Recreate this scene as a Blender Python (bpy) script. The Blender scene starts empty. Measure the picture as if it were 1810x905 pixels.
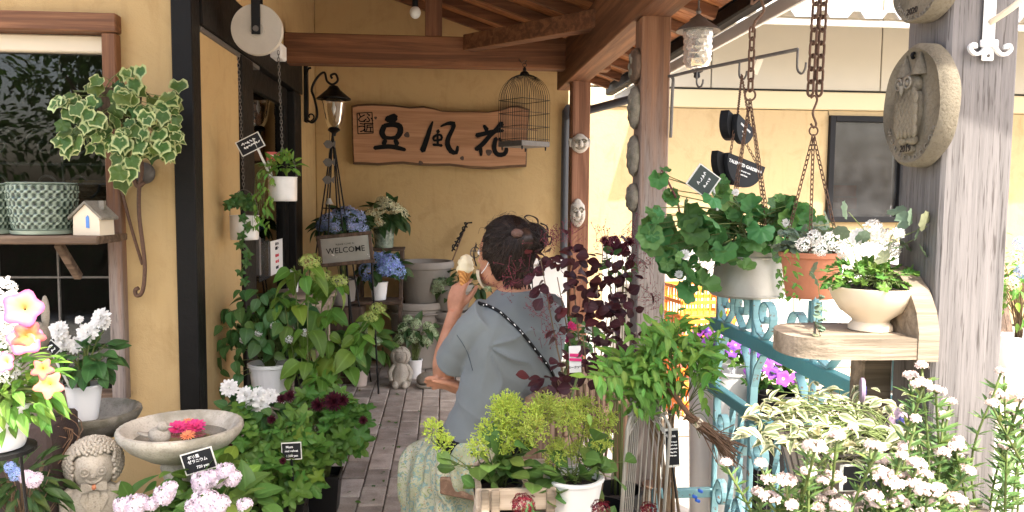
import bpy, math, random
import numpy as np
from mathutils import Vector, Matrix, noise
from mathutils.bvhtree import BVHTree
R = math.radians
V = Vector
scene = bpy.context.scene
COL = scene.collection
# ------------------------------------------------------------ camera, sky, sun, exposure
FPX = 1390.0                                   # focal length in pixels of the 1810 px wide photograph
CAM = V((0, 0, 1.35))
_a, _p, _r = math.atan(120 / 1390 * math.cos(R(4.4))), R(4.4), R(0.5)
FWD = V((math.sin(_a) * math.cos(_p), math.cos(_a) * math.cos(_p), -math.sin(_p)))
_rt0 = V((math.cos(_a), -math.sin(_a), 0)); _up0 = _rt0.cross(FWD)
RIGHT = _rt0 * math.cos(_r) + _up0 * math.sin(_r); UPV = RIGHT.cross(FWD)
cam = bpy.data.cameras.new('camera'); camo = bpy.data.objects.new('camera', cam); COL.objects.link(camo)
cam.sensor_width = 36; cam.lens = 36 * FPX / 1810; cam.clip_start = 0.05; cam.clip_end = 500
_M = Matrix((RIGHT, UPV, -FWD)).transposed().to_4x4(); _M.translation = CAM; camo.matrix_world = _M
scene.camera = camo
SUN_AZ, SUN_EL = R(152), R(56)                 # azimuth measured clockwise from +Y: sun behind and right of the viewer
world = bpy.data.worlds.new('World'); scene.world = world; world.use_nodes = True
wn = world.node_tree; wn.nodes.clear()
sky = wn.nodes.new('ShaderNodeTexSky'); sky.sky_type = 'NISHITA'; sky.sun_disc = False
sky.sun_elevation = SUN_EL; sky.sun_rotation = SUN_AZ; sky.air_density = 1.0; sky.dust_density = 5.0; sky.ozone_density = 0.3
bg = wn.nodes.new('ShaderNodeBackground'); bg.inputs[1].default_value = 0.15
wo = wn.nodes.new('ShaderNodeOutputWorld')
wn.links.new(sky.outputs[0], bg.inputs[0]); wn.links.new(bg.outputs[0], wo.inputs[0])
sun = bpy.data.lights.new('sun', 'SUN'); sun.energy = 2.3; sun.angle = R(0.6); sun.color = (1, .95, .86)
suno = bpy.data.objects.new('sun', sun); COL.objects.link(suno)
sd = V((math.sin(SUN_AZ) * math.cos(SUN_EL), math.cos(SUN_AZ) * math.cos(SUN_EL), math.sin(SUN_EL)))
suno.rotation_euler = sd.to_track_quat('Z', 'Y').to_euler()
scene.view_settings.view_transform = 'Standard'; scene.view_settings.look = 'None'
scene.view_settings.gamma = 1; scene.view_settings.use_curve_mapping = False
scene.view_settings.exposure = 2.22
scene.cycles.use_denoising = True
scene.cycles.max_bounces = 8; scene.cycles.diffuse_bounces = 5; scene.cycles.transparent_max_bounces = 16
scene.cycles.caustics_reflective = False; scene.cycles.caustics_refractive = False

def ray(px, py): return FWD + RIGHT * ((px - 905) / FPX) + UPV * ((452.5 - py) / FPX)
def P(px, py, y):
    d = ray(px, py); return CAM + d * (y / d.y)
def PX(px, py, x):
    d = ray(px, py); return CAM + d * (x / d.x)
def PZ(px, py, z):
    d = ray(px, py); return CAM + d * ((z - CAM.z) / d.z)
def S(n, y): return n * y / FPX                # size in metres of n photo pixels at depth y

# ------------------------------------------------------------ mesh builder
class MB:
    def __init__(s): s.v = []; s.f = []
    def add(s, vs, fs, M=None):
        n = len(s.v)
        s.v.extend([tuple(M @ V(v)) for v in vs] if M is not None else [tuple(v) for v in vs])
        s.f.extend([tuple(i + n for i in f) for f in fs]); return s
    def box(s, c, d, M=None, ch=0.0):
        hx, hy, hz = d[0] / 2, d[1] / 2, d[2] / 2; c = V(c)
        T = Matrix.Translation(c) @ (M.to_4x4() if M is not None else Matrix())
        if ch <= 0:
            vs = [(x * hx, y * hy, z * hz) for x in (-1, 1) for y in (-1, 1) for z in (-1, 1)]
            return s.add(vs, [(0, 1, 3, 2), (4, 6, 7, 5), (0, 4, 5, 1), (2, 3, 7, 6), (0, 2, 6, 4), (1, 5, 7, 3)], T)
        ch = min(ch, hx * .8, hy * .8, hz * .8); vs = []; idx = {}
        for x in (-1, 1):
            for y in (-1, 1):
                for z in (-1, 1):
                    for k in range(3):
                        p = [x * (hx - ch), y * (hy - ch), z * (hz - ch)]; p[k] = (x * hx, y * hy, z * hz)[k]
                        idx[(x, y, z, k)] = len(vs); vs.append(p)
        fs = []
        for k in range(3):
            a, b = [i for i in range(3) if i != k]
            for sg in (-1, 1):
                q = []
                for (u, w) in ((-1, -1), (1, -1), (1, 1), (-1, 1)):
                    t = [0, 0, 0]; t[k] = sg; t[a] = u; t[b] = w; q.append(idx[(t[0], t[1], t[2], k)])
                fs.append(q if (sg > 0) == (k != 1) else q[::-1])
            for u in (-1, 1):
                for w in (-1, 1):
                    q = []
                    for (sg, kk) in ((-1, a), (1, a), (1, b), (-1, b)):
                        t = [0, 0, 0]; t[a] = u; t[b] = w; t[k] = sg; q.append(idx[(t[0], t[1], t[2], kk)])
                    fs.append(q)
        for x in (-1, 1):
            for y in (-1, 1):
                for z in (-1, 1): fs.append([idx[(x, y, z, k)] for k in range(3)])
        return s.add(vs, fs, T)
    def beam(s, p0, p1, w, h, up=(0, 0, 1), ch=.004):
        p0, p1 = V(p0), V(p1); y = (p1 - p0); L = y.length; y.normalize()
        x = y.cross(V(up)).normalized(); z = x.cross(y)
        return s.box((p0 + p1) / 2, (w, L, h), Matrix((x, y, z)).transposed(), ch)
    def tube(s, pts, r, n=6, cap=True, closed=False, flat=None):
        pts = [V(p) for p in pts]; m = len(pts)
        rs = [r] * m if isinstance(r, (int, float)) else list(r)
        t0 = (pts[1] - pts[0]).normalized(); ref = V((0, 0, 1)) if abs(t0.z) < .9 else V((1, 0, 0))
        u = t0.cross(ref).normalized(); vs = []; fs = []
        for i in range(m):
            a = pts[i - 1] if (i or closed) else pts[i]; b = pts[(i + 1) % m] if (i < m - 1 or closed) else pts[i]
            t = (b - a).normalized() if (b - a).length > 1e-9 else t0
            u = (u - t * u.dot(t))
            u = u.normalized() if u.length > 1e-6 else t.orthogonal().normalized()
            w = t.cross(u)
            for k in range(n):
                an = 2 * math.pi * k / n
                vs.append(pts[i] + (u * math.cos(an) + w * math.sin(an)) * rs[i])
        for i in range(m if closed else m - 1):
            j = (i + 1) % m
            for k in range(n): fs.append((i * n + k, i * n + (k + 1) % n, j * n + (k + 1) % n, j * n + k))
        if cap and not closed:
            fs.append(tuple(range(n))[::-1]); fs.append(tuple((m - 1) * n + k for k in range(n)))
        return s.add(vs, fs)
    def ribbon(s, pts, wdir, w, t):                      # flat bar bent along pts, width along wdir
        pts = [V(p) for p in pts]; wd = V(wdir).normalized(); vs = []; fs = []; m = len(pts)
        for i in range(m):
            tg = (pts[min(i + 1, m - 1)] - pts[max(i - 1, 0)]).normalized(); nn = tg.cross(wd).normalized()
            for (a, b) in ((-1, -1), (1, -1), (1, 1), (-1, 1)): vs.append(pts[i] + wd * (a * w / 2) + nn * (b * t / 2))
        for i in range(m - 1):
            for k in range(4): fs.append((i * 4 + k, i * 4 + (k + 1) % 4, i * 4 + 4 + (k + 1) % 4, i * 4 + 4 + k))
        fs += [(3, 2, 1, 0), tuple((m - 1) * 4 + k for k in range(4))]
        return s.add(vs, fs)
    def lathe(s, prof, c=(0, 0, 0), n=24, M=None, rf=None, sq=None):
        vs = []; fs = []; c = V(c); m = len(prof)
        for i, (r, z) in enumerate(prof):
            for k in range(n):
                a = 2 * math.pi * k / n; rr = r * (rf(a, z, i) if rf else 1)
                q = V((rr * math.cos(a), rr * math.sin(a), z)); vs.append((M @ q if M is not None else q) + c)
        for i in range(m - 1):
            for k in range(n): fs.append((i * n + k, i * n + (k + 1) % n, (i + 1) * n + (k + 1) % n, (i + 1) * n + k))
        if prof[0][0] > 1e-4: fs.append(tuple(range(n))[::-1])
        if prof[-1][0] > 1e-4: fs.append(tuple((m - 1) * n + k for k in range(n)))
        return s.add(vs, fs)
    def ball(s, c, r, n=10, m=7, M=None, f=None):
        rx, ry, rz = (r, r, r) if isinstance(r, (int, float)) else r
        vs = []; fs = []; c = V(c)
        for i in range(m + 1):
            t = math.pi * i / m
            for k in range(n):
                a = 2 * math.pi * k / n
                d = V((math.sin(t) * math.cos(a), math.sin(t) * math.sin(a), math.cos(t)))
                q = V((d.x * rx, d.y * ry, d.z * rz)) * (f(d) if f else 1)
                vs.append(c + (M @ q if M is not None else q))
        for i in range(m):
            for k in range(n): fs.append((i * n + k, (i + 1) * n + k, (i + 1) * n + (k + 1) % n, i * n + (k + 1) % n))
        return s.add(vs, fs)
    def prism(s, poly, M, t):                            # 2-D outline extruded by t along +z of M, front face at z = t
        n = len(poly); vs = [(x, y, 0) for x, y in poly] + [(x, y, t) for x, y in poly]
        return s.add(vs, [tuple(range(n))[::-1], tuple(range(n, 2 * n))] + [(i, (i + 1) % n, n + (i + 1) % n, n + i) for i in range(n)], M)
    def mesh(s, name, mat=None, smooth=None, attr=None):
        me = bpy.data.meshes.new(name); me.from_pydata(s.v, [], s.f); 
        if mat is not None: me.materials.append(mat)
        if smooth is not None:
            me.polygons.foreach_set('use_smooth', [True] * len(me.polygons))
            me.set_sharp_from_angle(angle=R(smooth))
        if attr is not None:
            at = me.attributes.new('e', 'FLOAT', 'POINT'); at.data.foreach_set('value', attr)
        me.update(); return me
    def build(s, name, mat, parent=None, smooth=None, kind=None, label=None):
        off = origin(parent)
        if off.length > 0: s.v = [(x - off.x, y - off.y, z - off.z) for x, y, z in s.v]
        return obj(name, s.mesh(name, mat, smooth), parent, kind, label)

_org = {}
def origin(o):
    while o is not None and o.parent is not None: o = o.parent
    return _org.get(o.name, V((0, 0, 0))) if o is not None else V((0, 0, 0))
def obj(name, me, parent=None, kind=None, label=None):
    o = bpy.data.objects.new(name, me); COL.objects.link(o)
    if parent is not None: o.parent = parent
    if kind: o['kind'] = kind
    if label: o['label'] = label
    return o
def inst(name, me, parent, M):                           # a shared-mesh piece placed by a world matrix
    o = bpy.data.objects.new(name, me); COL.objects.link(o); o.parent = parent
    o.matrix_basis = Matrix.Translation(-origin(parent)) @ M
    return o
def thing(name, label, cat, loc=(0, 0, 0), group=None):
    o = bpy.data.objects.new(name, None); COL.objects.link(o); o.location = loc; o.empty_display_size = .05
    _org[o.name] = V(loc); o['label'] = label; o['category'] = cat
    if group: o['group'] = group
    return o
def tag(o, label, cat, group=None):
    o['label'] = label; o['category'] = cat
    if group: o['group'] = group
    return o
def struct(o): o['kind'] = 'structure'; return o
def bez(pts, n=24):                                      # Catmull-Rom through points
    pts = [V(p) for p in pts]; out = []
    q = [pts[0] * 2 - pts[1]] + pts + [pts[-1] * 2 - pts[-2]]
    seg = len(pts) - 1; k = max(2, n // seg)
    for i in range(seg):
        a, b, c, d = q[i], q[i + 1], q[i + 2], q[i + 3]
        for j in range(k):
            t = j / k
            out.append(.5 * ((2 * b) + (c - a) * t + (2 * a - 5 * b + 4 * c - d) * t * t + (3 * b - a - 3 * c + d) * t ** 3))
    out.append(pts[-1]); return out
def aim(pos, y, up=(0, 0, 1), s=1.0):                    # matrix: local +Y along y, local +Z as close as possible to up
    y = V(y).normalized(); x = y.cross(V(up))
    if x.length < 1e-4: x = y.orthogonal()
    x.normalize(); z = x.cross(y)
    M = Matrix((x, y, z)).transposed() * s
    M = M.to_4x4(); M.translation = V(pos); return M
def face_cam(pos, yaw=0, tilt=0):                        # local XY plane upright facing -Y (x right, y up, z towards viewer)
    return Matrix.Translation(V(pos)) @ Matrix.Rotation(yaw, 4, 'Z') @ Matrix.Rotation(R(90) + tilt, 4, 'X')
def spiral(c, u, w, r0, r1, a0, a1, n=18):
    c, u, w = V(c), V(u), V(w)
    return [c + (u * math.cos(a0 + (a1 - a0) * i / n) + w * math.sin(a0 + (a1 - a0) * i / n)) * (r0 + (r1 - r0) * i / n) for i in range(n + 1)]

# ------------------------------------------------------------ materials
def nodes_of(name):
    m = bpy.data.materials.new(name); m.use_nodes = True; nt = m.node_tree
    return m, nt, nt.nodes['Principled BSDF']
def nd(nt, typ, ins=None, **pr):
    n = nt.nodes.new(typ)
    for k, v in pr.items(): setattr(n, k, v)
    for k, v in (ins or {}).items():
        if hasattr(v, 'links'): nt.links.new(v, n.inputs[k])
        else: n.inputs[k].default_value = v
    return n
def c4(c): return (c[0], c[1], c[2], 1)
def ramp(nt, fac, stops):
    n = nt.nodes.new('ShaderNodeValToRGB'); nt.links.new(fac, n.inputs[0]); e = n.color_ramp.elements
    while len(e) < len(stops): e.new(.5)
    for i, (p, c) in enumerate(stops): e[i].position = p; e[i].color = c4(c)
    return n.outputs[0]
def mixc(nt, f, a, b, mode='MIX'):
    n = nt.nodes.new('ShaderNodeMix'); n.data_type = 'RGBA'; n.blend_type = mode
    for sock, v in ((n.inputs[0], f), (n.inputs[6], a), (n.inputs[7], b)):
        if hasattr(v, 'links'): nt.links.new(v, sock)
        else: sock.default_value = v if isinstance(v, (int, float)) else c4(v)
    return n.outputs[2]
def bump(nt, bs, h, st=.3, dist=.01):
    b = nd(nt, 'ShaderNodeBump', {'Height': h, 'Strength': st, 'Distance': dist}); nt.links.new(b.outputs[0], bs.inputs['Normal']); return b
def coords(nt, scale=(1, 1, 1), out='Object'):
    t = nt.nodes.new('ShaderNodeTexCoord'); m = nd(nt, 'ShaderNodeMapping', {'Vector': t.outputs[out], 'Scale': scale}); return m.outputs[0]
def noi(nt, vec, sc, det=4, rough=.55, dist=0.0):
    return nd(nt, 'ShaderNodeTexNoise', {'Vector': vec, 'Scale': sc, 'Detail': det, 'Roughness': rough, 'Distortion': dist}).outputs[0]
def rnd(nt): return nt.nodes.new('ShaderNodeObjectInfo').outputs['Random']
def plain(name, col, rough=.5, metal=0.0, var=.15, bumps=.0, sc=30, spec=.5):
    m, nt, b = nodes_of(name); n = noi(nt, coords(nt), sc, 5)
    c = mixc(nt, n, [x * (1 - var) for x in col], [min(1, x * (1 + var)) for x in col])
    nt.links.new(c, b.inputs['Base Color']); b.inputs['Metallic'].default_value = metal
    r = nd(nt, 'ShaderNodeMapRange', {0: n, 3: max(0, rough - .1), 4: min(1, rough + .1)}); nt.links.new(r.outputs[0], b.inputs['Roughness'])
    b.inputs['Specular IOR Level'].default_value = spec
    if bumps: bump(nt, b, noi(nt, coords(nt), sc * 3, 5), bumps)
    return m
def stucco(name, col):
    m, nt, b = nodes_of(name); v = coords(nt)
    n1 = noi(nt, v, 1.3, 5); n2 = noi(nt, v, 180, 3); n3 = noi(nt, coords(nt, (6, 6, .7)), 3, 5)
    c = mixc(nt, n1, [x * .9 for x in col], [min(1, x * 1.06) for x in col])
    st = ramp(nt, n3, [(.55, (1, 1, 1)), (.8, (.86, .83, .78))]); c = mixc(nt, .8, c, st, 'MULTIPLY')
    n4 = noi(nt, v, 5.5, 6, .65, .8); c = mixc(nt, .7, c, ramp(nt, n4, [(.3, (.84, .81, .76)), (.5, (1, 1, 1)), (.72, (1, .98, .94))]), 'MULTIPLY')
    nt.links.new(c, b.inputs['Base Color']); b.inputs['Roughness'].default_value = .92; b.inputs['Specular IOR Level'].default_value = .2
    hh = nd(nt, 'ShaderNodeMath', {0: noi(nt, v, 22, 4, .6, .5), 1: 2.2, 2: n2}, operation='MULTIPLY_ADD').outputs[0]; bump(nt, b, hh, .4, .004); return m
def wood(name, c1, c2, axis=2, rough=.6, crack=.0, knots=True, grain=1.0, grey=None):
    m, nt, b = nodes_of(name); sc = [26 * grain] * 3; sc[axis] = 1.1 * grain
    t = nt.nodes.new('ShaderNodeTexCoord'); rr = rnd(nt)
    off = nd(nt, 'ShaderNodeVectorMath', {0: t.outputs['Object'], 1: nd(nt, 'ShaderNodeCombineXYZ', {0: rr, 1: rr, 2: rr}).outputs[0]}, operation='ADD').outputs[0]
    v = nd(nt, 'ShaderNodeMapping', {'Vector': off, 'Scale': sc}).outputs[0]
    n = noi(nt, v, 1.0, 7, .62, .6); n2 = noi(nt, v, 4.5, 5, .6)
    c = ramp(nt, n, [(.28, [x * .72 for x in c1]), (.45, c1), (.62, c2), (.8, [x * .8 for x in c2])])
    fine = ramp(nt, n2, [(.3, (.7, .66, .62)), (.6, (1, 1, 1))]); c = mixc(nt, .55, c, fine, 'MULTIPLY')
    if knots:
        ks = [3.0] * 3; ks[axis] = 1.2
        vo = nd(nt, 'ShaderNodeTexVoronoi', {'Vector': nd(nt, 'ShaderNodeMapping', {'Vector': off, 'Scale': ks}).outputs[0], 'Scale': 2.0})
        k = ramp(nt, vo.outputs['Distance'], [(.03, (.28, .2, .15)), (.09, (1, 1, 1))]); c = mixc(nt, .8, c, k, 'MULTIPLY')
    if grey:                                             # (colour, z_low, z_high): silvered by weather below z_low
        sx = nd(nt, 'ShaderNodeSeparateXYZ', {0: t.outputs['Object']}).outputs[2]
        jit = nd(nt, 'ShaderNodeMath', {0: n, 1: .9, 2: sx}, operation='MULTIPLY_ADD').outputs[0]
        f = nd(nt, 'ShaderNodeMapRange', {0: jit, 1: grey[1] + .45, 2: grey[2] + .45, 3: 1.0, 4: 0.0}).outputs[0]
        n5 = noi(nt, v, 1.6, 6, .7, .4); n6 = noi(nt, v, 11, 3, .6)
        g = ramp(nt, n5, [(.3, [x * .62 for x in grey[0]]), (.5, grey[0]), (.72, [min(1, x * 1.2) for x in grey[0]])])
        g = mixc(nt, .75, g, ramp(nt, n6, [(.34, (.25, .22, .2)), (.42, (.9, .9, .9)), (.6, (1, 1, 1))]), 'MULTIPLY')
        if knots: g = mixc(nt, .6, g, k, 'MULTIPLY')
        c = mixc(nt, f, c, g)
    v2 = nd(nt, 'ShaderNodeMix', {0: rr, 2: .86, 3: 1.12}, data_type='FLOAT').outputs[0]
    h = nd(nt, 'ShaderNodeHueSaturation', {'Color': c, 'Value': v2}).outputs[0]
    nt.links.new(h, b.inputs['Base Color']); b.inputs['Roughness'].default_value = rough; b.inputs['Specular IOR Level'].default_value = .3
    bump(nt, b, n2, .35 + crack, .004); return m
def stone(name, col, sc=30, dark=.55, bst=.5, moss=None):
    m, nt, b = nodes_of(name); v = coords(nt); n = noi(nt, v, sc * .25, 6); n2 = noi(nt, v, sc * 6, 4, .7)
    c = ramp(nt, n, [(.3, [x * dark for x in col]), (.55, col), (.75, [min(1, x * 1.18) for x in col])])
    sp = ramp(nt, n2, [(.35, (.6, .58, .55)), (.5, (1, 1, 1))]); c = mixc(nt, .6, c, sp, 'MULTIPLY')
    if moss: c = mixc(nt, ramp(nt, noi(nt, v, sc * .4, 5), [(.47, (0, 0, 0)), (.64, (.85, .85, .85))]), c, moss)
    nt.links.new(c, b.inputs['Base Color']); b.inputs['Roughness'].default_value = .9; b.inputs['Specular IOR Level'].default_value = .25
    bump(nt, b, n2, bst, .004); return m
def leafmat(name, col, edge=None, e0=.7, e1=.85, var=.22, hue=.02, rough=.42, trans=.28, vein=.25, back=None):
    m, nt, b = nodes_of(name)
    geo = nt.nodes.new('ShaderNodeNewGeometry')
    q = nd(nt, 'ShaderNodeMath', {0: rnd(nt), 1: geo.outputs['Random Per Island']}, operation='ADD').outputs[0]
    q = nd(nt, 'ShaderNodeMath', {0: q}, operation='FRACT').outputs[0]
    q2 = nd(nt, 'ShaderNodeMath', {0: nd(nt, 'ShaderNodeMath', {0: q, 1: 7.31}, operation='MULTIPLY').outputs[0]}, operation='FRACT').outputs[0]
    at = nt.nodes.new('ShaderNodeAttribute'); at.attribute_name = 'e'; e = at.outputs['Fac']
    n = noi(nt, coords(nt), 6, 4)
    c = mixc(nt, n, [x * .82 for x in col], [min(1, x * 1.15) for x in col])
    if edge is not None:
        e2 = nd(nt, 'ShaderNodeMath', {0: noi(nt, coords(nt), 3.2, 3), 1: .8, 2: e}, operation='MULTIPLY_ADD').outputs[0]
        e2 = nd(nt, 'ShaderNodeMath', {0: q2, 1: .3, 2: e2}, operation='MULTIPLY_ADD').outputs[0]
        c = mixc(nt, nd(nt, 'ShaderNodeMapRange', {0: e2, 1: e0 + .55, 2: e1 + .55}).outputs[0], c, edge)
    if vein:
        c = mixc(nt, nd(nt, 'ShaderNodeMapRange', {0: e, 1: .0, 2: .16, 3: vein, 4: 0.0}).outputs[0], c, [min(1, x * 2 + .05) for x in col])
    h = nd(nt, 'ShaderNodeHueSaturation', {'Color': c,
        'Hue': nd(nt, 'ShaderNodeMapRange', {0: q2, 3: .5 - hue, 4: .5 + hue}).outputs[0],
        'Value': nd(nt, 'ShaderNodeMapRange', {0: q, 3: 1 - var, 4: 1 + var}).outputs[0]}).outputs[0]
    q3 = nd(nt, 'ShaderNodeMath', {0: nd(nt, 'ShaderNodeMath', {0: q, 1: 13.7}, operation='MULTIPLY').outputs[0]}, operation='FRACT').outputs[0]
    h = mixc(nt, nd(nt, 'ShaderNodeMapRange', {0: q3, 1: .86, 2: 1.0, 3: 0.0, 4: .55}).outputs[0], h, [min(1, col[0] * 2.2), min(1, col[1] * 1.35), col[2]])
    nt.links.new(h, b.inputs['Base Color']); b.inputs['Roughness'].default_value = rough; b.inputs['Specular IOR Level'].default_value = .22
    tr = nd(nt, 'ShaderNodeBsdfTranslucent', {'Color': mixc(nt, .35, h, (.9, 1.0, .3), 'MULTIPLY')})
    mx = nd(nt, 'ShaderNodeMixShader', {0: trans, 1: b.outputs[0], 2: tr.outputs[0]})
    nt.links.new(mx.outputs[0], nt.nodes['Material Output'].inputs[0]); return m
def glassmat(name, tint=(.8, .82, .82), refl=1.5, rough=.0, dirt=0.0):
    m, nt, b = nodes_of(name); nt.nodes.remove(b)
    fr = nd(nt, 'ShaderNodeFresnel', {'IOR': refl}).outputs[0]
    g = nd(nt, 'ShaderNodeBsdfGlossy', {'Color': (1, 1, 1, 1), 'Roughness': rough})
    t = nd(nt, 'ShaderNodeBsdfTransparent', {'Color': c4(tint)})
    mx = nd(nt, 'ShaderNodeMixShader', {0: fr, 1: t.outputs[0], 2: g.outputs[0]}); out = mx.outputs[0]
    if dirt:
        d = nd(nt, 'ShaderNodeBsdfDiffuse', {'Color': (.6, .6, .58, 1)})
        f = nd(nt, 'ShaderNodeMapRange', {0: noi(nt, coords(nt), 5, 5), 1: .4, 2: .8, 3: dirt * .3, 4: dirt}).outputs[0]
        out = nd(nt, 'ShaderNodeMixShader', {0: f, 1: out, 2: d.outputs[0]}).outputs[0]
    nt.links.new(out, nt.nodes['Material Output'].inputs[0]); return m

M = {}
M['stucco'] = stucco('yellow_stucco', (.52, .365, .175))
M['stucco_far'] = stucco('pale_yellow_render', (.47, .345, .185))
M['siding'] = plain('cream_siding', (.47, .42, .33), .6, var=.05, sc=3)
M['strip'] = plain('yellow_strip', (.55, .45, .27), .5, var=.04, sc=3)
M['black_wood'] = plain('black_stained_timber', (.007, .006, .005), .55, var=.4, bumps=.25, sc=14, spec=.2)
M['cedarX'] = wood('red_cedar_x', (.135, .056, .025), (.235, .102, .045), 0, .65)
M['cedarY'] = wood('red_cedar_y', (.135, .056, .025), (.235, .102, .045), 1, .65)
M['cedarZ'] = wood('red_cedar_z', (.145, .06, .03), (.245, .108, .05), 2, .6)
M['plank'] = wood('roof_boards', (.34, .13, .05), (.52, .23, .09), 0, .55)
M['postfar'] = wood('post_far', (.17, .075, .04), (.27, .13, .075), 2, .65, .2)
M['postmid'] = wood('post_mid', (.20, .09, .045), (.30, .15, .08), 2, .7, .3, grey=((.24, .205, .18), 1.25, 2.0))
M['postnear'] = wood('post_near', (.10, .065, .045), (.16, .11, .08), 2, .8, .4, knots=True, grey=((.155, .142, .137), 1.75, 2.1))
M['frame'] = wood('window_frame_wood', (.15, .065, .03), (.26, .12, .055), 2, .6, grey=((.27, .22, .19), .75, 1.35))
M['frameX'] = wood('window_head_wood', (.15, .065, .03), (.26, .12, .055), 0, .6)
M['sill'] = wood('shelf_wood', (.13, .085, .055), (.25, .17, .115), 0, .75, .2)
M['bench'] = wood('bench_wood', (.20, .12, .075), (.36, .235, .155), 1, .75, .2)
M['benchZ'] = wood('bench_wood_z', (.20, .12, .075), (.36, .235, .155), 2, .75, .2)
M['shelf'] = wood('pale_shelf_wood', (.20, .16, .115), (.36, .29, .215), 0, .75, .3)
M['white_wood'] = wood('white_boards', (.62, .60, .55), (.80, .78, .74), 2, .7, knots=False)
M['pale_wood'] = wood('pale_weathered_boards', (.45, .36, .27), (.62, .52, .41), 0, .8)
M['dark_wood'] = wood('dark_old_wood', (.07, .045, .03), (.14, .09, .06), 2, .7)
M['sign_wood'] = wood('sign_slab', (.33, .165, .08), (.44, .235, .125), 0, .45, knots=True, grain=.6)
M['sign_edge'] = wood('sign_bark_edge', (.10, .055, .03), (.17, .10, .05), 0, .7)
M['twig'] = plain('twig_brown', (.16, .09, .05), .8, var=.35)
M['stem'] = plain('green_stem', (.12, .16, .04), .6, var=.3)
M['stem_brown'] = plain('brown_stem', (.17, .11, .06), .7, var=.3)
M['stem_red'] = plain('red_stem', (.14, .045, .04), .7, var=.3)
M['soil'] = plain('potting_soil', (.03, .02, .014), .95, var=.6, bumps=.8, sc=60)
M['stone'] = stone('garden_stone', (.44, .40, .33), 26)
M['stone_w'] = stone('pale_birdbath_stone', (.50, .46, .38), 22, moss=(.26, .24, .18))
M['stone_d'] = stone('old_dark_stone', (.28, .25, .20), 30, moss=(.12, .11, .075))
M['stone_owl'] = stone('plaque_stone', (.21, .18, .13), 34, .45, .8)
M['mask'] = stone('mask_plaster', (.50, .46, .40), 40, .7, .3)
M['iron'] = plain('black_iron', (.008, .0075, .007), .5, .3, var=.4, bumps=.2, sc=60, spec=.3)
M['iron_grey'] = plain('old_grey_iron', (.16, .145, .13), .6, .6, var=.35, bumps=.3, sc=60)
M['rust'] = plain('rusty_iron', (.15, .085, .055), .75, .45, var=.5, bumps=.4, sc=90)
M['turq'] = plain('turquoise_paint', (.17, .42, .45), .55, 0, var=.2, bumps=.12, sc=25)
def worn_paint(name, col):
    m, nt, b = nodes_of(name); v = coords(nt); n = noi(nt, v, 18, 5); c = mixc(nt, n, [x * .8 for x in col], [min(1, x * 1.2) for x in col])
    r_ = noi(nt, v, 55, 5, .65); f = ramp(nt, r_, [(.60, (0, 0, 0)), (.66, (1, 1, 1))]); c = mixc(nt, f, c, (.17, .09, .05)); nt.links.new(c, b.inputs['Base Color'])
    b.inputs['Roughness'].default_value = .6; bump(nt, b, r_, .35, .002); return m
M['turq'] = worn_paint('chipped_turquoise', (.19, .37, .39))
M['teal'] = plain('teal_paint', (.09, .28, .29), .55, 0, var=.12, bumps=.12, sc=25)
M['galv'] = plain('galvanised_tin', (.62, .60, .57), .48, .35, var=.2, bumps=.08, sc=22)
M['zinc'] = plain('weathered_zinc', (.40, .38, .33), .6, .35, var=.22, bumps=.12, sc=14)
M['terra'] = plain('terracotta', (.45, .17, .085), .85, 0, var=.2, bumps=.15, sc=16)
M['cream'] = plain('cream_ceramic', (.74, .63, .47), .35, 0, var=.06, sc=8)
M['wplastic'] = plain('white_plastic', (.80, .79, .77), .4, 0, var=.03, sc=5)
M['bplastic'] = plain('black_plastic', (.007, .007, .0075), .45, 0, var=.2, spec=.25)
M['pinkpot'] = plain('pale_clay', (.60, .50, .43), .8, 0, var=.08)
M['greypot'] = plain('grey_clay', (.28, .25, .215), .85, 0, var=.12, bumps=.15, sc=14)
M['black'] = plain('matt_black', (.007, .007, .008), .6, 0, var=.2, spec=.2)
M['slate'] = plain('chalkboard', (.014, .015, .017), .7, 0, var=.3, sc=18, spec=.25)
M['white'] = plain('white_paint', (.80, .79, .76), .55, 0, var=.04, sc=8)
M['chalk'] = plain('chalk_white', (.85, .85, .83), .8, 0, var=.05)
M['ink'] = plain('black_ink', (.003, .003, .003), .6, 0, var=.2, spec=.15)
M['red'] = plain('red_print', (.65, .04, .06), .6, 0, var=.1)
M['pinkprint'] = plain('magenta_print', (.70, .03, .18), .6, 0, var=.1)
M['clearp'] = plain('pale_translucent_plastic', (.66, .66, .60), .35, 0, var=.05)
M['dial'] = plain('pulley_disc', (.50, .46, .39), .75, 0, var=.1, bumps=.2, sc=12)
M['pipe'] = plain('dark_drain_pipe', (.05, .052, .06), .35, 0, var=.15)
M['pipe_l'] = plain('grey_gutter', (.30, .31, .34), .4, 0, var=.1)
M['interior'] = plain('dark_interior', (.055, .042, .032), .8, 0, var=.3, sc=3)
M['wicker'] = plain('wicker', (.20, .13, .07), .8, 0, var=.4, bumps=.5, sc=40)
M['orange'] = plain('orange_plastic', (.90, .25, .02), .4, 0, var=.06)
M['yellow'] = plain('yellow_plastic', (.85, .55, .08), .4, 0, var=.06)
M['blue_clip'] = plain('blue_plastic', (.02, .12, .55), .4, 0, var=.05)
M['glass'] = glassmat('window_glass', (.72, .74, .73), 1.42, 0.0)
M['glass_clear'] = glassmat('clear_lamp_glass', (.9, .9, .88), 1.5, .02)
M['glass_grey'] = glassmat('grey_dusty_glass', (.40, .40, .42), 1.4, .1, .10)
M['bulb'] = plain('frosted_bulb', (.80, .80, .76), .3, 0, var=.03)
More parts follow.
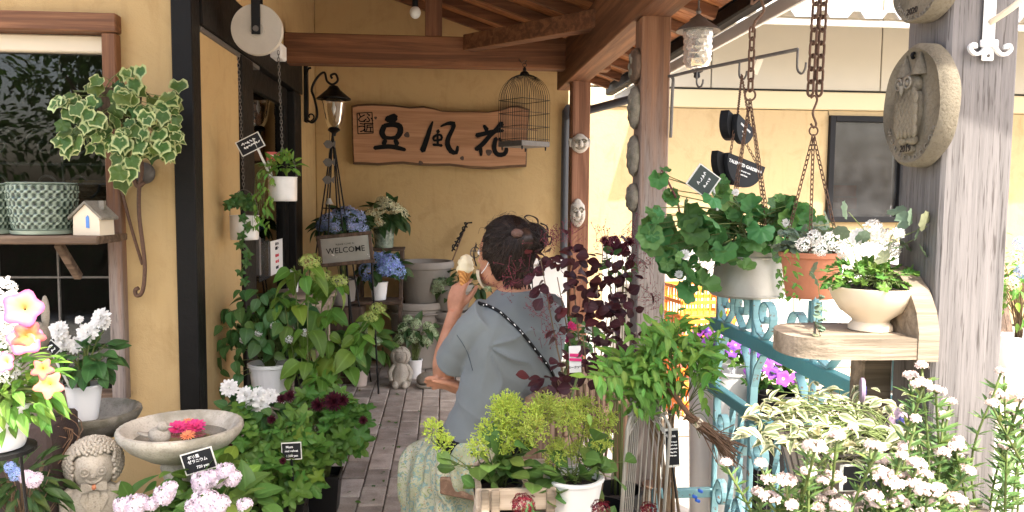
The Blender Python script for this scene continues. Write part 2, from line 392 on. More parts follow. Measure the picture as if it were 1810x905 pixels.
def green_glaze():
    m, nt, b = nodes_of('green_glaze'); v = coords(nt)
    n = noi(nt, v, 40, 4)
    pt = nt.nodes.new('ShaderNodeNewGeometry').outputs['Pointiness']
    pp = nd(nt, 'ShaderNodeMath', {0: n, 1: .12, 2: pt}, operation='MULTIPLY_ADD').outputs[0]
    c = ramp(nt, pp, [(.51, (.012, .02, .014)), (.555, (.06, .09, .065)), (.60, (.30, .36, .28))])
    nt.links.new(c, b.inputs['Base Color']); b.inputs['Roughness'].default_value = .16; return m
M['glaze'] = green_glaze()
def bricks_mat():
    m, nt, b = nodes_of('paver'); t = nt.nodes.new('ShaderNodeTexCoord'); r_ = rnd(nt)
    off = nd(nt, 'ShaderNodeVectorMath', {0: t.outputs['Object'], 1: nd(nt, 'ShaderNodeCombineXYZ', {0: r_, 1: r_, 2: r_}).outputs[0]}, operation='ADD').outputs[0]
    n = noi(nt, off, 9, 6); n2 = noi(nt, off, 150, 4, .7)
    c = ramp(nt, n, [(.3, (.27, .23, .19)), (.55, (.41, .355, .30)), (.75, (.53, .47, .41))])
    c = mixc(nt, .6, c, ramp(nt, n2, [(.35, (.62, .6, .58)), (.55, (1, 1, 1))]), 'MULTIPLY')
    c = nd(nt, 'ShaderNodeHueSaturation', {'Color': c, 'Value': nd(nt, 'ShaderNodeMapRange', {0: r_, 3: .78, 4: 1.18}).outputs[0], 'Saturation': .9}).outputs[0]
    nt.links.new(c, b.inputs['Base Color']); b.inputs['Roughness'].default_value = .85; bump(nt, b, n2, .4, .003); return m
M['paver'] = bricks_mat()
M['mortar'] = stone('floor_joint_sand', (.12, .10, .08), 40)
M['ground'] = stone('pale_concrete', (.46, .43, .38), 4, .8, .3)

# ------------------------------------------------------------ leaves and flowers (unit meshes: stalk at origin, tip along +Y, face up +Z)
def leaf_strip(mat, wf, rows=6, curl=.25, fold=.18, name='leaf', wave=0.0):
    vs = []; fs = []; at = []
    for i in range(rows + 1):
        t = i / rows; w = wf(t)
        for k, u in enumerate((-1, -.5, 0, .5, 1)):
            x = u * w; z = -curl * t * t + fold * abs(x) + wave * math.sin(t * 12 + u) * abs(u)
            vs.append((x, t, z)); at.append(abs(u) if 0 < i < rows else (abs(u) if w > .02 else .6))
    for i in range(rows):
        for k in range(4): fs.append((i * 5 + k, i * 5 + k + 1, i * 5 + 6 + k, i * 5 + 5 + k))
    m = MB(); m.add(vs, fs); return m.mesh(name, mat, 180, at)
def leaf_polar(mat, rf, n=20, cup=.15, name='leaf', c=(0, .42), wav=.05, nw=5):
    vs = [(c[0], c[1], 0)]; at = [0.0]; fs = []
    for ring in (.5, .78, 1.0):
        for k in range(n):
            a = -math.pi / 2 + 2 * math.pi * k / n; r = rf(a) * ring
            vs.append((c[0] + r * math.cos(a), c[1] + r * math.sin(a), cup * ring * ring * .5 + wav * math.sin(a * nw) * ring)); at.append(ring)
    for k in range(n):
        j = (k + 1) % n; fs.append((0, 1 + k, 1 + j))
        for q in range(2): fs.append((1 + q * n + k, 1 + (q + 1) * n + k, 1 + (q + 1) * n + j, 1 + q * n + j))
    m = MB(); m.add(vs, fs); return m.mesh(name, mat, 180, at)
def w_ovate(wd): return lambda t: wd * math.sin(math.pi * min(1, t) ** .75) ** .8 * (1 - .15 * t) + .004
def w_lance(wd): return lambda t: wd * (math.sin(math.pi * t ** .85)) + .004
def w_obov(wd): return lambda t: wd * math.sin(math.pi * t ** 1.25) ** .75 + .004
def r_ivy(a):
    tip = 0
    for c0, L, w in ((math.pi / 2, .62, .55), (math.pi / 2 + 1.15, .48, .5), (math.pi / 2 - 1.15, .48, .5), (math.pi / 2 + 2.2, .42, .5), (math.pi / 2 - 2.2, .42, .5)):
        d = abs((a - c0 + math.pi) % (2 * math.pi) - math.pi); tip = max(tip, L * max(0, 1 - d / w) ** .8)
    return max(.40, tip * .9 + .12) * (1 if abs((a + math.pi / 2 + math.pi) % (2 * math.pi) - math.pi) > .3 else .6)
def r_ger(a):
    d = abs((a + math.pi / 2 + math.pi) % (2 * math.pi) - math.pi)
    return (.5 + .045 * math.cos(a * 7)) * (1 if d > .3 else .35)
def r_mum(a):
    d = abs((a + math.pi / 2 + math.pi) % (2 * math.pi) - math.pi)
    return (.42 + .12 * math.cos(a * 5 - math.pi / 2 * 5)) * (1.15 if abs(a - math.pi / 2) < .5 else 1) * (1 if d > .3 else .5)
def variants(fn, k): return [fn(i) for i in range(k)]

G = random.Random(7)
def place_leaves(root, pts, meshes, name='leaf', size=(.04, .06), seed=1, droop=.35, stuff=None, upb=.7, jit=.5, tip=.8):
    """pts: list of (pos, outward).  Single leaves as parts, or one joined mesh when stuff is a name."""
    g = random.Random(seed); mats = []
    for p, o in pts:
        o = V(o); o = o.normalized() if o.length > 1e-6 else V((0, 0, 1))
        j = V((g.gauss(0, 1), g.gauss(0, 1), g.gauss(0, .6))) * jit
        y = o * tip + j * .6 + V((0, 0, -droop))
        up = o * (1 - upb) + V((0, 0, upb)) + V((g.gauss(0, 1), g.gauss(0, 1), 0)) * jit * .5 + V((0, -.25, 0))
        mats.append((aim(p, y, up, g.uniform(*size)), g.choice(meshes)))
    if stuff:
        join_inst(root, stuff, mats)
    else:
        for Mx, me in mats: inst(name, me, root, Mx)
_mcache = {}
def join_inst(root, name, mats, kind='stuff', label=None):
    off = np.array(origin(root)); vs = []; fs = []; at = []; n = 0; mm = []; mi = []
    for Mx, me in mats:
        if me.name not in _mcache:
            a = np.empty(len(me.vertices) * 3); me.vertices.foreach_get('co', a)
            e = np.zeros(len(me.vertices)); 
            if 'e' in me.attributes: me.attributes['e'].data.foreach_get('value', e)
            _mcache[me.name] = (a.reshape(-1, 3), [tuple(p.vertices) for p in me.polygons], e)
        a, f, e = _mcache[me.name]; A = np.array(Mx)
        vs.append(a @ A[:3, :3].T + A[:3, 3] - off); fs.extend([tuple(i + n for i in q) for q in f]); at.append(e); n += len(a)
        mt = me.materials[0]
        if mt not in mm: mm.append(mt)
        mi.extend([mm.index(mt)] * len(f))
    if not vs: return None
    me = bpy.data.meshes.new(name); me.from_pydata(np.concatenate(vs).tolist(), [], fs)
    for mt in mm: me.materials.append(mt)
    me.polygons.foreach_set('use_smooth', [True] * len(me.polygons)); me.polygons.foreach_set('material_index', mi)
    q = me.attributes.new('e', 'FLOAT', 'POINT'); q.data.foreach_set('value', np.concatenate(at)); me.update()
    return obj(name, me, root, kind, label)
def blob_pts(c, r, n, seed, shell=.45, zlow=-.6, front=0.0, gap=.0):
    g = random.Random(seed); c = V(c); out = []
    while len(out) < n:
        d = V((g.gauss(0, 1), g.gauss(0, 1), g.gauss(0, 1))).normalized()
        if d.z < zlow or (front and d.y > .5 and g.random() < front): continue
        if gap and noise.noise(d * 2.3 + V((seed, 0, 0))) < -gap: continue
        q = shell + (1 - shell) * g.random() ** .6; q *= 1 + .22 * noise.noise(d * 1.9 + V((seed * 3.1, 1, 0)))
        out.append((c + V((d.x * r[0], d.y * r[1], d.z * r[2])) * q, V((d.x / r[0], d.y / r[1], d.z / r[2])).normalized()))
    return out
def stems(root, base, pts, mat, r=.002, every=2, name='stem', bow=.3, spread=.02, seed=3, n=4):
    g = random.Random(seed); m = MB(); b = V(base)
    for i, (p, o) in enumerate(pts):
        if i % every: continue
        s = b + V((g.uniform(-spread, spread), g.uniform(-spread, spread), 0)); p = V(p)
        mid = s.lerp(p, .5) + V((0, 0, (p - s).length * bow * .4)) - V((p.x - s.x, p.y - s.y, 0)) * .15
        m.tube(bez([s, mid, p], 6), [r * (1.3 - .6 * k / 6) for k in range(7)], n)
    return m.build(name, mat, root, 180)
def floret_mesh(m, c, nrm, s, petals=4, g=None, wide=.55, cup=.15):
    Mx = aim(c, V(nrm).orthogonal(), nrm, s); a0 = g.uniform(0, 6.28) if g else 0
    for k in range(petals):
        a = a0 + 2 * math.pi * k / petals; ca, sa = math.cos(a), math.sin(a); w = wide
        pts = [(0, 0, 0), (.5, -w * .55, cup * .5), (.95, -w * .35, cup), (1.05, 0, cup * .7), (.95, w * .35, cup), (.5, w * .55, cup * .5)]
        m.add([(x * ca - y * sa, x * sa + y * ca, z) for x, y, z in pts], [(0, 1, 2, 3), (0, 3, 4, 5)], Mx)
def hydrangea_head(name, mat, n=46, seed=1, flat=.7, fs=.30, petals=4):
    g = random.Random(seed); m = MB()
    for i in range(n):
        z = 1 - 1.45 * (i + .5) / n; a = i * 2.39996 + g.uniform(-.15, .15); rr = math.sqrt(max(0, 1 - z * z))
        d = V((rr * math.cos(a), rr * math.sin(a), z))
        rj = g.uniform(.84, 1.1); floret_mesh(m, (d.x * rj, d.y * rj, d.z * flat * rj), d + V((g.gauss(0, .2), g.gauss(0, .2), 0)), fs * g.uniform(.8, 1.15), petals, g)
    return m.mesh(name, mat, 180, [.5] * len(m.v))
def layered_flower(name, mat, layers=((14, 1.0, .05), (13, .82, .3), (11, .6, .6), (8, .38, .95)), w=.2, seed=1):
    g = random.Random(seed); m = MB(); at = []
    for n, L, el in layers:
        for k in range(n):
            a = 2 * math.pi * (k + g.uniform(-.15, .15)) / n + L * 9; e = el + g.uniform(-.1, .1); l = L * g.uniform(.9, 1.08)
            Mx = Matrix.Rotation(a, 4, 'Z') @ Matrix.Rotation(-e, 4, 'Y')
            vs = [(.08, 0, 0), (.45 * l, -w * l ** .4, .05), (.45 * l, 0, -.02), (.45 * l, w * l ** .4, .05), (.85 * l, -w * .75 * l ** .4, .03), (.85 * l, 0, -.05), (.85 * l, w * .75 * l ** .4, .03), (l, 0, -.02)]
            m.add(vs, [(0, 1, 2), (0, 2, 3), (1, 4, 5, 2), (2, 5, 6, 3), (4, 7, 5), (5, 7, 6)], Mx); at += [.1, .5, .5, .5, .8, .8, .8, 1]
    return m.mesh(name, mat, 180, at)
def trumpet(name, mat, lobes=5, deep=.55, n=30, star=.12):
    vs = []; at = []; fs = []; rings = [(.05, -deep), (.12, -deep * .6), (.3, -.14), (.55, 0), (.8, .04), (1.0, -.03)]
    for i, (r, z) in enumerate(rings):
        for k in range(n):
            a = 2 * math.pi * k / n; q = r * (1 + (star * math.cos(a * lobes) if i > 3 else 0))
            vs.append((q * math.cos(a), q * math.sin(a), z + (.05 * math.cos(a * lobes * 2) if i > 3 else 0))); at.append(r)
    for i in range(len(rings) - 1):
        for k in range(n): fs.append((i * n + k, i * n + (k + 1) % n, (i + 1) * n + (k + 1) % n, (i + 1) * n + k))
    m = MB(); m.add(vs, fs); return m.mesh(name, mat, 180, at)
def flower_at(root, name, me, pos, nrm, s, roll=0): return inst(name, me, root, aim(pos, V(nrm).orthogonal(), nrm, s) @ Matrix.Rotation(roll, 4, 'Z'))
def petalmat(name, col, center=None, c0=.25, c1=.5, rim=None, var=.1, trans=.25, rough=.6, hue=.01):
    m, nt, b = nodes_of(name); at = nt.nodes.new('ShaderNodeAttribute'); at.attribute_name = 'e'; e = at.outputs['Fac']
    geo = nt.nodes.new('ShaderNodeNewGeometry')
    q = nd(nt, 'ShaderNodeMath', {0: nd(nt, 'ShaderNodeMath', {0: rnd(nt), 1: geo.outputs['Random Per Island']}, operation='ADD').outputs[0]}, operation='FRACT').outputs[0]
    rgb = nt.nodes.new('ShaderNodeRGB'); rgb.outputs[0].default_value = c4(col); c = rgb.outputs[0]
    if center is not None: c = mixc(nt, nd(nt, 'ShaderNodeMapRange', {0: e, 1: c0, 2: c1}).outputs[0], center, col)
    if rim is not None: c = mixc(nt, nd(nt, 'ShaderNodeMapRange', {0: e, 1: .8, 2: 1.0}).outputs[0], c, rim)
    c = nd(nt, 'ShaderNodeHueSaturation', {'Color': c, 'Value': nd(nt, 'ShaderNodeMapRange', {0: q, 3: 1 - var, 4: 1 + var}).outputs[0],
        'Hue': nd(nt, 'ShaderNodeMapRange', {0: q, 3: .5 - hue, 4: .5 + hue}).outputs[0]}).outputs[0]
    nt.links.new(c, b.inputs['Base Color']); b.inputs['Roughness'].default_value = rough; b.inputs['Specular IOR Level'].default_value = .2
    tr = nd(nt, 'ShaderNodeBsdfTranslucent', {'Color': c})
    mx = nd(nt, 'ShaderNodeMixShader', {0: trans, 1: b.outputs[0], 2: tr.outputs[0]}); nt.links.new(mx.outputs[0], nt.nodes['Material Output'].inputs[0]); return m

# ------------------------------------------------------------ writing
def text_part(root, body, M4, size, mat, name='lettering', align='CENTER', ext=.0008, bold=0.0, shear=0.0):
    c = bpy.data.curves.new('txt', 'FONT'); c.body = body; c.size = size; c.align_x = align; c.align_y = 'CENTER'
    c.extrude = ext; c.offset = bold * size; c.shear = shear; c.resolution_u = 2
    o = bpy.data.objects.new('txt', c); COL.objects.link(o)
    me = bpy.data.meshes.new_from_object(o.evaluated_get(bpy.context.evaluated_depsgraph_get()))
    bpy.data.objects.remove(o); bpy.data.curves.remove(c)
    me.name = name; me.materials.clear(); me.materials.append(mat)
    return inst(name, me, root, M4)
def scribble(root, M4, x0, x1, y, h, mat, seed, name='handwriting', r=.0008):
    g = random.Random(seed); m = MB(); x = x0
    while x < x1:
        w = h * g.uniform(.5, 1.0); pts = [(x + w * u, y + h * (g.random() - .5), .001) for u in (0, .3, .55, .8, 1)]
        m.tube([M4 @ V(p) for p in bez(pts, 8)], r, 4); x += w + h * .35
    return m.build(name, mat, root)

# ------------------------------------------------------------ chains
def link_mesh(name, L, W, r, mat, n=10):
    pts = []; hw = W / 2; hl = L / 2 - hw
    for k in range(n // 2 + 1): a = math.pi * k / (n // 2); pts.append((hw * math.cos(a), hl + hw * math.sin(a), 0))
    for k in range(n // 2 + 1): a = math.pi + math.pi * k / (n // 2); pts.append((hw * math.cos(a), -hl + hw * math.sin(a), 0))
    m = MB(); m.tube(pts, r, 5, closed=True); return m.mesh(name, mat, 180)
def chain(root, p0, p1, me, pitch, joined=None, sag=0.0, mats=None):
    p0, p1 = V(p0), V(p1); n = max(1, round((p1 - p0).length / pitch)); out = []
    d = (p1 - p0); side = d.normalized().cross(V((0, 1, 0)) if abs(d.normalized().y) < .9 else V((1, 0, 0))).normalized(); oth = side.cross(d.normalized())
    for i in range(n):
        c = p0.lerp(p1, (i + .5) / n) + V((0, 0, -sag * 4 * (i + .5) / n * (1 - (i + .5) / n)))
        u = (side + oth * .3) if i % 2 else (oth - side * .3)
        out.append((aim(c, d, u), me))
    if joined is None:
        for Mx, q in out: inst('chain_link', q, root, Mx)
    elif mats is not None: mats.extend(out)
    else: join_inst(root, joined, out, kind=None)
# ============================================================ SETTING
m = MB(); m.add([(-150, -150, -.03), (150, -150, -.03), (150, 150, -.03), (-150, 150, -.03)], [(0, 1, 2, 3)])
struct(m.build('ground', M['ground']))
m = MB(); m.box((-.35, 3.4, -.034), (2.6, 6.9, .044)); floor = struct(m.build('porch_floor', M['mortar']))
pm = []
for k in range(3):
    m = MB(); m.box((0, 0, 0), (.109 + .001 * k, .220 - .0015 * k, .05), ch=.005); pm.append(m.mesh('paver', M['paver'], 30))
g = random.Random(3); extra = []
for i in range(17):
    x = -1.01 + i * .115
    for j in range(27):
        y = .7 + j * .232 + (.116 if i % 2 else 0) + g.uniform(-.003, .003)
        if y > 6.45: continue
        Mx = Matrix.Translation((x, y, -.0255 + g.uniform(-.002, .002))) @ Matrix.Rotation(g.gauss(0, .009), 4, 'X') @ Matrix.Rotation(g.gauss(0, .014), 4, 'Y') @ Matrix.Rotation(g.gauss(0, .006), 4, 'Z')
        if y > 2.75: inst('paver', g.choice(pm), floor, Mx)
        else: extra.append((Mx, g.choice(pm)))
join_inst(floor, 'paver_field', extra)

XL = -1.039
# ---------------------------------------------------------- the shop on the left and behind
shop = thing('shop_building', 'yellow stucco shop with black timbers, wooden window and glass door', 'building')
m = MB()
m.box((-2.9565, 3.47, 2.735), (3.687, .13, 1.33)); m.box((-1.228, 3.47, 1.035), (.23, .13, 2.07)); m.box((-4.35, 3.47, 1.035), (.9, .13, 2.07)); m.box((-2.6215, 3.47, .245), (2.557, .13, .49))
m.build('wall', M['stucco'], shop)
m = MB()
m.box((XL - .06, 3.8, 1.03), (.12, .655, 2.06)); m.box((XL - .06, 6.15, 1.4), (.12, .74, 2.8))
m.box((XL - .0605, 5.0, 2.85), (.121, 3.03, 1.1))
m.build('side_wall', M['stucco'], shop)
m = MB(); m.box((-.01, 6.57, 1.6), (2.055, .14, 3.2), ch=.006); m.build('back_wall', M['stucco'], shop, 30)
m = MB(); m.box((-1.071, 3.425, 1.45), (.083, .11, 2.9), ch=.004); m.build('corner_timber', M['black_wood'], shop)
m = MB(); m.box((XL - .05, 4.66, 2.175), (.14, 2.35, .235), ch=.004); m.build('lintel', M['black_wood'], shop)
m = MB(); m.box((XL - .055, 4.02, 2.043), (.135, 1.05, .022), ch=.003); m.build('lintel_moulding', M['iron_grey'], shop)
for y0, y1 in ((4.125, 4.36), (5.52, 5.775)):
    m = MB(); m.box((XL - .052, (y0 + y1) / 2, 1.02), (.144, y1 - y0, 2.055), ch=.004); m.build('door_post', M['black_wood'], shop)
dr = MB()
dr.box((XL - .05, 4.94, 1.995), (.045, 1.16, .12)); dr.box((XL - .05, 4.94, .12), (.045, 1.16, .24))
dr.box((XL - .05, 4.415, 1.05), (.043, .11, 1.8)); dr.box((XL - .05, 5.465, 1.05), (.043, .11, 1.8))
door = dr.build('door', M['black_wood'], shop)
m = MB(); m.box((XL - .05, 4.94, 1.09), (.006, .94, 1.69)); m.build('pane', M['glass'], door)
m = MB(); m.box((XL + .005, 4.47, 1.0), (.03, .02, .22), ch=.006); m.build('handle', M['iron_grey'], door)
m = MB(); m.box((XL + .05, 4.86, 2.19), (.07, .16, .09), ch=.008); m.build('door_chime_box', M['white'], shop)
# interior room seen through the panes
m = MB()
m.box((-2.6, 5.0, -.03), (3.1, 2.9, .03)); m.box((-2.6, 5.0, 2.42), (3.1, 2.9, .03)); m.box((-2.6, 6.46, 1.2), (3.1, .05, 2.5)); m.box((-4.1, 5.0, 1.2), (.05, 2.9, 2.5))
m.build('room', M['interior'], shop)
m = MB(); g = random.Random(5)
m.box((-1.6, 5.3, .45), (.8, .4, .9), ch=.01); m.build('cupboard', M['dark_wood'], shop)
m = MB()
for k in range(14):
    x = -1.15 - k * .012; y = 4.75 + .012 * math.sin(k * 1.7); m.box((XL - .16 + .01 * math.sin(k * 2.1), 5.05 + k * .02, 1.42 - .02 * (k % 3)), (.012, .022, .62 - .03 * (k % 4)), ch=.004)
m.build('reflection_drape', M['pinkpot'], shop)  # pale drape shape put in place of a reflection in the door glass
# window of the front wall
win = MB(); win.box((-2.6, 3.41, 2.03), (2.56, .12, .075), ch=.005); win = win.build('window', M['frameX'], shop)
for cx, w in ((-1.352, .055), (-2.62, .05)):
    m = MB(); m.box((cx, 3.408, 1.235), (w, .11, 1.51), ch=.005); m.build('frame', M['frame'], win)
m = MB(); m.box((-1.393, 3.44, 1.235), (.024, .05, 1.5), ch=.003); m.build('frame', M['frame'], win)
m = MB(); m.box((-2.6, 3.42, .49), (2.54, .1, .035), ch=.004); m.build('sill', M['sill'], win)
m = MB(); m.box((-2.0, 3.452, 1.955), (1.22, .06, .07), ch=.006); m.build('blind', M['cream'], win)
for z0, z1 in ((.508, 1.155), (1.2, 1.92)):
    m = MB(); m.box((-2.0, 3.466, (z0 + z1) / 2), (1.2, .006, z1 - z0)); m.build('pane', M['glass'], win)
m = MB(); m.box((-1.86, 3.45, .83), (.008, .012, .64)); m.box((-1.62, 3.45, .83), (.008, .012, .64)); m.box((-2.0, 3.449, .99), (1.2, .012, .008)); m.build('glazing_bar', M['iron_grey'], win)
m = MB()                                                  # scrolled iron grille behind the upper pane
for cx in (-1.62, -1.95, -2.25):
    for s in (-1, 1):
        m.tube(spiral((cx + s * .075, 3.52, 1.55), (s, 0, 0), (0, 0, 1), .075, .012, 0, 7.5), .006, 5)
        m.tube(spiral((cx + s * .075, 3.52, 1.38), (s, 0, 0), (0, 0, -1), .075, .012, 0, 7.5), .006, 5)
    m.tube([(cx, 3.52, 1.2), (cx, 3.52, 1.9)], .006, 5)
m.tube([(-2.5, 3.52, 1.465), (-1.4, 3.52, 1.465)], .006, 5); m.build('grille', M['iron_grey'], win)
m = MB(); m.box((-2.02, 3.27, 1.165), (1.4, .29, .032), ch=.006)
for bx in (-1.5, -2.4): m.beam((bx, 3.36, 1.0), (bx, 3.2, 1.146), .03, .03)
m.build('window_shelf', M['sill'], shop)
m = MB(); m.lathe([(.0, 0), (.09, 0), (.11, .09), (.115, .19), (.105, .2), (.0, .19)], (-1.55, 3.62, 1.2), 20)
for k in range(9): m.lathe([(.1 + .012 * (k / 9), .02 * k + .004), (.106 + .012 * (k / 9), .02 * k + .012), (.1 + .012 * (k / 9), .02 * k + .02)], (-1.55, 3.62, 1.2), 20)
tag(m.build('wicker_basket', M['wicker'], None, 40), 'brown wicker basket behind the upper window pane', 'basket')

# ---------------------------------------------------------- the porch roof and its timbers
porch = thing('porch', 'timber porch with red cedar rafters, boarded lean-to roof and square posts', 'porch')
def zdeck(x): return 2.773 - .33 * x
SL = V((1, 0, -.33)).normalized(); SN = V((.33, 0, 1)).normalized()
def slope_board(y0, y1, x0, x1, t, below):
    mm = MB(); c = V(((x0 + x1) / 2, (y0 + y1) / 2, zdeck((x0 + x1) / 2))) + SN * (t / 2 - below)
    mm.box(c, ((V((x1, 0, zdeck(x1))) - V((x0, 0, zdeck(x0)))).length, y1 - y0, t), Matrix((SL, V((0, 1, 0)), SN)).transposed(), .002); return mm
y = .75; k = 0
while y < 6.9:
    slope_board(y, y + .172, XL + .002 if y > 3.1 else -1.7, 1.4, .016, 0).build('roof_board', M['plank'], porch); y += .176
y = .9
while y < 6.95:
    slope_board(y, y + .045, XL + .004 if y > 3.3 else -1.68, 1.39, .06, .062).build('rafter', M['cedarX'], porch); y += .44
m = slope_board(.73, 6.92, XL if False else -1.038, 1.44, .02, -.02); m.build('roof_covering', M['black'], porch)
m = slope_board(.73, 3.3, -1.72, -1.04, .02, -.02); m.build('roof_covering', M['black'], porch)
m = MB(); m.box((.875, 3.2, 2.252), (.15, 4.93, .296), ch=.006); m.build('main_beam', M['cedarY'], porch)
m = MB(); m.box((.035, 5.33, 2.29), (2.145, .12, .195), ch=.006); m.build('tie_beam', M['cedarX'], porch)
m = MB(); m.box((-.075, 5.33, 2.57), (.112, .1, .365), ch=.004); m.build('king_post', M['cedarZ'], porch)
m = MB(); m.beam((.155, 5.215, 2.335), (.85, 4.25, 2.3), .1, .1); br = m.build('corner_brace', M['cedarX'], porch)
m = MB(); m.lathe([(0, .012), (.012, .012), (.014, 0)], n=12, M=Matrix.Rotation(R(90), 3, 'X'), c=(.20, 5.13, 2.335)); m.lathe([(.022, .004), (.024, 0)], n=14, M=Matrix.Rotation(R(90), 3, 'X'), c=(.20, 5.13, 2.335)); m.build('bolt', M['galv'], br)
for nm, x0, x1, y0, mt in (('post', .838, .96, 5.2, 'postfar'), ('post', .824, .948, 3.3, 'postmid'), ('post', .845, .972, 1.28, 'postnear')):
    m = MB(); m.box(((x0 + x1) / 2, y0 + .0615, 1.055), (x1 - x0, .123, 2.11), ch=.006); m.build(nm, M[mt], porch)
m = MB(); m.box((1.44, 3.8, 2.27), (.07, 6.2, .075), ch=.01); m.build('gutter', M['black'], porch)
m = MB(); m.box((1.49, 3.8, 2.2), (.02, 6.2, .07), ch=.004); m.build('fascia', M['white'], porch)
# drain pipe
pa, pb, pc = P(1112, 176, 6.2), P(1012, 203, 6.42), P(1001, 225, 6.45)
pc = V((P(1000, 225, 6.44).x, 6.44, pc.z))
m = MB(); m.tube(bez([pa, pb, pb.lerp(pc, .5) + V((-.01, 0, .01)), pc, V((pc.x, 6.44, .0))], 20), .034, 12)
dp = tag(m.build('drain_pipe', M['pipe'], None, 40), 'dark drain pipe running down the back wall corner behind the post', 'drain pipe')
# ---------------------------------------------------------- neighbouring building
nb = thing('neighbour_building', 'sunlit pale yellow building with cream siding beyond the porch', 'building', (4, 8, 0))
m = MB(); m.box((1.24, 8.1, 1.13), (.4, .2, 2.26)); m.box((2.7, 8.1, 1.13), (2.6, .2, 2.26)); m.box((4.42, 8.1, .55), (.86, .2, 1.1)); m.box((4.42, 8.1, 2.24), (.86, .2, .05)); m.box((7.4, 8.1, 1.13), (5.1, .2, 2.26))
m.build('wall', M['stucco_far'], nb)
m = MB(); m.box((5.5, 8.07, 2.36), (9, .2, .185), ch=.01); m.build('ledge', M['strip'], nb)
m = MB(); m.box((5.5, 8.12, 2.463), (9, .2, .02)); m.build('shadow_gap', M['black'], nb)
for i in range(5):
    m = MB(); m.box((1.4 + i * 1.82 + .42, 8.08, 3.22), (1.808, .16, 1.49), ch=.004); m.build('siding_panel', M['siding'], nb)
w = MB(); fx0, fx1, fz0, fz1 = 4.0, 4.84, 1.1, 2.21
for c, d in (((fx0 + .03, 8.0, 1.655), (.06, .1, 1.11)), ((fx1 - .03, 8.0, 1.655), (.06, .1, 1.11)), ((4.42, 8.0, fz1 - .03), (.72, .1, .06)), ((4.42, 8.0, fz0 + .03), (.72, .1, .06))): w.box(c, d, ch=.004)
w = w.build('window', M['black'], nb)
m = MB(); m.box((4.42, 8.01, 1.655), (.72, .006, 1.0)); m.build('pane', M['glass_grey'], w)
m = MB(); m.box((4.42, 8.35, 1.655), (1.0, .02, 1.2)); m.build('blind', M['greypot'], w)
m = MB(); m.box((4.25, 8.2, 1.3), (.3, .2, .12)); m.box((4.26, 8.2, 1.43), (.26, .2, .12)); m.build('stored_box', M['terra'], w)
aw = thing('corrugated_awning', 'corrugated pale metal awning above the neighbouring wall', 'awning', (4, 7.4, 3))
m = MB(); vs = []; fs = []; n = 0
prof = []
x = 2.2
while x < 8:
    prof += [(x, 0), (x + .12, 0), (x + .17, .06), (x + .24, .06), (x + .29, 0)]; x += .33
for yy, zz in ((7.0, 2.985), (8.0, 3.25)):
    for (px_, pz) in prof: vs.append((px_, yy, zz + pz))
k = len(prof)
for i in range(k - 1): fs.append((i, i + 1, k + i + 1, k + i))
m.add(vs, fs); m.add([(a, b, c - .006) for a, b, c in vs], [f[::-1] for f in fs]); m.build('sheet', M['galv'], aw)
m = MB(); m.box((5.1, 7.06, 2.95), (5.8, .04, .05)); m.build('batten', M['white'], aw)
for x in (2.4, 5.2, 7.6):
    m = MB(); m.beam((x, 7.1, 2.93), (x, 8.0, 2.93), .05, .05); m.build('bracket', M['white'], aw)
# white board fence with a pale plinth
wf = thing('white_fence', 'white vertical board fence in the sun behind the turquoise railing', 'fence', (2, 5.3, 0))
x = 1.08; g = random.Random(9)
while x < 3.9:
    w_ = .172; m = MB(); m.box((x + w_ / 2, 5.33 + g.uniform(-.003, .003), .6 + g.uniform(-.006, .006)), (w_ - .007, .022, .88), ch=.003); m.build('board', M['white_wood'], wf); x += w_
for z in (.3, .9):
    m = MB(); m.box((2.5, 5.362, z), (2.8, .035, .07)); m.build('rail', M['white_wood'], wf)
m = MB(); m.box((2.45, 5.3, .075), (2.8, .16, .13), ch=.006); m.build('plinth', M['pale_wood'], wf)
for i in range(3):
    m = MB(); m.box((2.6, 4.4 + .15 * i, .0), (2.6, .14, .05), ch=.004); m.build('deck_board' , M['pale_wood'], wf)
# ============================================================ LEAF AND FLOWER LIBRARY
def lm(c, **k): return leafmat('leaf_' + str(len(bpy.data.materials)), c, **k)
m_ivy = lm((.075, .145, .035), edge=(.52, .56, .26), e0=.72, e1=.9)
m_ivy2 = lm((.06, .125, .035))
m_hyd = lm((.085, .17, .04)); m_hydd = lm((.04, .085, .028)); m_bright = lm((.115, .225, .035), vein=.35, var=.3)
m_dk = lm((.062, .145, .042), var=.3); m_ger = lm((.09, .22, .068), vein=.35, var=.34, hue=.03); m_mum = lm((.10, .215, .04), vein=.3); m_smoke = lm((.058, .019, .022), trans=.15, hue=.015, vein=.2)
m_nan = lm((.14, .29, .05), hue=.025); m_var = lm((.16, .20, .10), edge=(.62, .60, .40), e0=.35, e1=.6, var=.15)
m_lime = lm((.40, .52, .08), trans=.4, var=.2, hue=.01); m_lime2 = lm((.37, .45, .085), trans=.4, var=.25, hue=.012)
m_grey = lm((.16, .22, .15), var=.2)
IVY = variants(lambda i: leaf_polar(m_ivy, r_ivy, 24, .2 * (i - 1), 'leaf', wav=.03), 3)
IVYG = variants(lambda i: leaf_polar(m_ivy2, r_ivy, 24, .2 * (i - 1), 'leaf', wav=.03), 2)
HYD = variants(lambda i: leaf_strip(m_hyd, w_ovate(.30 + .03 * i), 7, .2 + .15 * i, .3), 3)
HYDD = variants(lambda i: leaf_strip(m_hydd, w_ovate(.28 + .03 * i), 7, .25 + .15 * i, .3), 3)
BIG = variants(lambda i: leaf_strip(m_bright, w_ovate(.36 + .03 * i), 8, .2 + .2 * i, .25, wave=.01), 3)
DKL = variants(lambda i: leaf_strip(m_dk, w_ovate(.36 + .03 * i), 6, .2 + .1 * i, .25), 3)
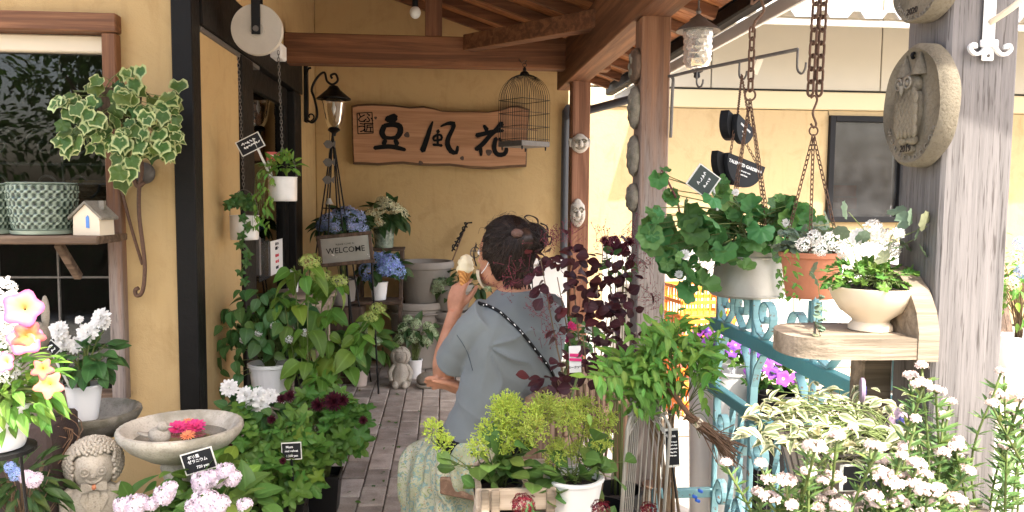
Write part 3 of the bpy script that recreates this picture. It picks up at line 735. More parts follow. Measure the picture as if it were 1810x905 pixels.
GER = variants(lambda i: leaf_polar(m_ger, r_ger, 28, .5 * (i - .6), 'leaf', wav=.05, nw=7), 3)
MUM = variants(lambda i: leaf_polar(m_mum, r_mum, 20, .4 * (i - .8), 'leaf', wav=.06), 3)
SMK = variants(lambda i: leaf_strip(m_smoke, w_obov(.36 + .04 * i), 6, .1 + .1 * i, .2), 3)
NAN = variants(lambda i: leaf_strip(m_nan, w_lance(.17 + .02 * i), 6, .2 + .1 * i, .3), 3)
VAR = variants(lambda i: leaf_strip(m_var, w_lance(.2 + .02 * i), 5, .25 + .2 * i, .5), 3)
GREY = variants(lambda i: leaf_polar(m_grey, r_ger, 18, .3 * (i - .4), 'leaf', wav=.04, nw=7), 2)
p_white = petalmat('white_petals', (.80, .79, .76), center=(.62, .66, .48), c0=.05, c1=.35)
p_cream = petalmat('cream_petals', (.74, .72, .48)); p_blue = petalmat('blue_petals', (.33, .46, .78), var=.3, hue=.03)
p_blue2 = petalmat('dull_blue_petals', (.34, .42, .64), var=.35, hue=.03); p_green = petalmat('green_white_petals', (.44, .54, .32), var=.25)
p_lime = petalmat('lime_petals', (.42, .50, .14), var=.2); p_lil = petalmat('lilac_white_petals', (.80, .70, .78), var=.16, hue=.03)
p_burg = petalmat('burgundy_petals', (.055, .008, .016), var=.4); p_pet = petalmat('petunia_petals', (.60, .12, .27), center=(.78, .58, .22), c0=.2, c1=.98, trans=.2, var=.2)
p_pet2 = petalmat('salmon_petunia', (.67, .15, .16), center=(.80, .52, .12), c0=.2, c1=.98, trans=.2, var=.2); p_pink = petalmat('hot_pink', (.70, .06, .22)); p_orange = petalmat('coral', (.80, .28, .14))
p_purple = petalmat('purple_petals', (.30, .09, .50), center=(.75, .6, .1), c0=.1, c1=.25, var=.3, hue=.04); p_tiny = petalmat('pinkish_buds', (.78, .64, .58), var=.2)
H_white = hydrangea_head('flower_head', p_cream, 40, 1); H_blue = hydrangea_head('flower_head', p_blue, 60, 2); H_blue2 = hydrangea_head('flower_head', p_blue2, 50, 3)
H_green = hydrangea_head('flower_head', p_green, 40, 4, .6, .34); H_lime = hydrangea_head('flower_head', p_lime, 90, 5, .55, .17); H_lil = hydrangea_head('flower_head', p_lil, 46, 6, .7, .40, 5)
H_wht = hydrangea_head('flower_head', p_white, 20, 8, .55, .52, 4)
DAHLIA = [layered_flower('flower', p_white, seed=k) for k in (1, 2)]
MUMF = layered_flower('flower', p_burg, ((16, 1, .1), (15, .9, .45), (13, .75, .8), (10, .55, 1.1), (7, .4, 1.35)), .13, 4)
PINKF = layered_flower('blossom', p_pink, ((14, 1, .1), (12, .8, .4), (8, .5, .9)), .16, 5); CORALF = layered_flower('blossom', p_orange, ((16, 1, .15), (13, .75, .5)), .12, 6)
PETU = trumpet('flower', p_pet); PETU2 = trumpet('flower', p_pet2, star=.25)

def pot(root, c, r0, r1, h, mat, name='pot', n=30, rim=.0, ribs=0, t=.006, soil=True, square=False):
    m = MB(); c = V(c); rr = rim if rim else .004
    prof = [(r0 * .96, 0), (r0, .004)] + [(r0 + (r1 - r0) * k / 6, .004 + (h - .014) * k / 6) for k in range(1, 7)]
    prof = prof[:-1] + [(prof[-1][0], h - rr * 2.2), (r1 + rr, h - rr * 2), (r1 + rr, h - .002), (r1 + rr * .5, h), (r1 - t, h), (r1 - t, h - .02), (r1 - t - (r1 - r0) * .2, h * .75), (.0, h * .74)]
    rf = (lambda a, z, i: 1 + (.018 * (1 if math.cos(a * ribs) > 0 else 0) if 1 < i < 8 else 0)) if ribs else None
    if square:
        def rf(a, z, i): return 1.0 / max(abs(math.cos(a)), abs(math.sin(a))) * .88
    m.lathe(prof, c, 72 if ribs else (40 if square else n), rf=rf)
    o = m.build(name, mat, root, 40)
    if soil:
        s = MB(); n2 = 14
        s.lathe([((r1 - t) * .985, h * .8), ((r1 - t) * .7, h * .84), (r1 * .3, h * .86), (0, h * .87)], c, 16, rf=lambda a, z, i: 1 + .02 * math.sin(a * 5 + i) - (0.0 if not square else 0))
        s.build('soil', M['soil'], root, 180)
    return o
def hyd_plant(root, c, r, nl, heads, leaf, hm, lsize, hsize, seed, base, stemm='stem', hup=.6):
    pts = blob_pts(c, r, nl, seed, .55, -.5, .4)
    place_leaves(root, pts, leaf, size=lsize, seed=seed, droop=.4)
    g = random.Random(seed + 9); hp = []
    for (px_, py_, y_, rp) in heads:
        p = P(px_, py_, y_); nrm = (p - V(c)); nrm = V((nrm.x * .5, nrm.y * .5 - .35 * abs(r[0]), abs(nrm.z) * hup + .6 * r[2])).normalized()
        inst('flower_head', hm, root, aim(p - nrm * S(rp, y_) * .3, nrm.orthogonal(), nrm, S(rp, y_)) @ Matrix.Rotation(g.uniform(0, 6), 4, 'Z')); hp.append((p, nrm))
    stems(root, base, hp + pts[::3], M[stemm], .0022, 1, seed=seed)

# ============================================================ WINDOW SIDE
zs = 1.1815
def scale_pot(label, cx, cy, r0, r1, h, group):
    t = thing('glazed_pot', label, 'plant pot', (cx, cy, zs), group); m = MB(); n, rows = 150, 50; prof = []
    prof = [(r0 * .9, 0), (r0, .006)] + [(r0 + (r1 - r0) * math.sin(k / rows * math.pi / 2), .006 + (h - .012) * k / rows) for k in range(1, rows + 1)] + [(r1 + .003, h - .003), (r1 - .004, h), (r1 - .012, h - .004), (r1 - .016, h * .3), (0, h * .28)]
    def rf(a, z, i):
        if not 2 < i < rows: return 1
        u = a / (2 * math.pi) * 14; w = math.sin(2 * math.pi * z / h * 3.1); d1 = abs((u + .27 * w) % 1 - .5); d2 = abs((u + .5 - .27 * w) % 1 - .5); d = min(d1, d2)
        return 1 + .045 * max(0, 1 - (d / .16) ** 2) + .03 * max(0, 1 - ((.5 - max(d1, d2)) / .2) ** 2) - .02
    m.lathe(prof, (cx, cy, zs + .014), n, rf=rf); m.build('bowl', M['glaze'], t, 60)
    m = MB(); m.lathe([(r0 * .9, 0), (r0 * 1.08, .004), (r0 * 1.12, .018), (r0 * 1.06, .018), (r0 * 1.0, .008), (0, .008)], (cx, cy, zs), 40); m.build('saucer', M['glaze'], t, 40); return t
c = P(77, 398, 3.25); scale_pot('large green glazed pot with scale pattern on the window shelf', c.x, 3.25, .105, .124, .19, 'green glazed pots on the shelf')
c = P(-14, 398, 3.24); scale_pot('smaller grey green scaled pot cut off by the left photo edge', c.x, 3.24, .072, .084, .185, 'green glazed pots on the shelf')
# ceramic house
c = P(171, 404, 3.22); hx, hz = .058, .072; t = thing('ceramic_house', 'little cream ceramic house with a blue door slot on the shelf', 'ornament', (c.x, 3.22, zs))
m = MB(); m.prism([(-hx, 0), (hx, 0), (hx * .96, hz), (0, hz + .05), (-hx * .96, hz)], face_cam((c.x, 3.26, zs), R(-14)), .085); m.build('walls', M['cream'], t)
Mh = face_cam((c.x, 3.26, zs), R(-14)); m = MB()
for s in (-1, 1):
    m.prism([(s * .072, hz - .012), (s * .074, hz - .002), (0, hz + .062), (0, hz + .05)][::s], Mh @ Matrix.Translation((0, 0, -.006)), .1)
m.build('roof', M['stone_d'], t)
m = MB(); m.box(Mh @ V((.038, hz + .045, .04)), (.02, .02, .035)); m.build('chimney', M['stone_d'], t)
m = MB(); m.prism([(-.006, .03), (.008, .028), (.007, .07), (.002, .078), (-.006, .07)], Mh @ Matrix.Translation((.006, 0, .085)), .0025); m.build('door_slot', plain('blue_glaze', (.10, .25, .62), .4), t)
# ivy on the wall, its bracket and the iron hook
c = P(205, 205, 3.17); t = thing('hanging_ivy', 'variegated ivy spilling from a pot hung at the window frame', 'plant', (c.x, c.y, c.z))
m = MB(); m.lathe([(.05, -.06), (.075, -.02), (.085, .06), (.09, .065), (.08, .06), (0, .05)], P(210, 190, 3.2), 20); m.build('pot', M['dark_wood'], t, 40)
pts = blob_pts(P(212, 205, 3.16), (.24, .11, .15), 105, 11, .35, -.9, .5, .25)
for (a, b, n) in ((118, 175, 6), (300, 175, 6), (305, 255, 3), (290, 240, 4), (235, 128, 4), (222, 278, 5), (205, 250, 8), (225, 295, 4), (260, 250, 4)):
    for k in range(n): pts.append((P(a + G.uniform(-14, 14), b + G.uniform(-14, 14), 3.1 + G.uniform(-.03, .05)), V((G.uniform(-.3, .3), -1, .3))))
for k in range(46): pts.append((P(215 + G.gauss(0, 52), 200 + G.gauss(0, 34), 3.06 + G.uniform(-.02, .05)), V((G.uniform(-.4, .4), -1, .2))))
fr = [(p, V((o.x, o.y - 1.1, o.z + .2))) for p, o in pts]
place_leaves(t, fr[:70] + fr[105:], IVY, size=(.05, .085), seed=4, droop=.55, upb=.15, jit=.45, tip=.12); place_leaves(t, fr[70:105], IVYG, size=(.045, .075), seed=5, droop=.55, upb=.15, jit=.45, tip=.12)
stems(t, P(210, 185, 3.2), fr, M['stem'], .0016, 2, spread=.05)
m = MB(); q = P(210, 190, 3.2); m.tube(bez([q + V((0, .06, .05)), q + V((.03, .12, .09)), V((q.x + .05, 3.41, q.z + .06))], 8), .005, 6); m.build('wall_bracket', M['iron'], t)
c = P(255, 306, 3.38); t = thing('wall_hook', 'old iron wall hook with round plate and long scrolled tail', 'hook', (c.x, c.y, c.z))
m = MB(); m.ball(c, (.045, .022, .045), 18, 10); m.build('plate', M['iron_grey'], t, 60)
m = MB(); y_ = 3.33
m.tube([P(a, b, y_) for a, b in ((255, 330), (240, 325), (235, 300), (240, 285), (248, 280), (252, 290), (248, 318), (243, 335), (246, 380), (252, 430), (256, 470), (254, 505), (249, 520), (241, 523), (239, 514), (245, 509))] and bez([P(a, b, y_) for a, b in ((255, 322), (243, 330), (235, 305), (240, 285), (248, 282), (251, 300), (246, 335), (246, 380), (252, 430), (256, 470), (254, 505), (249, 520), (241, 522), (239, 513), (245, 509))], 60), .0085, 8)
m.build('scroll', M['rust'], t, 180)
m = MB(); m.tube(bez([P(a, b, 3.345) for a, b in ((208, 300), (214, 330), (226, 380), (240, 430), (252, 468))], 20), .0065, 7); m.build('brace_rod', M['rust'], t, 180)

# pulley with two tin pots
Y0 = 3.78; c = P(455, 53, Y0); t = thing('pulley', 'pale round pulley disc on a black strap under the eave', 'pulley', (c.x, c.y, c.z))
RY = Matrix.Rotation(R(90), 3, 'X')
m = MB(); m.lathe([(0, .016), (.028, .016), (.03, .02), (.036, .02), (.038, .014), (.105, .018), (.114, .02), (.116, .014), (.108, 0), (.116, -.014), (.112, -.02), (0, -.018)], c, 48, M=RY); m.build('wheel', M['dial'], t, 40)
m = MB(); m.box(c + V((0, -.03, .075)), (.04, .006, .2), ch=.002); m.box(c + V((0, .03, .075)), (.04, .006, .2), ch=.002); m.box(c + V((0, 0, .19)), (.044, .07, .04), ch=.004); m.box(c + V((0, 0, .55)), (.04, .04, .7)); m.build('strap', M['iron'], t)
m = MB(); m.lathe([(0, .04), (.012, .04), (.014, .034), (.014, -.04), (0, -.04)], c, 14, M=RY); m.build('axle', M['iron_grey'], t, 40)
LNK = link_mesh('chain_link', .02, .009, .0016, M['iron_grey'], 8); LNKr = link_mesh('chain_link', .017, .008, .0013, M['rust'], 8)
for i, (x0, yt, xa, ya, x1, y1, x2, y2, lab) in enumerate(((419, 66, 421, 100, 428, 322, 432, 402, 'left tin pot with dark five-fingered vine leaves, hung lower by the door'), (492, 66, 492, 90, 496, 250, 500, 334, 'right tin pot of ferny greens with red tag, hung higher by the door'))):
    b = P(x2, y2, Y0); tr = .066; th = .114; base = b - V((0, 0, th / 2)); t = thing('tin_pot', lab, 'hanging pot', base, 'tin pots hung from the pulley')
    pot(t, base, tr * .97, tr, th, M['galv'], 'tin', 32, .002)
    m = MB(); m.tube([b + V((tr * math.cos(a), 0, th / 2 - .01 + .13 * math.sin(a))) for a in np.linspace(0, math.pi, 14)], .0018, 5); m.build('handle', M['iron_grey'], t, 180)
    top = b + V((0, 0, th / 2 + .12)); ct = V((P(xa, ya, Y0).x, Y0, P(xa, ya, Y0).z)); mats = []
    chain(t, ct, top, LNK, .016, 'chain', mats=mats); join_inst(t, 'chain', mats, kind=None)
    if i == 0:
        pts = blob_pts(b + V((-.005, -.01, .1)), (.085, .07, .05), 26, 21, .4, -.3)
        pts2 = []
        for k in range(16):
            yy = 385 + k * 8; pts2.append((P(430 + 8 * math.sin(k * .9) + k * .2, yy, Y0 - .075), V((math.sin(k * 2.1), -1, 0))))
        m = MB(); m.tube(bez([p for p, o in pts2], 30), .0012, 4); m.build('vine', M['stem'], t)
        for p, o in pts + pts2[::2]:
            for q in range(5):
                a = q * 1.256; place_leaves(t, [(p, V((math.cos(a), -.4, math.sin(a))))], DKL, size=(.024, .032), seed=int(q + p.z * 977), droop=.1, jit=.12, upb=0)
    else:
        pts = blob_pts(b + V((0, -.01, .1)), (.085, .07, .055), 90, 22, .2, -.3)
        place_leaves(t, pts, NAN, size=(.03, .05), seed=3, droop=.1)
        tr_ = []
        for k in range(60):
            u = k / 60; tr_.append((P(474 - 14 * u + G.uniform(-16, 16), 300 + 105 * u, Y0 - .06 + G.uniform(-.04, .03)), V((G.uniform(-1, 1), -.6, -.4))))
        place_leaves(t, tr_, NAN, size=(.025, .042), seed=6, droop=.6)
        m = MB()
        for k in range(6): m.tube(bez([b + V((-.04, -.02, .06)), P(470 - k * 3, 305, Y0 - .07), P(466 - k * 4, 360 + k * 8, Y0 - .07)], 8), .001, 4)
        m.build('vine', M['stem'], t)
def stick_tag(label, corners, Y, stick, lines, mat=None, cat='plant tag', name='plant_label', smat='clearp', group=None, rim=True, txt=None, tmat='chalk'):
    q = [P(a, b, Y) for a, b in corners]; cen = sum(q, V((0, 0, 0))) / 4; t = thing(name, label, cat, cen, group)
    ux = (q[1] - q[0]).normalized(); uy = (q[0] - q[3]); uy = (uy - ux * uy.dot(ux)).normalized(); uz = ux.cross(uy)
    W = ((q[1] - q[0]).length + (q[2] - q[3]).length) / 2; Hh = ((q[0] - q[3]).length + (q[1] - q[2]).length) / 2
    M4 = Matrix((ux, uy, uz)).transposed().to_4x4(); M4.translation = cen
    if rim: 
        m = MB(); m.box(cen - uz * .0015, (W * 1.1, Hh * 1.14, .002), M4.to_3x3(), .0006); m.build('sleeve', M['clearp'], t)
    m = MB(); m.box(cen, (W, Hh, .002), M4.to_3x3(), .0006); m.build('board', mat or M['slate'], t)
    if stick:
        m = MB(); m.tube([P(stick[0], stick[1], Y + .003), P(stick[2], stick[3], Y + .01)], S(2.2, Y), 6); m.build('stick', M[smat], t, 60)
    for i, (x0, x1, yy, h) in enumerate(lines): scribble(t, M4 @ Matrix.Translation((0, 0, .001)), x0 * W, x1 * W, yy * Hh, h * Hh, M[tmat], int(cen.x * 999) + i, r=max(.0006, S(.8, Y)))
    for (body, x0, yy, h, mt) in (txt or []): text_part(t, body, M4 @ Matrix.Translation((x0 * W, yy * Hh, .0016)), h * Hh, M[mt], bold=.012)
    return t
stick_tag('black plant label on a pale stick in the upper tin pot', ((420, 252), (456, 234), (465, 256), (428, 277)), 3.74, (448, 246, 480, 316), ((-.35, .3, .2, .2), (-.3, .35, -.1, .18)))
stick_tag('small coral red plant tag in the upper tin pot', ((471, 268), (494, 269), (494, 285), (471, 284)), 3.8, (474, 283, 480, 312), ((-.4, .4, .1, .12),), mat=plain('coral_card', (.62, .12, .10), .6), rim=False)
# paper notice inside the door glass
xs = XL + .012; q = [PX(478, 427, xs), PX(499, 419, xs), PX(500, 480, xs), PX(478, 488, xs)]
cen = sum(q, V((0, 0, 0))) / 4; W = abs(q[1].y - q[0].y); Hh = abs(q[0].z - q[3].z); t = thing('paper_notice', 'white paper notice with red and black print on the door', 'notice', cen)
Mn = Matrix.Translation(cen) @ Matrix.Rotation(R(90), 4, 'Z') @ Matrix.Rotation(R(90), 4, 'X')
m = MB(); m.box(cen, (.003, W, Hh)); m.build('paper', M['white'], t)
m = MB(); m.box(cen + V((-.006, -W * .9, 0)), (.002, W * .8, Hh * 1.1)); m.build('plastic_sleeve', M['glass_grey'], t)
Mn = Mn @ Matrix.Translation((0, 0, .003)) @ Matrix.Scale(W / .28, 4, (1, 0, 0))
for body, yy, h, mt in (('ポイント', .38, .085, 'ink'), ('感謝デー', .25, .085, 'ink'), ('毎月20日', .03, .085, 'red'), ('30日 2倍', -.15, .085, 'red'), ('3倍進呈', -.33, .08, 'ink')): text_part(t, body, Mn @ Matrix.Translation((0, yy * Hh, 0)), h * Hh * 1.2, M[mt], bold=.01)

# wall lantern on scrolled arm
Yl = 5.95; c = P(590, 190, Yl); t = thing('wall_lantern', 'black scrolled wall lantern with clear glass above the flowers', 'lantern', P(542, 165, 6.02))
m = MB(); xw = XL + .014; m.box((xw, 6.02, P(542, 165, 6.02).z), (.028, .06, S(100, 6.0)), ch=.008); m.build('wall_plate', M['iron'], t)
m = MB(); hub = V((c.x, Yl, P(590, 150, Yl).z))
m.tube(bez([V((xw, 6.0, P(545, 212, 6).z)), P(553, 216, Yl), P(561, 203, Yl), P(556, 175, Yl), P(551, 158, Yl), P(560, 138, Yl), P(573, 128, Yl), P(578, 143, Yl), P(588, 149, Yl), P(597, 142, Yl), P(593, 131, Yl), P(585, 133, Yl), P(587, 139, Yl)], 60), .009, 7)
m.tube(bez([V((xw, 6.0, P(545, 135, 6).z)), P(545, 122, Yl), P(550, 120, Yl)], 10), .008, 6); m.tube(spiral(P(549, 206, Yl), (1, 0, 0), (0, 0, 1), .03, .008, -1.5, 4), .006, 6)
m.build('scroll_arm', M['iron'], t, 180)
k_ = S(1, Yl); m = MB(); zc = lambda py: P(590, py, Yl).z
m.lathe([(0, zc(150) - zc(190)), (7 * k_, zc(152) - zc(190)), (11 * k_, zc(158) - zc(190)), (13 * k_, zc(160) - zc(190)), (22 * k_, zc(168) - zc(190)), (29 * k_, zc(174) - zc(190)), (29 * k_, zc(176) - zc(190)), (18 * k_, zc(172) - zc(190)), (0, zc(165) - zc(190))], V((c.x, Yl, zc(190))), 28); m.build('cap', M['iron'], t, 40)
m = MB(); m.lathe([(23 * k_, zc(175) - zc(190)), (19 * k_, zc(185) - zc(190)), (17 * k_, zc(200) - zc(190)), (14 * k_, zc(215) - zc(190)), (9 * k_, zc(228) - zc(190))], V((c.x, Yl, zc(190))), 24); m.build('glass_shade', M['glass_clear'], t, 180)
m = MB(); m.lathe([(0, -.02), (.008, 0), (.015, .02), (.016, .035), (.01, .055), (.008, .08), (0, .08)], V((c.x, Yl, zc(200))), 14); m.build('bulb', M['bulb'], t, 180)
m = MB(); m.lathe([(10 * k_, 0), (11 * k_, -.01), (4 * k_, -.03), (3 * k_, -.05), (0, -.055)], V((c.x, Yl, zc(228))), 16); m.build('finial', M['iron'], t, 40)
# iron obelisk with fish chime
Yo = 5.62; ap = P(588, 236, Yo); t = thing('obelisk_trellis', 'black iron obelisk trellis with a string of fish chimes', 'trellis', (ap.x, Yo, 0))
for k in range(6):
    a = k * math.pi / 3 + .25; m = MB(); m.tube([ap, V((ap.x + .26 * math.cos(a), Yo + .26 * math.sin(a) * .6, 0))], .0055, 5); m.build('rod', M['iron'], t)
for zz, rr in ((1.25, .12), (.75, .2)):
    f = rr; m = MB(); q = (ap.z - zz) / ap.z * .26; m.tube([V((ap.x + q * math.cos(a), Yo + q * math.sin(a) * .6, zz)) for a in np.linspace(0, 2 * math.pi, 25)[:-1]], .004, 5, closed=True); m.build('hoop', M['iron'], t)
t = thing('fish_chime', 'hanging string of three grey metal fish and a bell', 'wind chime', P(580, 250, 5.4))
m = MB(); m.tube([P(583, 232, 5.4), P(578, 352, 5.4)], .0012, 4); m.build('cord', M['iron'], t)
for i, py in enumerate((255, 287, 318)):
    m = MB(); cc = P(581 - i, py, 5.4); sc = S(9, 5.4)
    m.prism([(-1, .1), (-.4, .75), (.3, .75), (.8, .25), (1.3, .7), (1.25, -.7), (.8, -.25), (.3, -.8), (-.4, -.75)], face_cam(cc) @ Matrix.Scale(sc, 4), .35); m.build('fish', M['iron_grey'], t)
m = MB(); m.lathe([(0, .04), (.012, .04), (.018, .02), (.03, 0), (.026, 0), (0, .02)], P(582, 361, 5.4), 18); m.build('bell', M['zinc'], t, 40)
# bare bulb under the king post side
c = P(734, 22, 5.2); t = thing('bare_bulb', 'bare white bulb in a black socket beside the short roof post', 'light bulb', c)
m = MB(); m.ball(c, (.036, .036, .04), 16, 10); m.build('bulb', M['bulb'], t, 180); m = MB(); m.lathe([(.017, .03), (.02, .035), (.02, .09), (.012, .1), (0, .1)], c, 14); m.tube([c + V((0, 0, .09)), c + V((0, 0, .42))], .006, 6); m.build('socket', M['black'], t, 40)

# ---------------------------------------------------------- carved shop sign
Ys = 6.47; sg = thing('shop_sign', 'live-edge wooden sign board with black brushed characters on the back wall', 'sign', P(776, 245, Ys))
def SP(u, v): return P(610 + u * 370 / 1810, 170 + v * 140 / 685, Ys)           # crop coordinates of the sign to the wall plane
outline = [(62, 92), (110, 78), (230, 72), (420, 82), (560, 100), (680, 92), (760, 108), (840, 130), (960, 135), (1100, 134), (1240, 138), (1350, 122), (1430, 90), (1490, 88), (1590, 118), (1578, 250), (1570, 420), (1562, 612), (1440, 618), (1250, 634), (1080, 625), (900, 602), (760, 605), (640, 600), (500, 585), (420, 588), (280, 600), (150, 592), (76, 590), (68, 400)]
q = [SP(u, v) for u, v in outline]; n = len(q); cx = sum(p.x for p in q) / n; cz = sum(p.z for p in q) / n
m = MB(); fr = [(p.x, Ys - .06, p.z) for p in q]; inn = [(cx + (p.x - cx) * .985, Ys - .068, cz + (p.z - cz) * .93) for p in q]; bk = [(p.x, Ys + .02, p.z) for p in q]
m.add(fr + bk, [(i, (i + 1) % n, n + (i + 1) % n, n + i)[::-1] for i in range(n)]); m.add(fr + inn, [(i, (i + 1) % n, n + (i + 1) % n, n + i) for i in range(n)]); m.build('bark_edge', M['sign_edge'], sg)
m = MB(); m.add(inn, [tuple(range(n))]); m.build('board', M['sign_wood'], sg)
def brush(name, strokes, mat, yoff=.0725, dy=.0):
    m = MB()
    for k, (pts, ws) in enumerate(strokes):
        cp = bez([V((a, 0, b)) for a, b in pts], 14); nn = len(cp); wv = np.interp(np.linspace(0, len(ws) - 1, nn), range(len(ws)), ws)
        L = []; Rr = []
        for i in range(nn):
            tg = (cp[min(i + 1, nn - 1)] - cp[max(i - 1, 0)]).normalized(); no = V((-tg.z, 0, tg.x)); L.append(cp[i] + no * wv[i] / 2); Rr.append(cp[i] - no * wv[i] / 2)
        # rounded ends
        def cap(i, d): 
            tg = (cp[i] - cp[i + d]).normalized(); return [cp[i] + tg * wv[i] * .38]
        loop = L + cap(nn - 1, -1) + Rr[::-1] + cap(0, 1); f = []; b = []
        f = [SP(p.x, p.z) for p in loop]; f = [V((p.x, Ys - yoff - .0006 * k, p.z)) for p in f]
        vs = f + [p + V((0, .004, 0)) for p in f]; kk = len(f); fs = []
        for i in range(nn - 1): fs.append((i, i + 1, kk - 3 - i, kk - 2 - i))
        fs.append((nn - 1, nn, nn + 1)); fs.append((0, kk - 2, kk - 1))
        fs += [(i, (i + 1) % kk, kk + (i + 1) % kk, kk + i) for i in range(kk)]
        m.add(vs, fs)
    return m.build(name, mat, sg)
mame = [([(365, 210), (440, 185)], (50, 56, 62, 58)), ([(368, 205), (440, 205)], (55, 60, 55)), ([(345, 262), (325, 320), (345, 365)], (46, 50, 44)), ([(345, 262), (420, 252), (475, 268), (480, 320), (450, 365)], (36, 44, 52, 52, 44)), ([(345, 362), (400, 368), (455, 360)], (34, 30, 34)), ([(355, 385), (340, 420)], (36, 40)), ([(440, 385), (455, 420)], (38, 42)), ([(262, 452), (380, 440), (460, 452), (522, 468)], (36, 40, 40, 30))]
kaze = [([(758, 228), (735, 290), (710, 370), (672, 475)], (16, 34, 42, 50)), ([(828, 268), (880, 245), (935, 245), (930, 290), (895, 360), (885, 420), (915, 480), (960, 492), (972, 440)], (14, 28, 44, 34, 40, 46, 44, 36, 22)), ([(800, 310), (808, 312)], (36, 40)), ([(768, 358), (800, 340), (830, 345), (832, 380), (770, 388), (768, 358)], (22, 20, 22, 22, 20, 22)), ([(800, 330), (802, 430)], (18, 22)), ([(765, 425), (805, 428), (836, 432)], (24, 22, 26))]
hana = [([(1135, 345), (1200, 330), (1270, 312), (1360, 305)], (40, 38, 34, 26)), ([(1198, 262), (1222, 298)], (26, 40)), ([(1350, 242), (1310, 290), (1250, 345), (1190, 415), (1130, 465)], (46, 42, 38, 40, 36)), ([(1165, 430), (1170, 480), (1172, 515)], (30, 32, 22)), ([(1300, 370), (1285, 430), (1290, 480), (1320, 510), (1370, 505), (1390, 470), (1385, 425)], (36, 40, 40, 40, 38, 34, 14)), ([(1330, 372), (1345, 400)], (30, 14))]
for st in (mame, kaze, hana): brush('character', st, M['ink'])
m = MB()
for a, b in (((112, 155), (240, 148)), ((240, 148), (250, 325)), ((250, 325), (120, 332)), ((120, 332), (112, 155))):
    p0, p1 = SP(*a), SP(*b); m.tube([V((p0.x, Ys - .072, p0.z)), V((p1.x, Ys - .072, p1.z))], .0032, 4)
m.build('seal_border', M['ink'], sg)
for ch, u, v in (('ふ', 208, 200), ('匠', 212, 285), ('と', 150, 200), ('う', 155, 285)):
    p = SP(u, v); text_part(sg, ch, face_cam((p.x, Ys - .0725, p.z)), .085, M['ink'], 'seal_character', bold=.012)
kn = plain('dark_knot', (.055, .025, .014), .5, var=.5, sc=80)
for u, v, r_ in ((538, 340, 30), (1238, 490, 34), (1010, 540, 22), (655, 580, 24), (270, 195, 16)):
    p = SP(u, v); m = MB(); m.lathe([(0, .0012), (S(r_ * .1, Ys), .0012), (S(r_ * .16, Ys), .0002)], (p.x, Ys - .0685, p.z), 14, M=RY, rf=lambda a, z, i: 1 + .12 * math.sin(a * 3 + u)); m.build('knot', kn, sg, 60)
# bird cage
Yc = 4.9; c0 = P(926, 250, Yc); r = S(43, Yc); t = thing('bird_cage', 'empty black wire bird cage hanging from the tie beam before the sign', 'bird cage', c0)
zb = c0.z; zt = P(926, 178, Yc).z; hd = S(46, Yc); Mr = Matrix.Rotation(R(35), 4, 'Z'); cage = MB()
def cpt(u, v, z): return V((c0.x, Yc, 0)) + (Mr @ V((u, v, 0))) + V((0, 0, z))
hw = r * .74
for i in range(13):
    f = -1 + 2 * i / 12
    for (a, b) in ((f, -1), (f, 1), (-1, f), (1, f)):
        pts = [cpt(a * hw, b * hw, zb), cpt(a * hw, b * hw, zt)] + [cpt(a * hw * math.cos(q), b * hw * math.cos(q), zt + hd * math.sin(q)) for q in np.linspace(.2, 1.45, 7)]
        cage.tube(pts, .0013, 4)
for zz in (zb + .01, zb + (zt - zb) * .35, zb + (zt - zb) * .68, zt):
    cage.tube([cpt(a * hw, b * hw, zz) for a, b in ((-1, -1), (1, -1), (1, 1), (-1, 1))], .002, 4, closed=True)
cage.build('wires', M['iron'], t, kind='stuff')
m = MB(); m.box(V((c0.x, Yc, zb - .018)), (hw * 2.04, hw * 2.04, .034), Mr.to_3x3(), .003); m.build('tray', M['iron_grey'], t)
for a, b in ((-1, -1), (1, -1), (1, 1), (-1, 1)):
    m = MB(); m.lathe([(.004, -.022), (.006, 0)], cpt(a * hw * .85, b * hw * .85, zb - .035), 8); m.build('foot', M['iron'], t)
m = MB(); tp = V((c0.x, Yc, zt + hd)); m.lathe([(.03, 0), (.022, .012), (.01, .02), (.012, .03), (.004, .045)], tp, 14); m.tube([tp + V((.012 * math.cos(a), 0, .055 + .012 * math.sin(a))) for a in np.linspace(0, 6.283, 13)[:-1]], .002, 5, closed=True); m.tube(bez([tp + V((0, 0, .06)), tp + V((.01, 0, .085)), V((c0.x, 5.1, 2.2)), V((c0.x, 5.27, 2.25))], 10), .0018, 5); m.build('hanger', M['iron'], t, 60)
m = MB(); m.tube([cpt(-hw, 0, zb + (zt - zb) * .3), cpt(hw, 0, zb + (zt - zb) * .3)], .004, 6); m.build('perch', M['twig'], t)
# ============================================================ BACK OF THE PORCH
# trees behind the viewer that the panes mirror
def tree(label, x, y, h, seed):
    t = thing('garden_tree', label, 'tree', (x, y, 0), 'garden trees opposite the porch'); m = MB()
    m.tube(bez([(x, y, 0), (x + .1, y, h * .3), (x, y + .1, h * .75)], 8), [.14, .13, .12, .11, .09, .07, .05, .04, .03], 8)
    for k in range(6): a = k * 1.1; m.tube(bez([(x, y, h * .3), (x + .5 * math.cos(a), y + .5 * math.sin(a), h * .5), (x + 1.1 * math.cos(a), y + 1.1 * math.sin(a), h * .7)], 6), [.05, .045, .04, .035, .03, .02, .015], 6)
    m.build('trunk', M['twig'], t, 180); pts = []
    for k in range(9): a = k * 2.4; pts += blob_pts((x + .9 * math.cos(a), y + .7 * math.sin(a), h * (.45 + .06 * k)), (.85, .8, .6), 420, seed + k, .3, -1)
    place_leaves(t, pts, HYD, size=(.09, .15), seed=seed, stuff='crown')
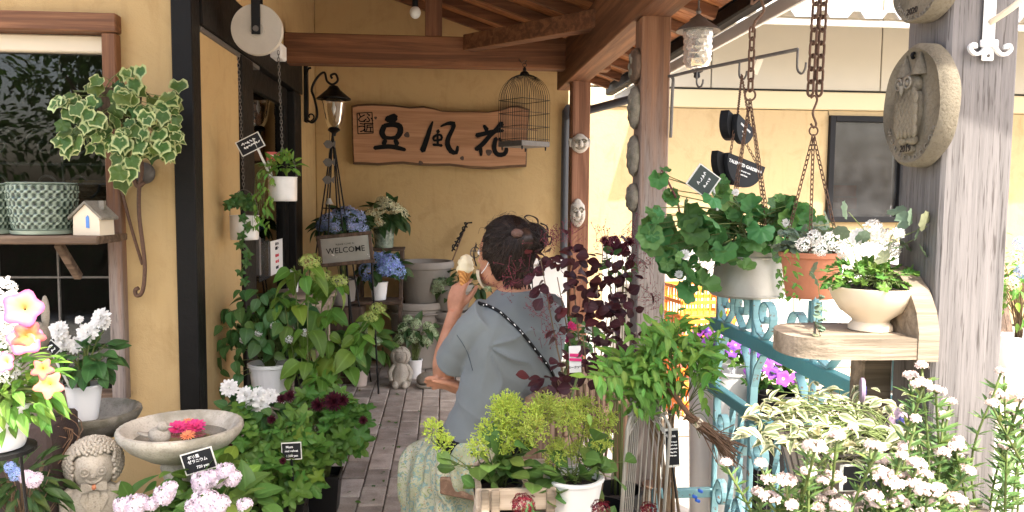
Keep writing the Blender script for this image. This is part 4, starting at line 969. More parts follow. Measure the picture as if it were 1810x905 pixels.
tree('broad leafy tree facing the shop window', -4.4, -5.0, 4.2, 61); tree('second leafy tree beside the path opposite the door', -1.9, -6.4, 4.6, 81); tree('leafy tree farther right across the path', 1.2, -7.5, 4.4, 101); tree('leafy tree at the far left of the path', -7.2, -4.0, 4.0, 121)
# unseen hedge added to darken the reflection in the lower panes
hb = V((-3.2, -2.6, 0)); t = thing('added_hedge', 'unseen low hedge added to darken the lower window panes', 'hedge', hb); g = random.Random(77); m = MB(); m.box(hb + V((0, 0, .5)), (4.6, .6, 1.0), ch=.08); m.build('core', M['dark_wood'], t)
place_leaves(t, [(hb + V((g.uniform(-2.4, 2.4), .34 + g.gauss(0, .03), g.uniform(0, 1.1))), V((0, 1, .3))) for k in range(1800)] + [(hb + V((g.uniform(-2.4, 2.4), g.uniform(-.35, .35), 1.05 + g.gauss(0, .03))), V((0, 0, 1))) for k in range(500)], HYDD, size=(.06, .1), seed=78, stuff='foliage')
# fallen leaves and petals on the pavers
g = random.Random(88); fl = []
for k in range(46):
    p = PZ(g.uniform(590, 760), 670 + 230 * g.random() ** .7, .004); fl.append((aim(p, (g.gauss(0, 1), g.gauss(0, 1), 0), (g.gauss(0, .15), g.gauss(0, .15), 1), g.uniform(.014, .034)), g.choice(HYD + DKL)))
o = join_inst(None, 'leaf_litter', fl); tag(o, 'scattered fallen leaves on the brick pavers', 'leaf litter')
# welcome sign on its easel
Yw = 5.2; q = [P(564, 421, Yw), P(650, 413, Yw), P(657, 459, Yw), P(572, 469, Yw)]; cen = sum(q, V((0, 0, 0))) / 4
t = thing('welcome_sign', 'framed mirror sign reading WELCOME on thin easel legs', 'sign', V((cen.x, Yw, 0)))
ux = (q[1] - q[0]).normalized(); uz = V((0, -1, 0)); uy = uz.cross(ux); W = .33; Hh = .185; Mw = Matrix((ux, uy, uz)).transposed().to_4x4() @ Matrix.Rotation(R(-3), 4, 'X'); Mw.translation = cen
m = MB()
for s in (-1, 1):
    m.box(Mw @ V((0, s * Hh / 2, 0)), (W + .03, .024, .02), Mw.to_3x3(), .004); m.box(Mw @ V((s * W / 2, 0, .001)), (.022, Hh - .025, .02), Mw.to_3x3(), .004)
m.build('frame', M['dark_wood'], t)
mir = plain('dull_mirror', (.34, .32, .30), .25, .6, var=.3, sc=6); m = MB(); m.box(Mw @ V((0, 0, -.002)), (W - .02, Hh - .02, .006), Mw.to_3x3()); m.build('mirror', mir, t)
text_part(t, 'WELCOME', Mw @ Matrix.Translation((0, -.005, .0025)), .052, M['ink'], bold=.006); text_part(t, 'PLEASE COME IN', Mw @ Matrix.Translation((0, .035, .0025)), .016, M['ink'])
for x0, x1 in ((566, 545), (655, 668)):
    m = MB(); a = P(x0, 425, Yw + .03); b = P(x1, 560, Yw + .08); m.tube([a, V((b.x, Yw + .1, 0))], .007, 6); m.build('easel_leg', M['iron'], t)
m = MB(); m.tube([P(610, 420, Yw + .03), V((cen.x, Yw + .4, 0))], .007, 6); m.build('easel_leg', M['iron'], t)
# folding step stand in dark wood
st = thing('step_stand', 'dark wooden folding step stand holding hydrangeas by the back wall', 'plant stand', V((P(665, 600, 5.9).x, 5.9, 0)))
z1 = P(680, 438, 6.1).z; z2 = P(668, 528, 5.85).z; xa, xb = P(640, 500, 6).x, P(702, 500, 6).x
for zz, yy, d in ((z1 - .012, 6.15, .22), (z2 - .012, 5.82, .26)):
    m = MB(); m.box(((xa + xb) / 2, yy, zz), (xb - xa + .1, d, .022), ch=.004); m.build('step', M['dark_wood'], st)
for x in (xa - .03, xb + .03):
    m = MB(); m.beam((x, 5.6, 0), (x, 6.12, z1 - .03), .03, .05); m.build('front_rail', M['dark_wood'], st)
    m = MB(); m.beam((x, 6.4, 0), (x, 6.2, z1 - .03), .03, .04); m.build('back_rail', M['dark_wood'], st)
# hydrangeas
def hyd_thing(label, base, r0, r1, h, potm, c, r, nl, heads, leaf, hm, lsize, seed, group='hydrangeas at the back of the porch', potname='pot', **k):
    t = thing('potted_hydrangea', label, 'hydrangea', base, group); pot(t, base, r0, r1, h, potm, potname, **k)
    hyd_plant(t, c, r, nl, heads, leaf, hm, lsize, 0, seed, V(base) + V((0, 0, h * .8))); return t
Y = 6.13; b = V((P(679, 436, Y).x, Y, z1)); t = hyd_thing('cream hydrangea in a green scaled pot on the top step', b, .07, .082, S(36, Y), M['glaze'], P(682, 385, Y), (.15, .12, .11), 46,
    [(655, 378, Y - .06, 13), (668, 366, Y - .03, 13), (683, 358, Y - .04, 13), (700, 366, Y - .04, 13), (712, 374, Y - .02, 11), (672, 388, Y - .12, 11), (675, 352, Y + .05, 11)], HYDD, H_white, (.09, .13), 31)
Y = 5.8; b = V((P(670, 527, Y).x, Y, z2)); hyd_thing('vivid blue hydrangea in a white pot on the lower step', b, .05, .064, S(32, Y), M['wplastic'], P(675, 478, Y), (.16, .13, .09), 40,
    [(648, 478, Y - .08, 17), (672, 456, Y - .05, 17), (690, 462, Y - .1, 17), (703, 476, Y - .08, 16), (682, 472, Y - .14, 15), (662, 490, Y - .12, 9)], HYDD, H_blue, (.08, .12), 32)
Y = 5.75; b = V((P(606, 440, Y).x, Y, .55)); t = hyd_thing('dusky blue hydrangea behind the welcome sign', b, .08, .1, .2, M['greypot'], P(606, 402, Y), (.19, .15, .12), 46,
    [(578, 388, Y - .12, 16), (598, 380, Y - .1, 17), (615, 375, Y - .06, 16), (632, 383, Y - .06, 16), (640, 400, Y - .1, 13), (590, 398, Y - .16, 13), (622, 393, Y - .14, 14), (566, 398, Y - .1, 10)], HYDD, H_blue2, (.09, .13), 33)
m = MB(); m.box((b.x, Y, .27), (.3, .3, .555), ch=.01); tag(m.build('wooden_plinth', M['dark_wood']), 'dark wooden plinth under the dusky blue hydrangea', 'plinth')
Y = 5.55; b = V((P(636, 666, Y).x, Y, 0)); hyd_thing('green-white hydrangea in a small pale clay pot on the floor', b, .048, .06, S(30, Y), M['pinkpot'], P(640, 612, Y), (.17, .15, .13), 55,
    [(618, 590, Y - .1, 8), (655, 585, Y - .1, 9), (668, 602, Y - .08, 8), (606, 605, Y - .1, 8), (640, 572, Y, 8)], HYD, H_green, (.10, .15), 34)
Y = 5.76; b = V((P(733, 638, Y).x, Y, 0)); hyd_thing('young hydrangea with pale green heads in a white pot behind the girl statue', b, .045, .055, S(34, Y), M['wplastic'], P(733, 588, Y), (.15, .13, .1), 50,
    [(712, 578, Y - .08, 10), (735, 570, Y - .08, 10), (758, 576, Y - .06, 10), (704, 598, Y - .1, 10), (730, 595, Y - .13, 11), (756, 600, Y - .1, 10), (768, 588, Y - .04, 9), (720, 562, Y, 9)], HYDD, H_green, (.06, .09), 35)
# big clay pots
def big_pot(label, px_, ptop, pw, Y, zb, h, group='stacked grey clay pots', mat='greypot'):
    x = P(px_, ptop, Y).x; r = S(pw / 2, Y); t = thing('clay_pot', label, 'plant pot', (x, Y, zb), group); m = MB()
    m.lathe([(r * .7, 0), (r * .74, .01), (r * .93, h - .06), (r * .95, h - .055), (r * 1.02, h - .05), (r * 1.04, h - .02), (r * 1.0, h), (r * .9, h), (r * .88, h - .03), (r * .8, h * .5), (0, h * .48)], (x, Y, zb), 44); m.build('wall', M[mat], t, 35)
    if zb < .1: m = MB(); m.lathe([(r * 1.04, h - .09), (r * 1.06, h - .085), (r * 1.04, h - .08)], (x, Y, zb), 44); m.build('band', M[mat], t, 35)
    return t
big_pot('large grey clay pot stacked on top, holding the garden stake', 752, 478, 98, 6.22, .5, .33); big_pot('large grey clay pot under the stacked one by the wall', 738, 535, 106, 6.2, 0, .52)
Yp = 6.12; big_pot('brown grey rimmed pot planted with a pale green hydrangea', 800, 512, 74, Yp, .46, .2); big_pot('grey clay pot beneath the planted rimmed pot', 806, 540, 84, Yp + .02, 0, .45)
b = V((P(800, 520, Yp).x, Yp, .58)); t = thing('hydrangea_bush', 'pale green hydrangea bush growing in the rimmed pot', 'hydrangea', b)
hyd_plant(t, P(808, 505, Yp), (.2, .14, .09), 50, [(770, 500, Yp - .1, 9), (780, 508, Yp - .14, 9), (768, 512, Yp - .1, 8), (790, 500, Yp - .12, 9), (778, 495, Yp - .04, 9), (862, 505, Yp - .1, 9)], HYDD, H_green, (.09, .13), 0, 36, b)
c0, c1 = P(780, 478, 6.25), P(826, 394, 6.44); t = thing('garden_stake', 'thin stake with black script lettering leaning on the back wall', 'garden stake', c0)
m = MB(); m.tube([c0 - V((0, 0, .15)), c0.lerp(c1, .98)], .006, 6); m.build('rod', M['twig'], t)
d = (c1 - c0); m = MB(); pts = [c0.lerp(c1, .42 + .58 * k / 20) + V((.018 * math.sin(k * 1.9), -.012, .014 * math.cos(k * 2.3))) for k in range(21)]; m.tube(bez(pts, 60), .006, 5); m.tube([c0.lerp(c1, .4) + V((0, -.012, 0)), c1 + V((0, -.012, 0)), c1 + V((.04, -.012, .004))], .007, 5); m.build('script', M['iron'], t)
# wall cabinet catching the sun by the far post
m = MB(); m.box((.86, 6.36, .4), (.36, .2, .8), ch=.01); m.box((.86, 6.35, .815), (.42, .26, .03), ch=.006); tag(m.build('white_cabinet', M['white']), 'low white cabinet against the back wall beside the drain pipe', 'cabinet')
# stone girl and curled cat
Yg = 5.52; b = V((P(708, 668, Yg).x, Yg, 0)); t = thing('girl_statue', 'small stone statue of a seated girl with bobbed hair', 'statue', b); k = S(1, Yg); m = MB()
m.lathe([(16 * k, 0), (20 * k, 8 * k), (19 * k, 20 * k), (12 * k, 36 * k), (8 * k, 41 * k), (6 * k, 44 * k)], b, 24, rf=lambda a, z, i: 1 + .06 * math.sin(a * 8)); m.build('dress', M['stone'], t, 60)
for s in (-1, 1):
    m = MB(); m.tube(bez([b + V((s * 9 * k, 0, 38 * k)), b + V((s * 18 * k, -.02, 26 * k)), b + V((s * 15 * k, -.06, 13 * k))], 8), [5 * k, 5 * k, 5 * k, 4.6 * k, 4.4 * k, 4.2 * k, 4 * k, 4 * k, 4 * k], 8); m.build('arm', M['stone'], t, 180)
    m = MB(); m.ball(b + V((s * 8 * k, -.085, 6 * k)), (6 * k, 7 * k, 6.5 * k), 12, 8); m.tube([b + V((s * 7 * k, -.02, 10 * k)), b + V((s * 8 * k, -.08, 8 * k))], 5 * k, 8); m.build('foot', M['stone'], t, 180)
m = MB(); m.ball(b + V((0, -.008, 54 * k)), (12 * k, 11.5 * k, 13 * k), 20, 14); m.ball(b + V((0, -.055, 53 * k)), 1.8 * k, 8, 6); m.build('head', M['stone'], t, 180)
m = MB(); m.ball(b + V((0, .008, 54 * k)), (17.5 * k, 15 * k, 16.5 * k), 48, 18, f=lambda d: (1 + .05 * math.sin(math.atan2(d.y, d.x) * 20)) * (1 if d.y > -.62 or d.z > .35 or abs(d.x) > .62 else .66)); m.build('hair', M['stone'], t, 80)
c = V((P(757, 660, Yg).x, Yg - .02, 0)); t = thing('cat_statue', 'curled up striped stone cat lying on the pavers', 'statue', c); m = MB()
m.ball(c + V((0, 0, .05)), (.085, .06, .052), 24, 12, f=lambda d: 1 + .03 * math.sin(d.x * 26)); m.ball(c + V((.07, -.03, .05)), (.034, .032, .03), 14, 10); m.build('body', M['stone_d'], t, 180)
m = MB(); m.tube(bez([c + V((-.08, -.02, .02)), c + V((-.06, -.07, .015)), c + V((.0, -.08, .014)), c + V((.05, -.07, .014))], 12), .012, 8); m.build('tail', M['stone_d'], t, 180)
for s in (0, 1):
    m = MB(); m.lathe([(.012, 0), (.0, .022)], c + V((.06 + .026 * s, -.03, .075)), 6); m.build('ear', M['stone_d'], t)
# half-round table by the door with spray bottle
Yt = 4.75; zt_ = P(530, 515, Yt).z; cx = P(535, 515, Yt).x
t = thing('hall_table', 'pale yellow half-round table beside the glass door', 'table', (cx, Yt, 0)); m = MB()
m.lathe([(.19, 0), (.2, .006), (.2, .022), (.19, .028), (0, .028)], (cx, Yt, zt_ - .028), 36); m.build('table_top', M['shelf'], t, 40); m = MB(); m.lathe([(.17, 0), (.175, .09), (.16, .09), (.16, 0)], (cx, Yt, zt_ - .12), 36); m.build('apron', M['shelf'], t, 40)
for a in (.5, 2.2, 3.9, 5.4):
    m = MB(); m.tube([(cx + .15 * math.cos(a), Yt + .15 * math.sin(a), zt_ - .1), (cx + .16 * math.cos(a), Yt + .16 * math.sin(a), 0)], [.016, .011], 8); m.build('leg', M['shelf'], t, 60)
c = V((P(520, 515, Yt).x, Yt - .03, zt_)); t = thing('spray_bottle', 'white spray bottle standing on the pale yellow table', 'spray bottle', c); m = MB()
m.lathe([(.028, 0), (.03, .01), (.03, .06), (.014, .085), (.012, .1), (0, .1)], c, 16); m.build('bottle', M['wplastic'], t, 50); m = MB(); m.box(c + V((-.012, 0, .118)), (.06, .022, .03), ch=.006); m.box(c + V((-.03, 0, .095)), (.01, .012, .03), Matrix.Rotation(.4, 3, 'Y'), .002); m.build('trigger_head', M['wplastic'], t)

# ============================================================ MIDDLE LEFT PLANTS
# leafy climber in a ribbed white pot
Y = 3.75; zb = P(478, 712, Y).z; b = V((P(478, 712, Y).x, Y, zb)); t = thing('leafy_pot_plant', 'dense dark green climber in a ribbed white pot near the door', 'plant', b)
pot(t, b, S(26, Y), S(35, Y), S(72, Y), M['wplastic'], ribs=22, rim=.008)
pts = blob_pts(P(478, 575, Y), (.21, .17, .2), 210, 41, .35, -.8, .35, .2)
for k in range(16): pts.append((P(405 + G.uniform(-14, 20), 575 + k * 7, Y - .1), V((-1, -.5, 0))))
place_leaves(t, [(p, V((o.x, o.y - .5, o.z))) for p, o in pts], DKL, size=(.05, .08), seed=8, droop=.6, tip=.3, upb=.35); stems(t, b + V((0, 0, .17)), pts, M['stem'], .0018, 3)
for k in range(5): inst('flower_head', H_wht, t, aim(P(430 + k * 27, 600 - 12 * (k % 3), Y - .16), (1, 0, 0), (0, -1, .3), .016))
m = MB(); m.box(b + V((0, 0, -zb / 2 - .001)), (.26, .26, zb - .004), ch=.01); tag(m.build('stone_block', M['stone_d']), 'dark stone block under the ribbed white pot', 'stand')
# tall Annabelle hydrangea
Y = 3.62; b = V((P(548, 790, Y).x, Y + .05, 0)); t = thing('tall_hydrangea', 'tall bright green hydrangea with lime flower heads beside the walkway', 'hydrangea', b)
pot(t, b, .08, .1, .2, M['bplastic'])
canes = []; lv = []; g = random.Random(12)
for (hx_, hy_, rp) in ((520, 470, 0), (566, 487, 19), (548, 462, 18), (600, 496, 15), (655, 560, 14), (668, 545, 14), (500, 520, 0), (580, 540, 0), (640, 580, 0), (530, 600, 0), (600, 620, 0), (560, 660, 0)):
    tip = P(hx_, hy_, Y + g.uniform(-.12, .12)); s0 = b + V((g.uniform(-.04, .04), g.uniform(-.04, .04), .18)); path = bez([s0, s0.lerp(tip, .5) + V((g.uniform(-.03, .03), 0, .05)), tip], 12); canes.append(path)
    if rp: inst('flower_head', H_lime, t, aim(tip, (1, 0, 0), (g.uniform(-.2, .2), -.5, 1), S(rp, Y)))
    for i in range(3, 12, 2):
        for s in (0, 1):
            a = i * .9 + s * math.pi + g.uniform(-.3, .3); lv.append((path[i] + V((.02 * math.cos(a), .02 * math.sin(a), 0)), V((math.cos(a), math.sin(a) * .6 - .35, .1))))
    lv += [(tip + V((g.uniform(-.02, .02), 0, -.02)), V((math.cos(k * 1.6), math.sin(k * 1.6) - .3, .2))) for k in range(3)]
m = MB(); [m.tube(pth, .003, 5) for pth in canes]; m.build('cane', M['stem'], t, 180)
place_leaves(t, lv, BIG, size=(.06, .12), seed=13, droop=.45, upb=.5, jit=.5, tip=.6)
# chrysanthemum bushes with burgundy flowers
def mum(label, px_, py_, Y, r, n, seed, potpx, flowers, group='burgundy chrysanthemum bushes'):
    b = V((P(potpx[0], potpx[1], Y).x, Y, 0)); t = thing('chrysanthemum', label, 'flowering plant', b, group); pot(t, b, .062, .078, .17, M['bplastic'], square=True)
    c = P(px_, py_, Y); pts = blob_pts(c, r, n, seed, .55, -.75, .45)
    place_leaves(t, [(p, V((o.x, o.y - .5, o.z + .3))) for p, o in pts], MUM, size=(.055, .09), seed=seed, droop=.25, upb=.35, jit=.5, tip=.3); stems(t, b + V((0, 0, .15)), pts, M['stem'], .002, 4)
    for (a, e, rp) in flowers: flower_at(t, 'flower', MUMF, P(a, e, Y - r[1] * .95), (G.uniform(-.4, .4), -1, .5), S(rp * .8, Y))
mum('right chrysanthemum bush whose black pot stands on the pavers', 575, 755, 3.32, (.16, .14, .15), 190, 51, (573, 800), [(590, 710, 24), (562, 716, 17), (606, 708, 15), (642, 743, 11), (540, 730, 14)])
mum('left chrysanthemum bush with leafy mound behind the birdbath', 465, 810, 2.95, (.19, .15, .17), 260, 52, (470, 870), [(402, 790, 14), (500, 815, 9), (512, 700, 14), (498, 705, 12)])
mum('low chrysanthemum bush with black tag at the front', 505, 825, 3.05, (.12, .12, .12), 130, 53, (510, 870), [(505, 815, 9), (480, 742, 11)])
stick_tag('black chalk price tag on the chrysanthemum bush', ((497, 785), (533, 783), (530, 810), (501, 812)), 2.84, (515, 808, 518, 850), (), txt=[('Mum', -.1, .28, .22, 'chalk'), ('red velvet', 0, .02, .2, 'chalk'), ('1,200 yen', .02, -.3, .19, 'chalk')], smat='bplastic')
# white dahlias low
Y = 3.05; b = V((P(445, 760, Y).x, Y + .05, 0)); t = thing('white_dahlia', 'white dahlias blooming above the chrysanthemum leaves', 'flowering plant', b); pot(t, b, .06, .08, .2, M['bplastic'])
lo = []
for (a, e, rp) in ((405, 686, 17), (433, 699, 17), (456, 697, 15), (478, 700, 15), (461, 719, 17), (440, 715, 12)):
    p = P(a, e, Y - .05); nrm = V((G.uniform(-.5, .3), -1, .45)); flower_at(t, 'flower', DAHLIA[a % 2], p, nrm, S(rp, Y), G.uniform(0, 6)); lo.append((p + V((0, .01, -.005)), nrm))
stems(t, b + V((0, 0, .18)), lo, M['stem'], .003, 1); place_leaves(t, blob_pts(P(445, 725, Y), (.12, .08, .06), 40, 55, .3), DKL, size=(.05, .075), seed=55)

# ============================================================ LEFT FOREGROUND
def birdbath(label, cx_px, cy_px, w_px, Y, mat, water):
    c = P(cx_px, cy_px, Y); r = S(w_px / 2, Y); z = c.z; t = thing('birdbath', label, 'birdbath', (c.x, Y, 0), 'stone birdbaths below the window'); m = MB()
    m.lathe([(.0, -.085), (r * .35, -.085), (r * .55, -.07), (r * .82, -.035), (r * .96, -.005), (r * 1.0, .012), (r * .985, .024), (r * .93, .026), (r * .88, .018), (r * .85, .01), (r * .7, -.03), (r * .4, -.048), (0, -.05)], (c.x, Y, z - .014), 72, rf=lambda a, z_, i: 1 + (.008 * math.cos(a * 36) if i in (5, 6) else 0)); m.build('bowl', mat, t, 50)
    m = MB(); m.lathe([(r * .62, 0), (r * .64, .03), (r * .5, .05), (r * .3, .08), (r * .26, .14), (r * .3, (z - .1) * .55), (r * .24, z - .18), (r * .34, z - .12), (r * .3, z - .1)], (c.x, Y, 0), 40, rf=lambda a, z_, i: 1 + (.06 * math.cos(a * 9) if 3 < i < 7 else 0)); m.build('pedestal', mat, t, 50)
    if water:
        wm, nt, b_ = nodes_of('birdbath_water'); b_.inputs['Base Color'].default_value = (.10, .075, .045, 1); b_.inputs['Roughness'].default_value = .04; b_.inputs['Alpha'].default_value = 1
        bump(nt, b_, noi(nt, coords(nt), 25, 2), .05, .01); m = MB(); m.lathe([(r * .79, 0), (r * .4, .0003), (0, .0005)], (c.x, Y, z - .03), 40); m.build('water', wm, t, 180)
    return c, r
c1, r1 = birdbath('darker mossy birdbath carrying a white pot, under the window', 158, 729, 166, 2.92, M['stone_d'], False)
c2, r2 = birdbath('pale round birdbath of water with floating pink flowers', 320, 757, 208, 2.55, M['stone_w'], True)
zw = c2.z - .028
b = V((P(282, 762, 2.5).x, 2.5, zw)); t = thing('stone_bird', 'small grey stone bird sitting in the birdbath water', 'ornament', b); m = MB()
m.ball(b + V((0, 0, .022)), (.034, .026, .026), 18, 12, M=Matrix.Rotation(.25, 3, 'Y')); m.ball(b + V((.012, -.004, .05)), (.018, .017, .017), 14, 10); m.build('body', M['stone'], t, 180)
m = MB(); m.lathe([(.005, 0), (0, .016)], b + V((.028, -.006, .05)), 8, M=Matrix.Rotation(R(90), 3, 'Y')); m.build('beak', M['stone'], t); m = MB(); m.ball(b + V((-.042, .006, .022)), (.03, .014, .006), 10, 6, M=Matrix.Rotation(.3, 3, 'Y')); m.build('tail', M['stone'], t, 180)
for i, (a, e, rp, me, lab) in enumerate(((314, 752, 21, PINKF, 'pink daisy floating left in the birdbath'), (345, 750, 22, PINKF, 'large pink bloom floating right in the birdbath'), (330, 744, 16, CORALF, 'coral flower floating at the back of the birdbath'), (332, 764, 14, CORALF, 'coral flower floating at the front of the birdbath'))):
    p = PZ(a, e + 6, zw + .006); t = thing('floating_flower', lab, 'flower', p, 'flowers floating in the birdbath'); flower_at(t, 'bloom', me, p, (G.uniform(-.2, .2), -.55, 1), S(rp, 2.55) * .95)
# stone boy with curly hair and bow tie
Yb = 2.58; zt_ = P(165, 772, Yb).z; b = V((P(165, 800, Yb).x, Yb, 0)); t = thing('boy_statue', 'stone statue of a smiling curly-haired boy in jacket and bow tie', 'statue', b); k = S(1, Yb)
hc = V((b.x, Yb, P(165, 822, Yb).z)); m = MB(); m.ball(hc + V((0, -.005, -.006)), (34 * k, 33 * k, 37 * k), 28, 20); m.build('head', M['stone'], t, 180)
m = MB(); g = random.Random(4)
for i in range(520):
    z = 1 - 1.7 * i / 520; a = i * 2.39996; rr = math.sqrt(max(0, 1 - z * z)); d = V((rr * math.cos(a), rr * math.sin(a), z))
    if d.y < -.45 and d.z < .52 and abs(d.x) < .68: continue
    p = hc + V((0, .012, .004)) + V((d.x * 45 * k, d.y * 38 * k, d.z * 45 * k)); m.ball(p, (4.4 * k, 4.4 * k, 4.4 * k) if i % 2 else (3.6 * k, 5 * k, 3.6 * k), 6, 4)
m.build('curly_hair', M['stone'], t, 180, kind='stuff')
m = MB(); m.ball(hc + V((0, .012, .004)), (43 * k, 36 * k, 43 * k), 20, 14, f=lambda d: 1 if d.y > -.3 or d.z > .6 else .7); m.build('hair_cap', M['stone'], t, 180)
for s in (-1, 1):
    m = MB(); ep = hc + V((s * 13 * k, -35 * k, 0)); m.ball(ep, (6.5 * k, 3 * k, 6.5 * k), 14, 8); m.tube([ep + V((6.4 * k * math.cos(a), -3 * k, 6.4 * k * math.sin(a))) for a in np.linspace(0, 6.283, 15)[:-1]], 1.9 * k, 5, closed=True); m.ball(ep + V((0, -3.5 * k, 0)), 2.6 * k, 8, 6); m.build('eye', M['stone'], t, 180)
m = MB(); m.ball(hc + V((0, -37 * k, -8 * k)), (5 * k, 4 * k, 4 * k), 12, 8); m.build('nose', M['stone'], t, 180)
m = MB(); m.tube(bez([hc + V((x * k, (-33.5 + abs(x) * .22) * k, z * k)) for x, z in ((-14, -13), (-8, -18), (0, -20), (8, -18), (14, -13))], 16), 2.8 * k, 6); m.build('mouth', M['stone'], t, 180)
zt2 = lambda py: P(165, py, Yb).z
m = MB(); m.lathe([(36 * k, 0), (38 * k, zt2(905) * .6), (37 * k, zt2(905)), (40 * k, zt2(880)), (36 * k, zt2(862)), (22 * k, zt2(852)), (12 * k, zt2(846))], b, 32, M=Matrix.Diagonal((1, .72, 1))); m.build('jacket', M['stone'], t, 60)
for s in (-1, 1):
    m = MB(); m.prism([(s * 6 * k, zt2(852)), (s * 17 * k, zt2(856)), (s * 22 * k, zt2(872)), (s * 10 * k, zt2(896)), (s * 15 * k, zt2(874))][::s], face_cam((b.x, Yb - 24 * k, 0), 0), 6 * k); m.build('lapel', M['stone'], t)
    m = MB(); m.tube(bez([b + V((s * 34 * k, 0, zt2(860))), b + V((s * 45 * k, -.01, zt2(880))), b + V((s * 44 * k, -.03, zt2(930)))], 8), [8 * k, 10 * k, 10.5 * k, 10.5 * k, 10 * k, 9 * k, 8.5 * k, 8 * k, 8 * k], 10); m.build('arm', M['stone'], t, 180)
    m = MB(); m.prism([(0, 2 * k), (s * 10 * k, 8 * k), (s * 19 * k, 7 * k), (s * 19 * k, -9 * k), (s * 10 * k, -7 * k), (0, -3 * k)][::s], face_cam((b.x, Yb - 30 * k, zt2(850)), s * .12), 6 * k); m.build('bow_tie', M['stone'], t)
m = MB(); m.ball(b + V((0, -33 * k, zt2(850))), (4.5 * k, 5 * k, 5 * k), 10, 8); m.build('tie_knot', M['terra'], t, 180)
m = MB(); m.box(b + V((0, -24 * k, zt2(880))), (22 * k, 8 * k, 50 * k), ch=3 * k); [m.ball(b + V((0, -29 * k, zt2(868 + 9 * i))), 1.8 * k, 8, 6) for i in range(4)]; m.build('waistcoat', M['stone'], t, 40)
m = MB(); m.box(b + V((0, 0, -.004)), (.2, .16, .03), ch=.006); m.build('base', M['stone'], t); t.rotation_euler = (0, 0, R(22))
# white dahlia in a white pot standing in the first birdbath
Y = 2.86; zb = P(150, 741, Y).z; b = V((P(150, 741, Y).x, Y, zb)); t = thing('dahlia_pot', 'white dahlias in a smooth white pot standing on the mossy birdbath', 'flowering plant', b)
pot(t, b, S(21, Y), S(29, Y), S(62, Y), M['wplastic']); lo = []
for (a, e, rp) in ((104, 584, 19), (155, 588, 20), (178, 562, 20), (112, 606, 18), (134, 610, 17), (140, 565, 8), (186, 572, 12)):
    p = P(a, e, Y - .03); nrm = V((G.uniform(-.4, .3), -1, .5)); flower_at(t, 'flower', DAHLIA[a % 2], p, nrm, S(rp, Y), G.uniform(0, 6)); lo.append((p + V((0, .012, -.01)), nrm))
pts = blob_pts(P(155, 640, Y), (.1, .09, .085), 75, 58, .3, -.7); place_leaves(t, pts, DKL, size=(.045, .07), seed=58); stems(t, b + V((0, 0, .12)), lo + pts[::4], M['stem'], .0025, 1)
stick_tag('black price label leaning left of the white dahlia pot', ((70, 622), (92, 600), (104, 618), (84, 640)), 2.78, (90, 622, 124, 684), ((-.4, .4, .2, .2), (-.3, .3, -.15, .2)))
# petunias and white iberis at the left edge
Y = 1.62; b = V((P(-6, 770, Y).x, Y, P(0, 790, Y).z)); t = thing('petunia_pot', 'pink and yellow petunias with white candytuft at the left photo edge', 'flowering plant', b, None)
pot(t, b, .05, .068, .09, M['wplastic']); lo = []
for (a, e, rp, me, nx, nz) in ((40, 545, 35, PETU, .25, .25), (50, 595, 26, PETU2, .5, -.15), (44, 600, 30, PETU, .4, .1), (75, 652, 18, PETU2, .3, .3), (86, 680, 24, PETU2, .2, .2), (8, 640, 20, PETU, -.2, .3)):
    p = P(a, e, Y - .11); nrm = V((nx, -1, nz)); flower_at(t, 'flower', me, p, nrm, S(rp * .86, Y - .11), a * .1); lo.append((p + V((0, .03, -.02)), nrm))
for (a, e, rp) in ((2, 515, 30), (20, 530, 20), (6, 575, 26), (24, 590, 24), (-4, 620, 34), (12, 655, 26), (30, 565, 18), (-8, 560, 30)):
    p = P(a, e, Y - .04); inst('flower_head', H_wht, t, aim(p, (1, 0, 0), (G.uniform(-.2, .4), -1, .5), S(rp * .72, Y))); lo.append((p + V((0, .03, 0)), V((0, -1, 0))))
pts = blob_pts(P(15, 690, Y), (.1, .08, .09), 200, 59, .2, -.8); place_leaves(t, pts, NAN, size=(.03, .05), seed=59, stuff='foliage'); stems(t, b + V((0, 0, .07)), lo + pts[::6], M['stem'], .0025, 1)
m = MB(); bz = b.z
m.lathe([(.07, -.008), (.07, 0), (0, 0)], b + V((0, 0, -.002)), 20); [m.tube([b + V((.05 * math.cos(a), .05 * math.sin(a), -.006)), V((b.x + .11 * math.cos(a), b.y + .11 * math.sin(a), 0))], .0032, 6) for a in (1.2, 3.0, 4.9)]
tag(m.build('iron_plant_stand', M['iron']), 'thin black iron stand below the petunia pot', 'plant stand')
# grey stone rabbit behind the petunias
Y = 2.6; b = V((P(62, 720, Y).x, Y, P(62, 735, Y).z)); t = thing('rabbit_statue', 'grey stone rabbit statue half hidden behind the petunias', 'statue', b); m = MB()
m.lathe([(.07, 0), (.08, .06), (.07, .14), (.05, .2), (.03, .22), (0, .225)], b, 20); m.build('body', M['stone_d'], t, 180)
m = MB(); m.ball(b + V((.01, -.02, .26)), (.05, .055, .05), 16, 12); m.build('head', M['stone_d'], t, 180)
for s in (-1, 1): m = MB(); m.ball(b + V((.02 + s * .022, 0, .335)), (.014, .01, .055), 10, 8); m.build('ear', M['stone_d'], t, 180)
m = MB(); m.box((b.x, Y, b.z / 2), (.18, .2, b.z - .002), ch=.01); tag(m.build('brick_plinth', plain('dull_red_brick', (.05, .032, .027), .9, var=.3, bumps=.4, sc=20)), 'dull red brick plinth below the rabbit statue', 'plinth')
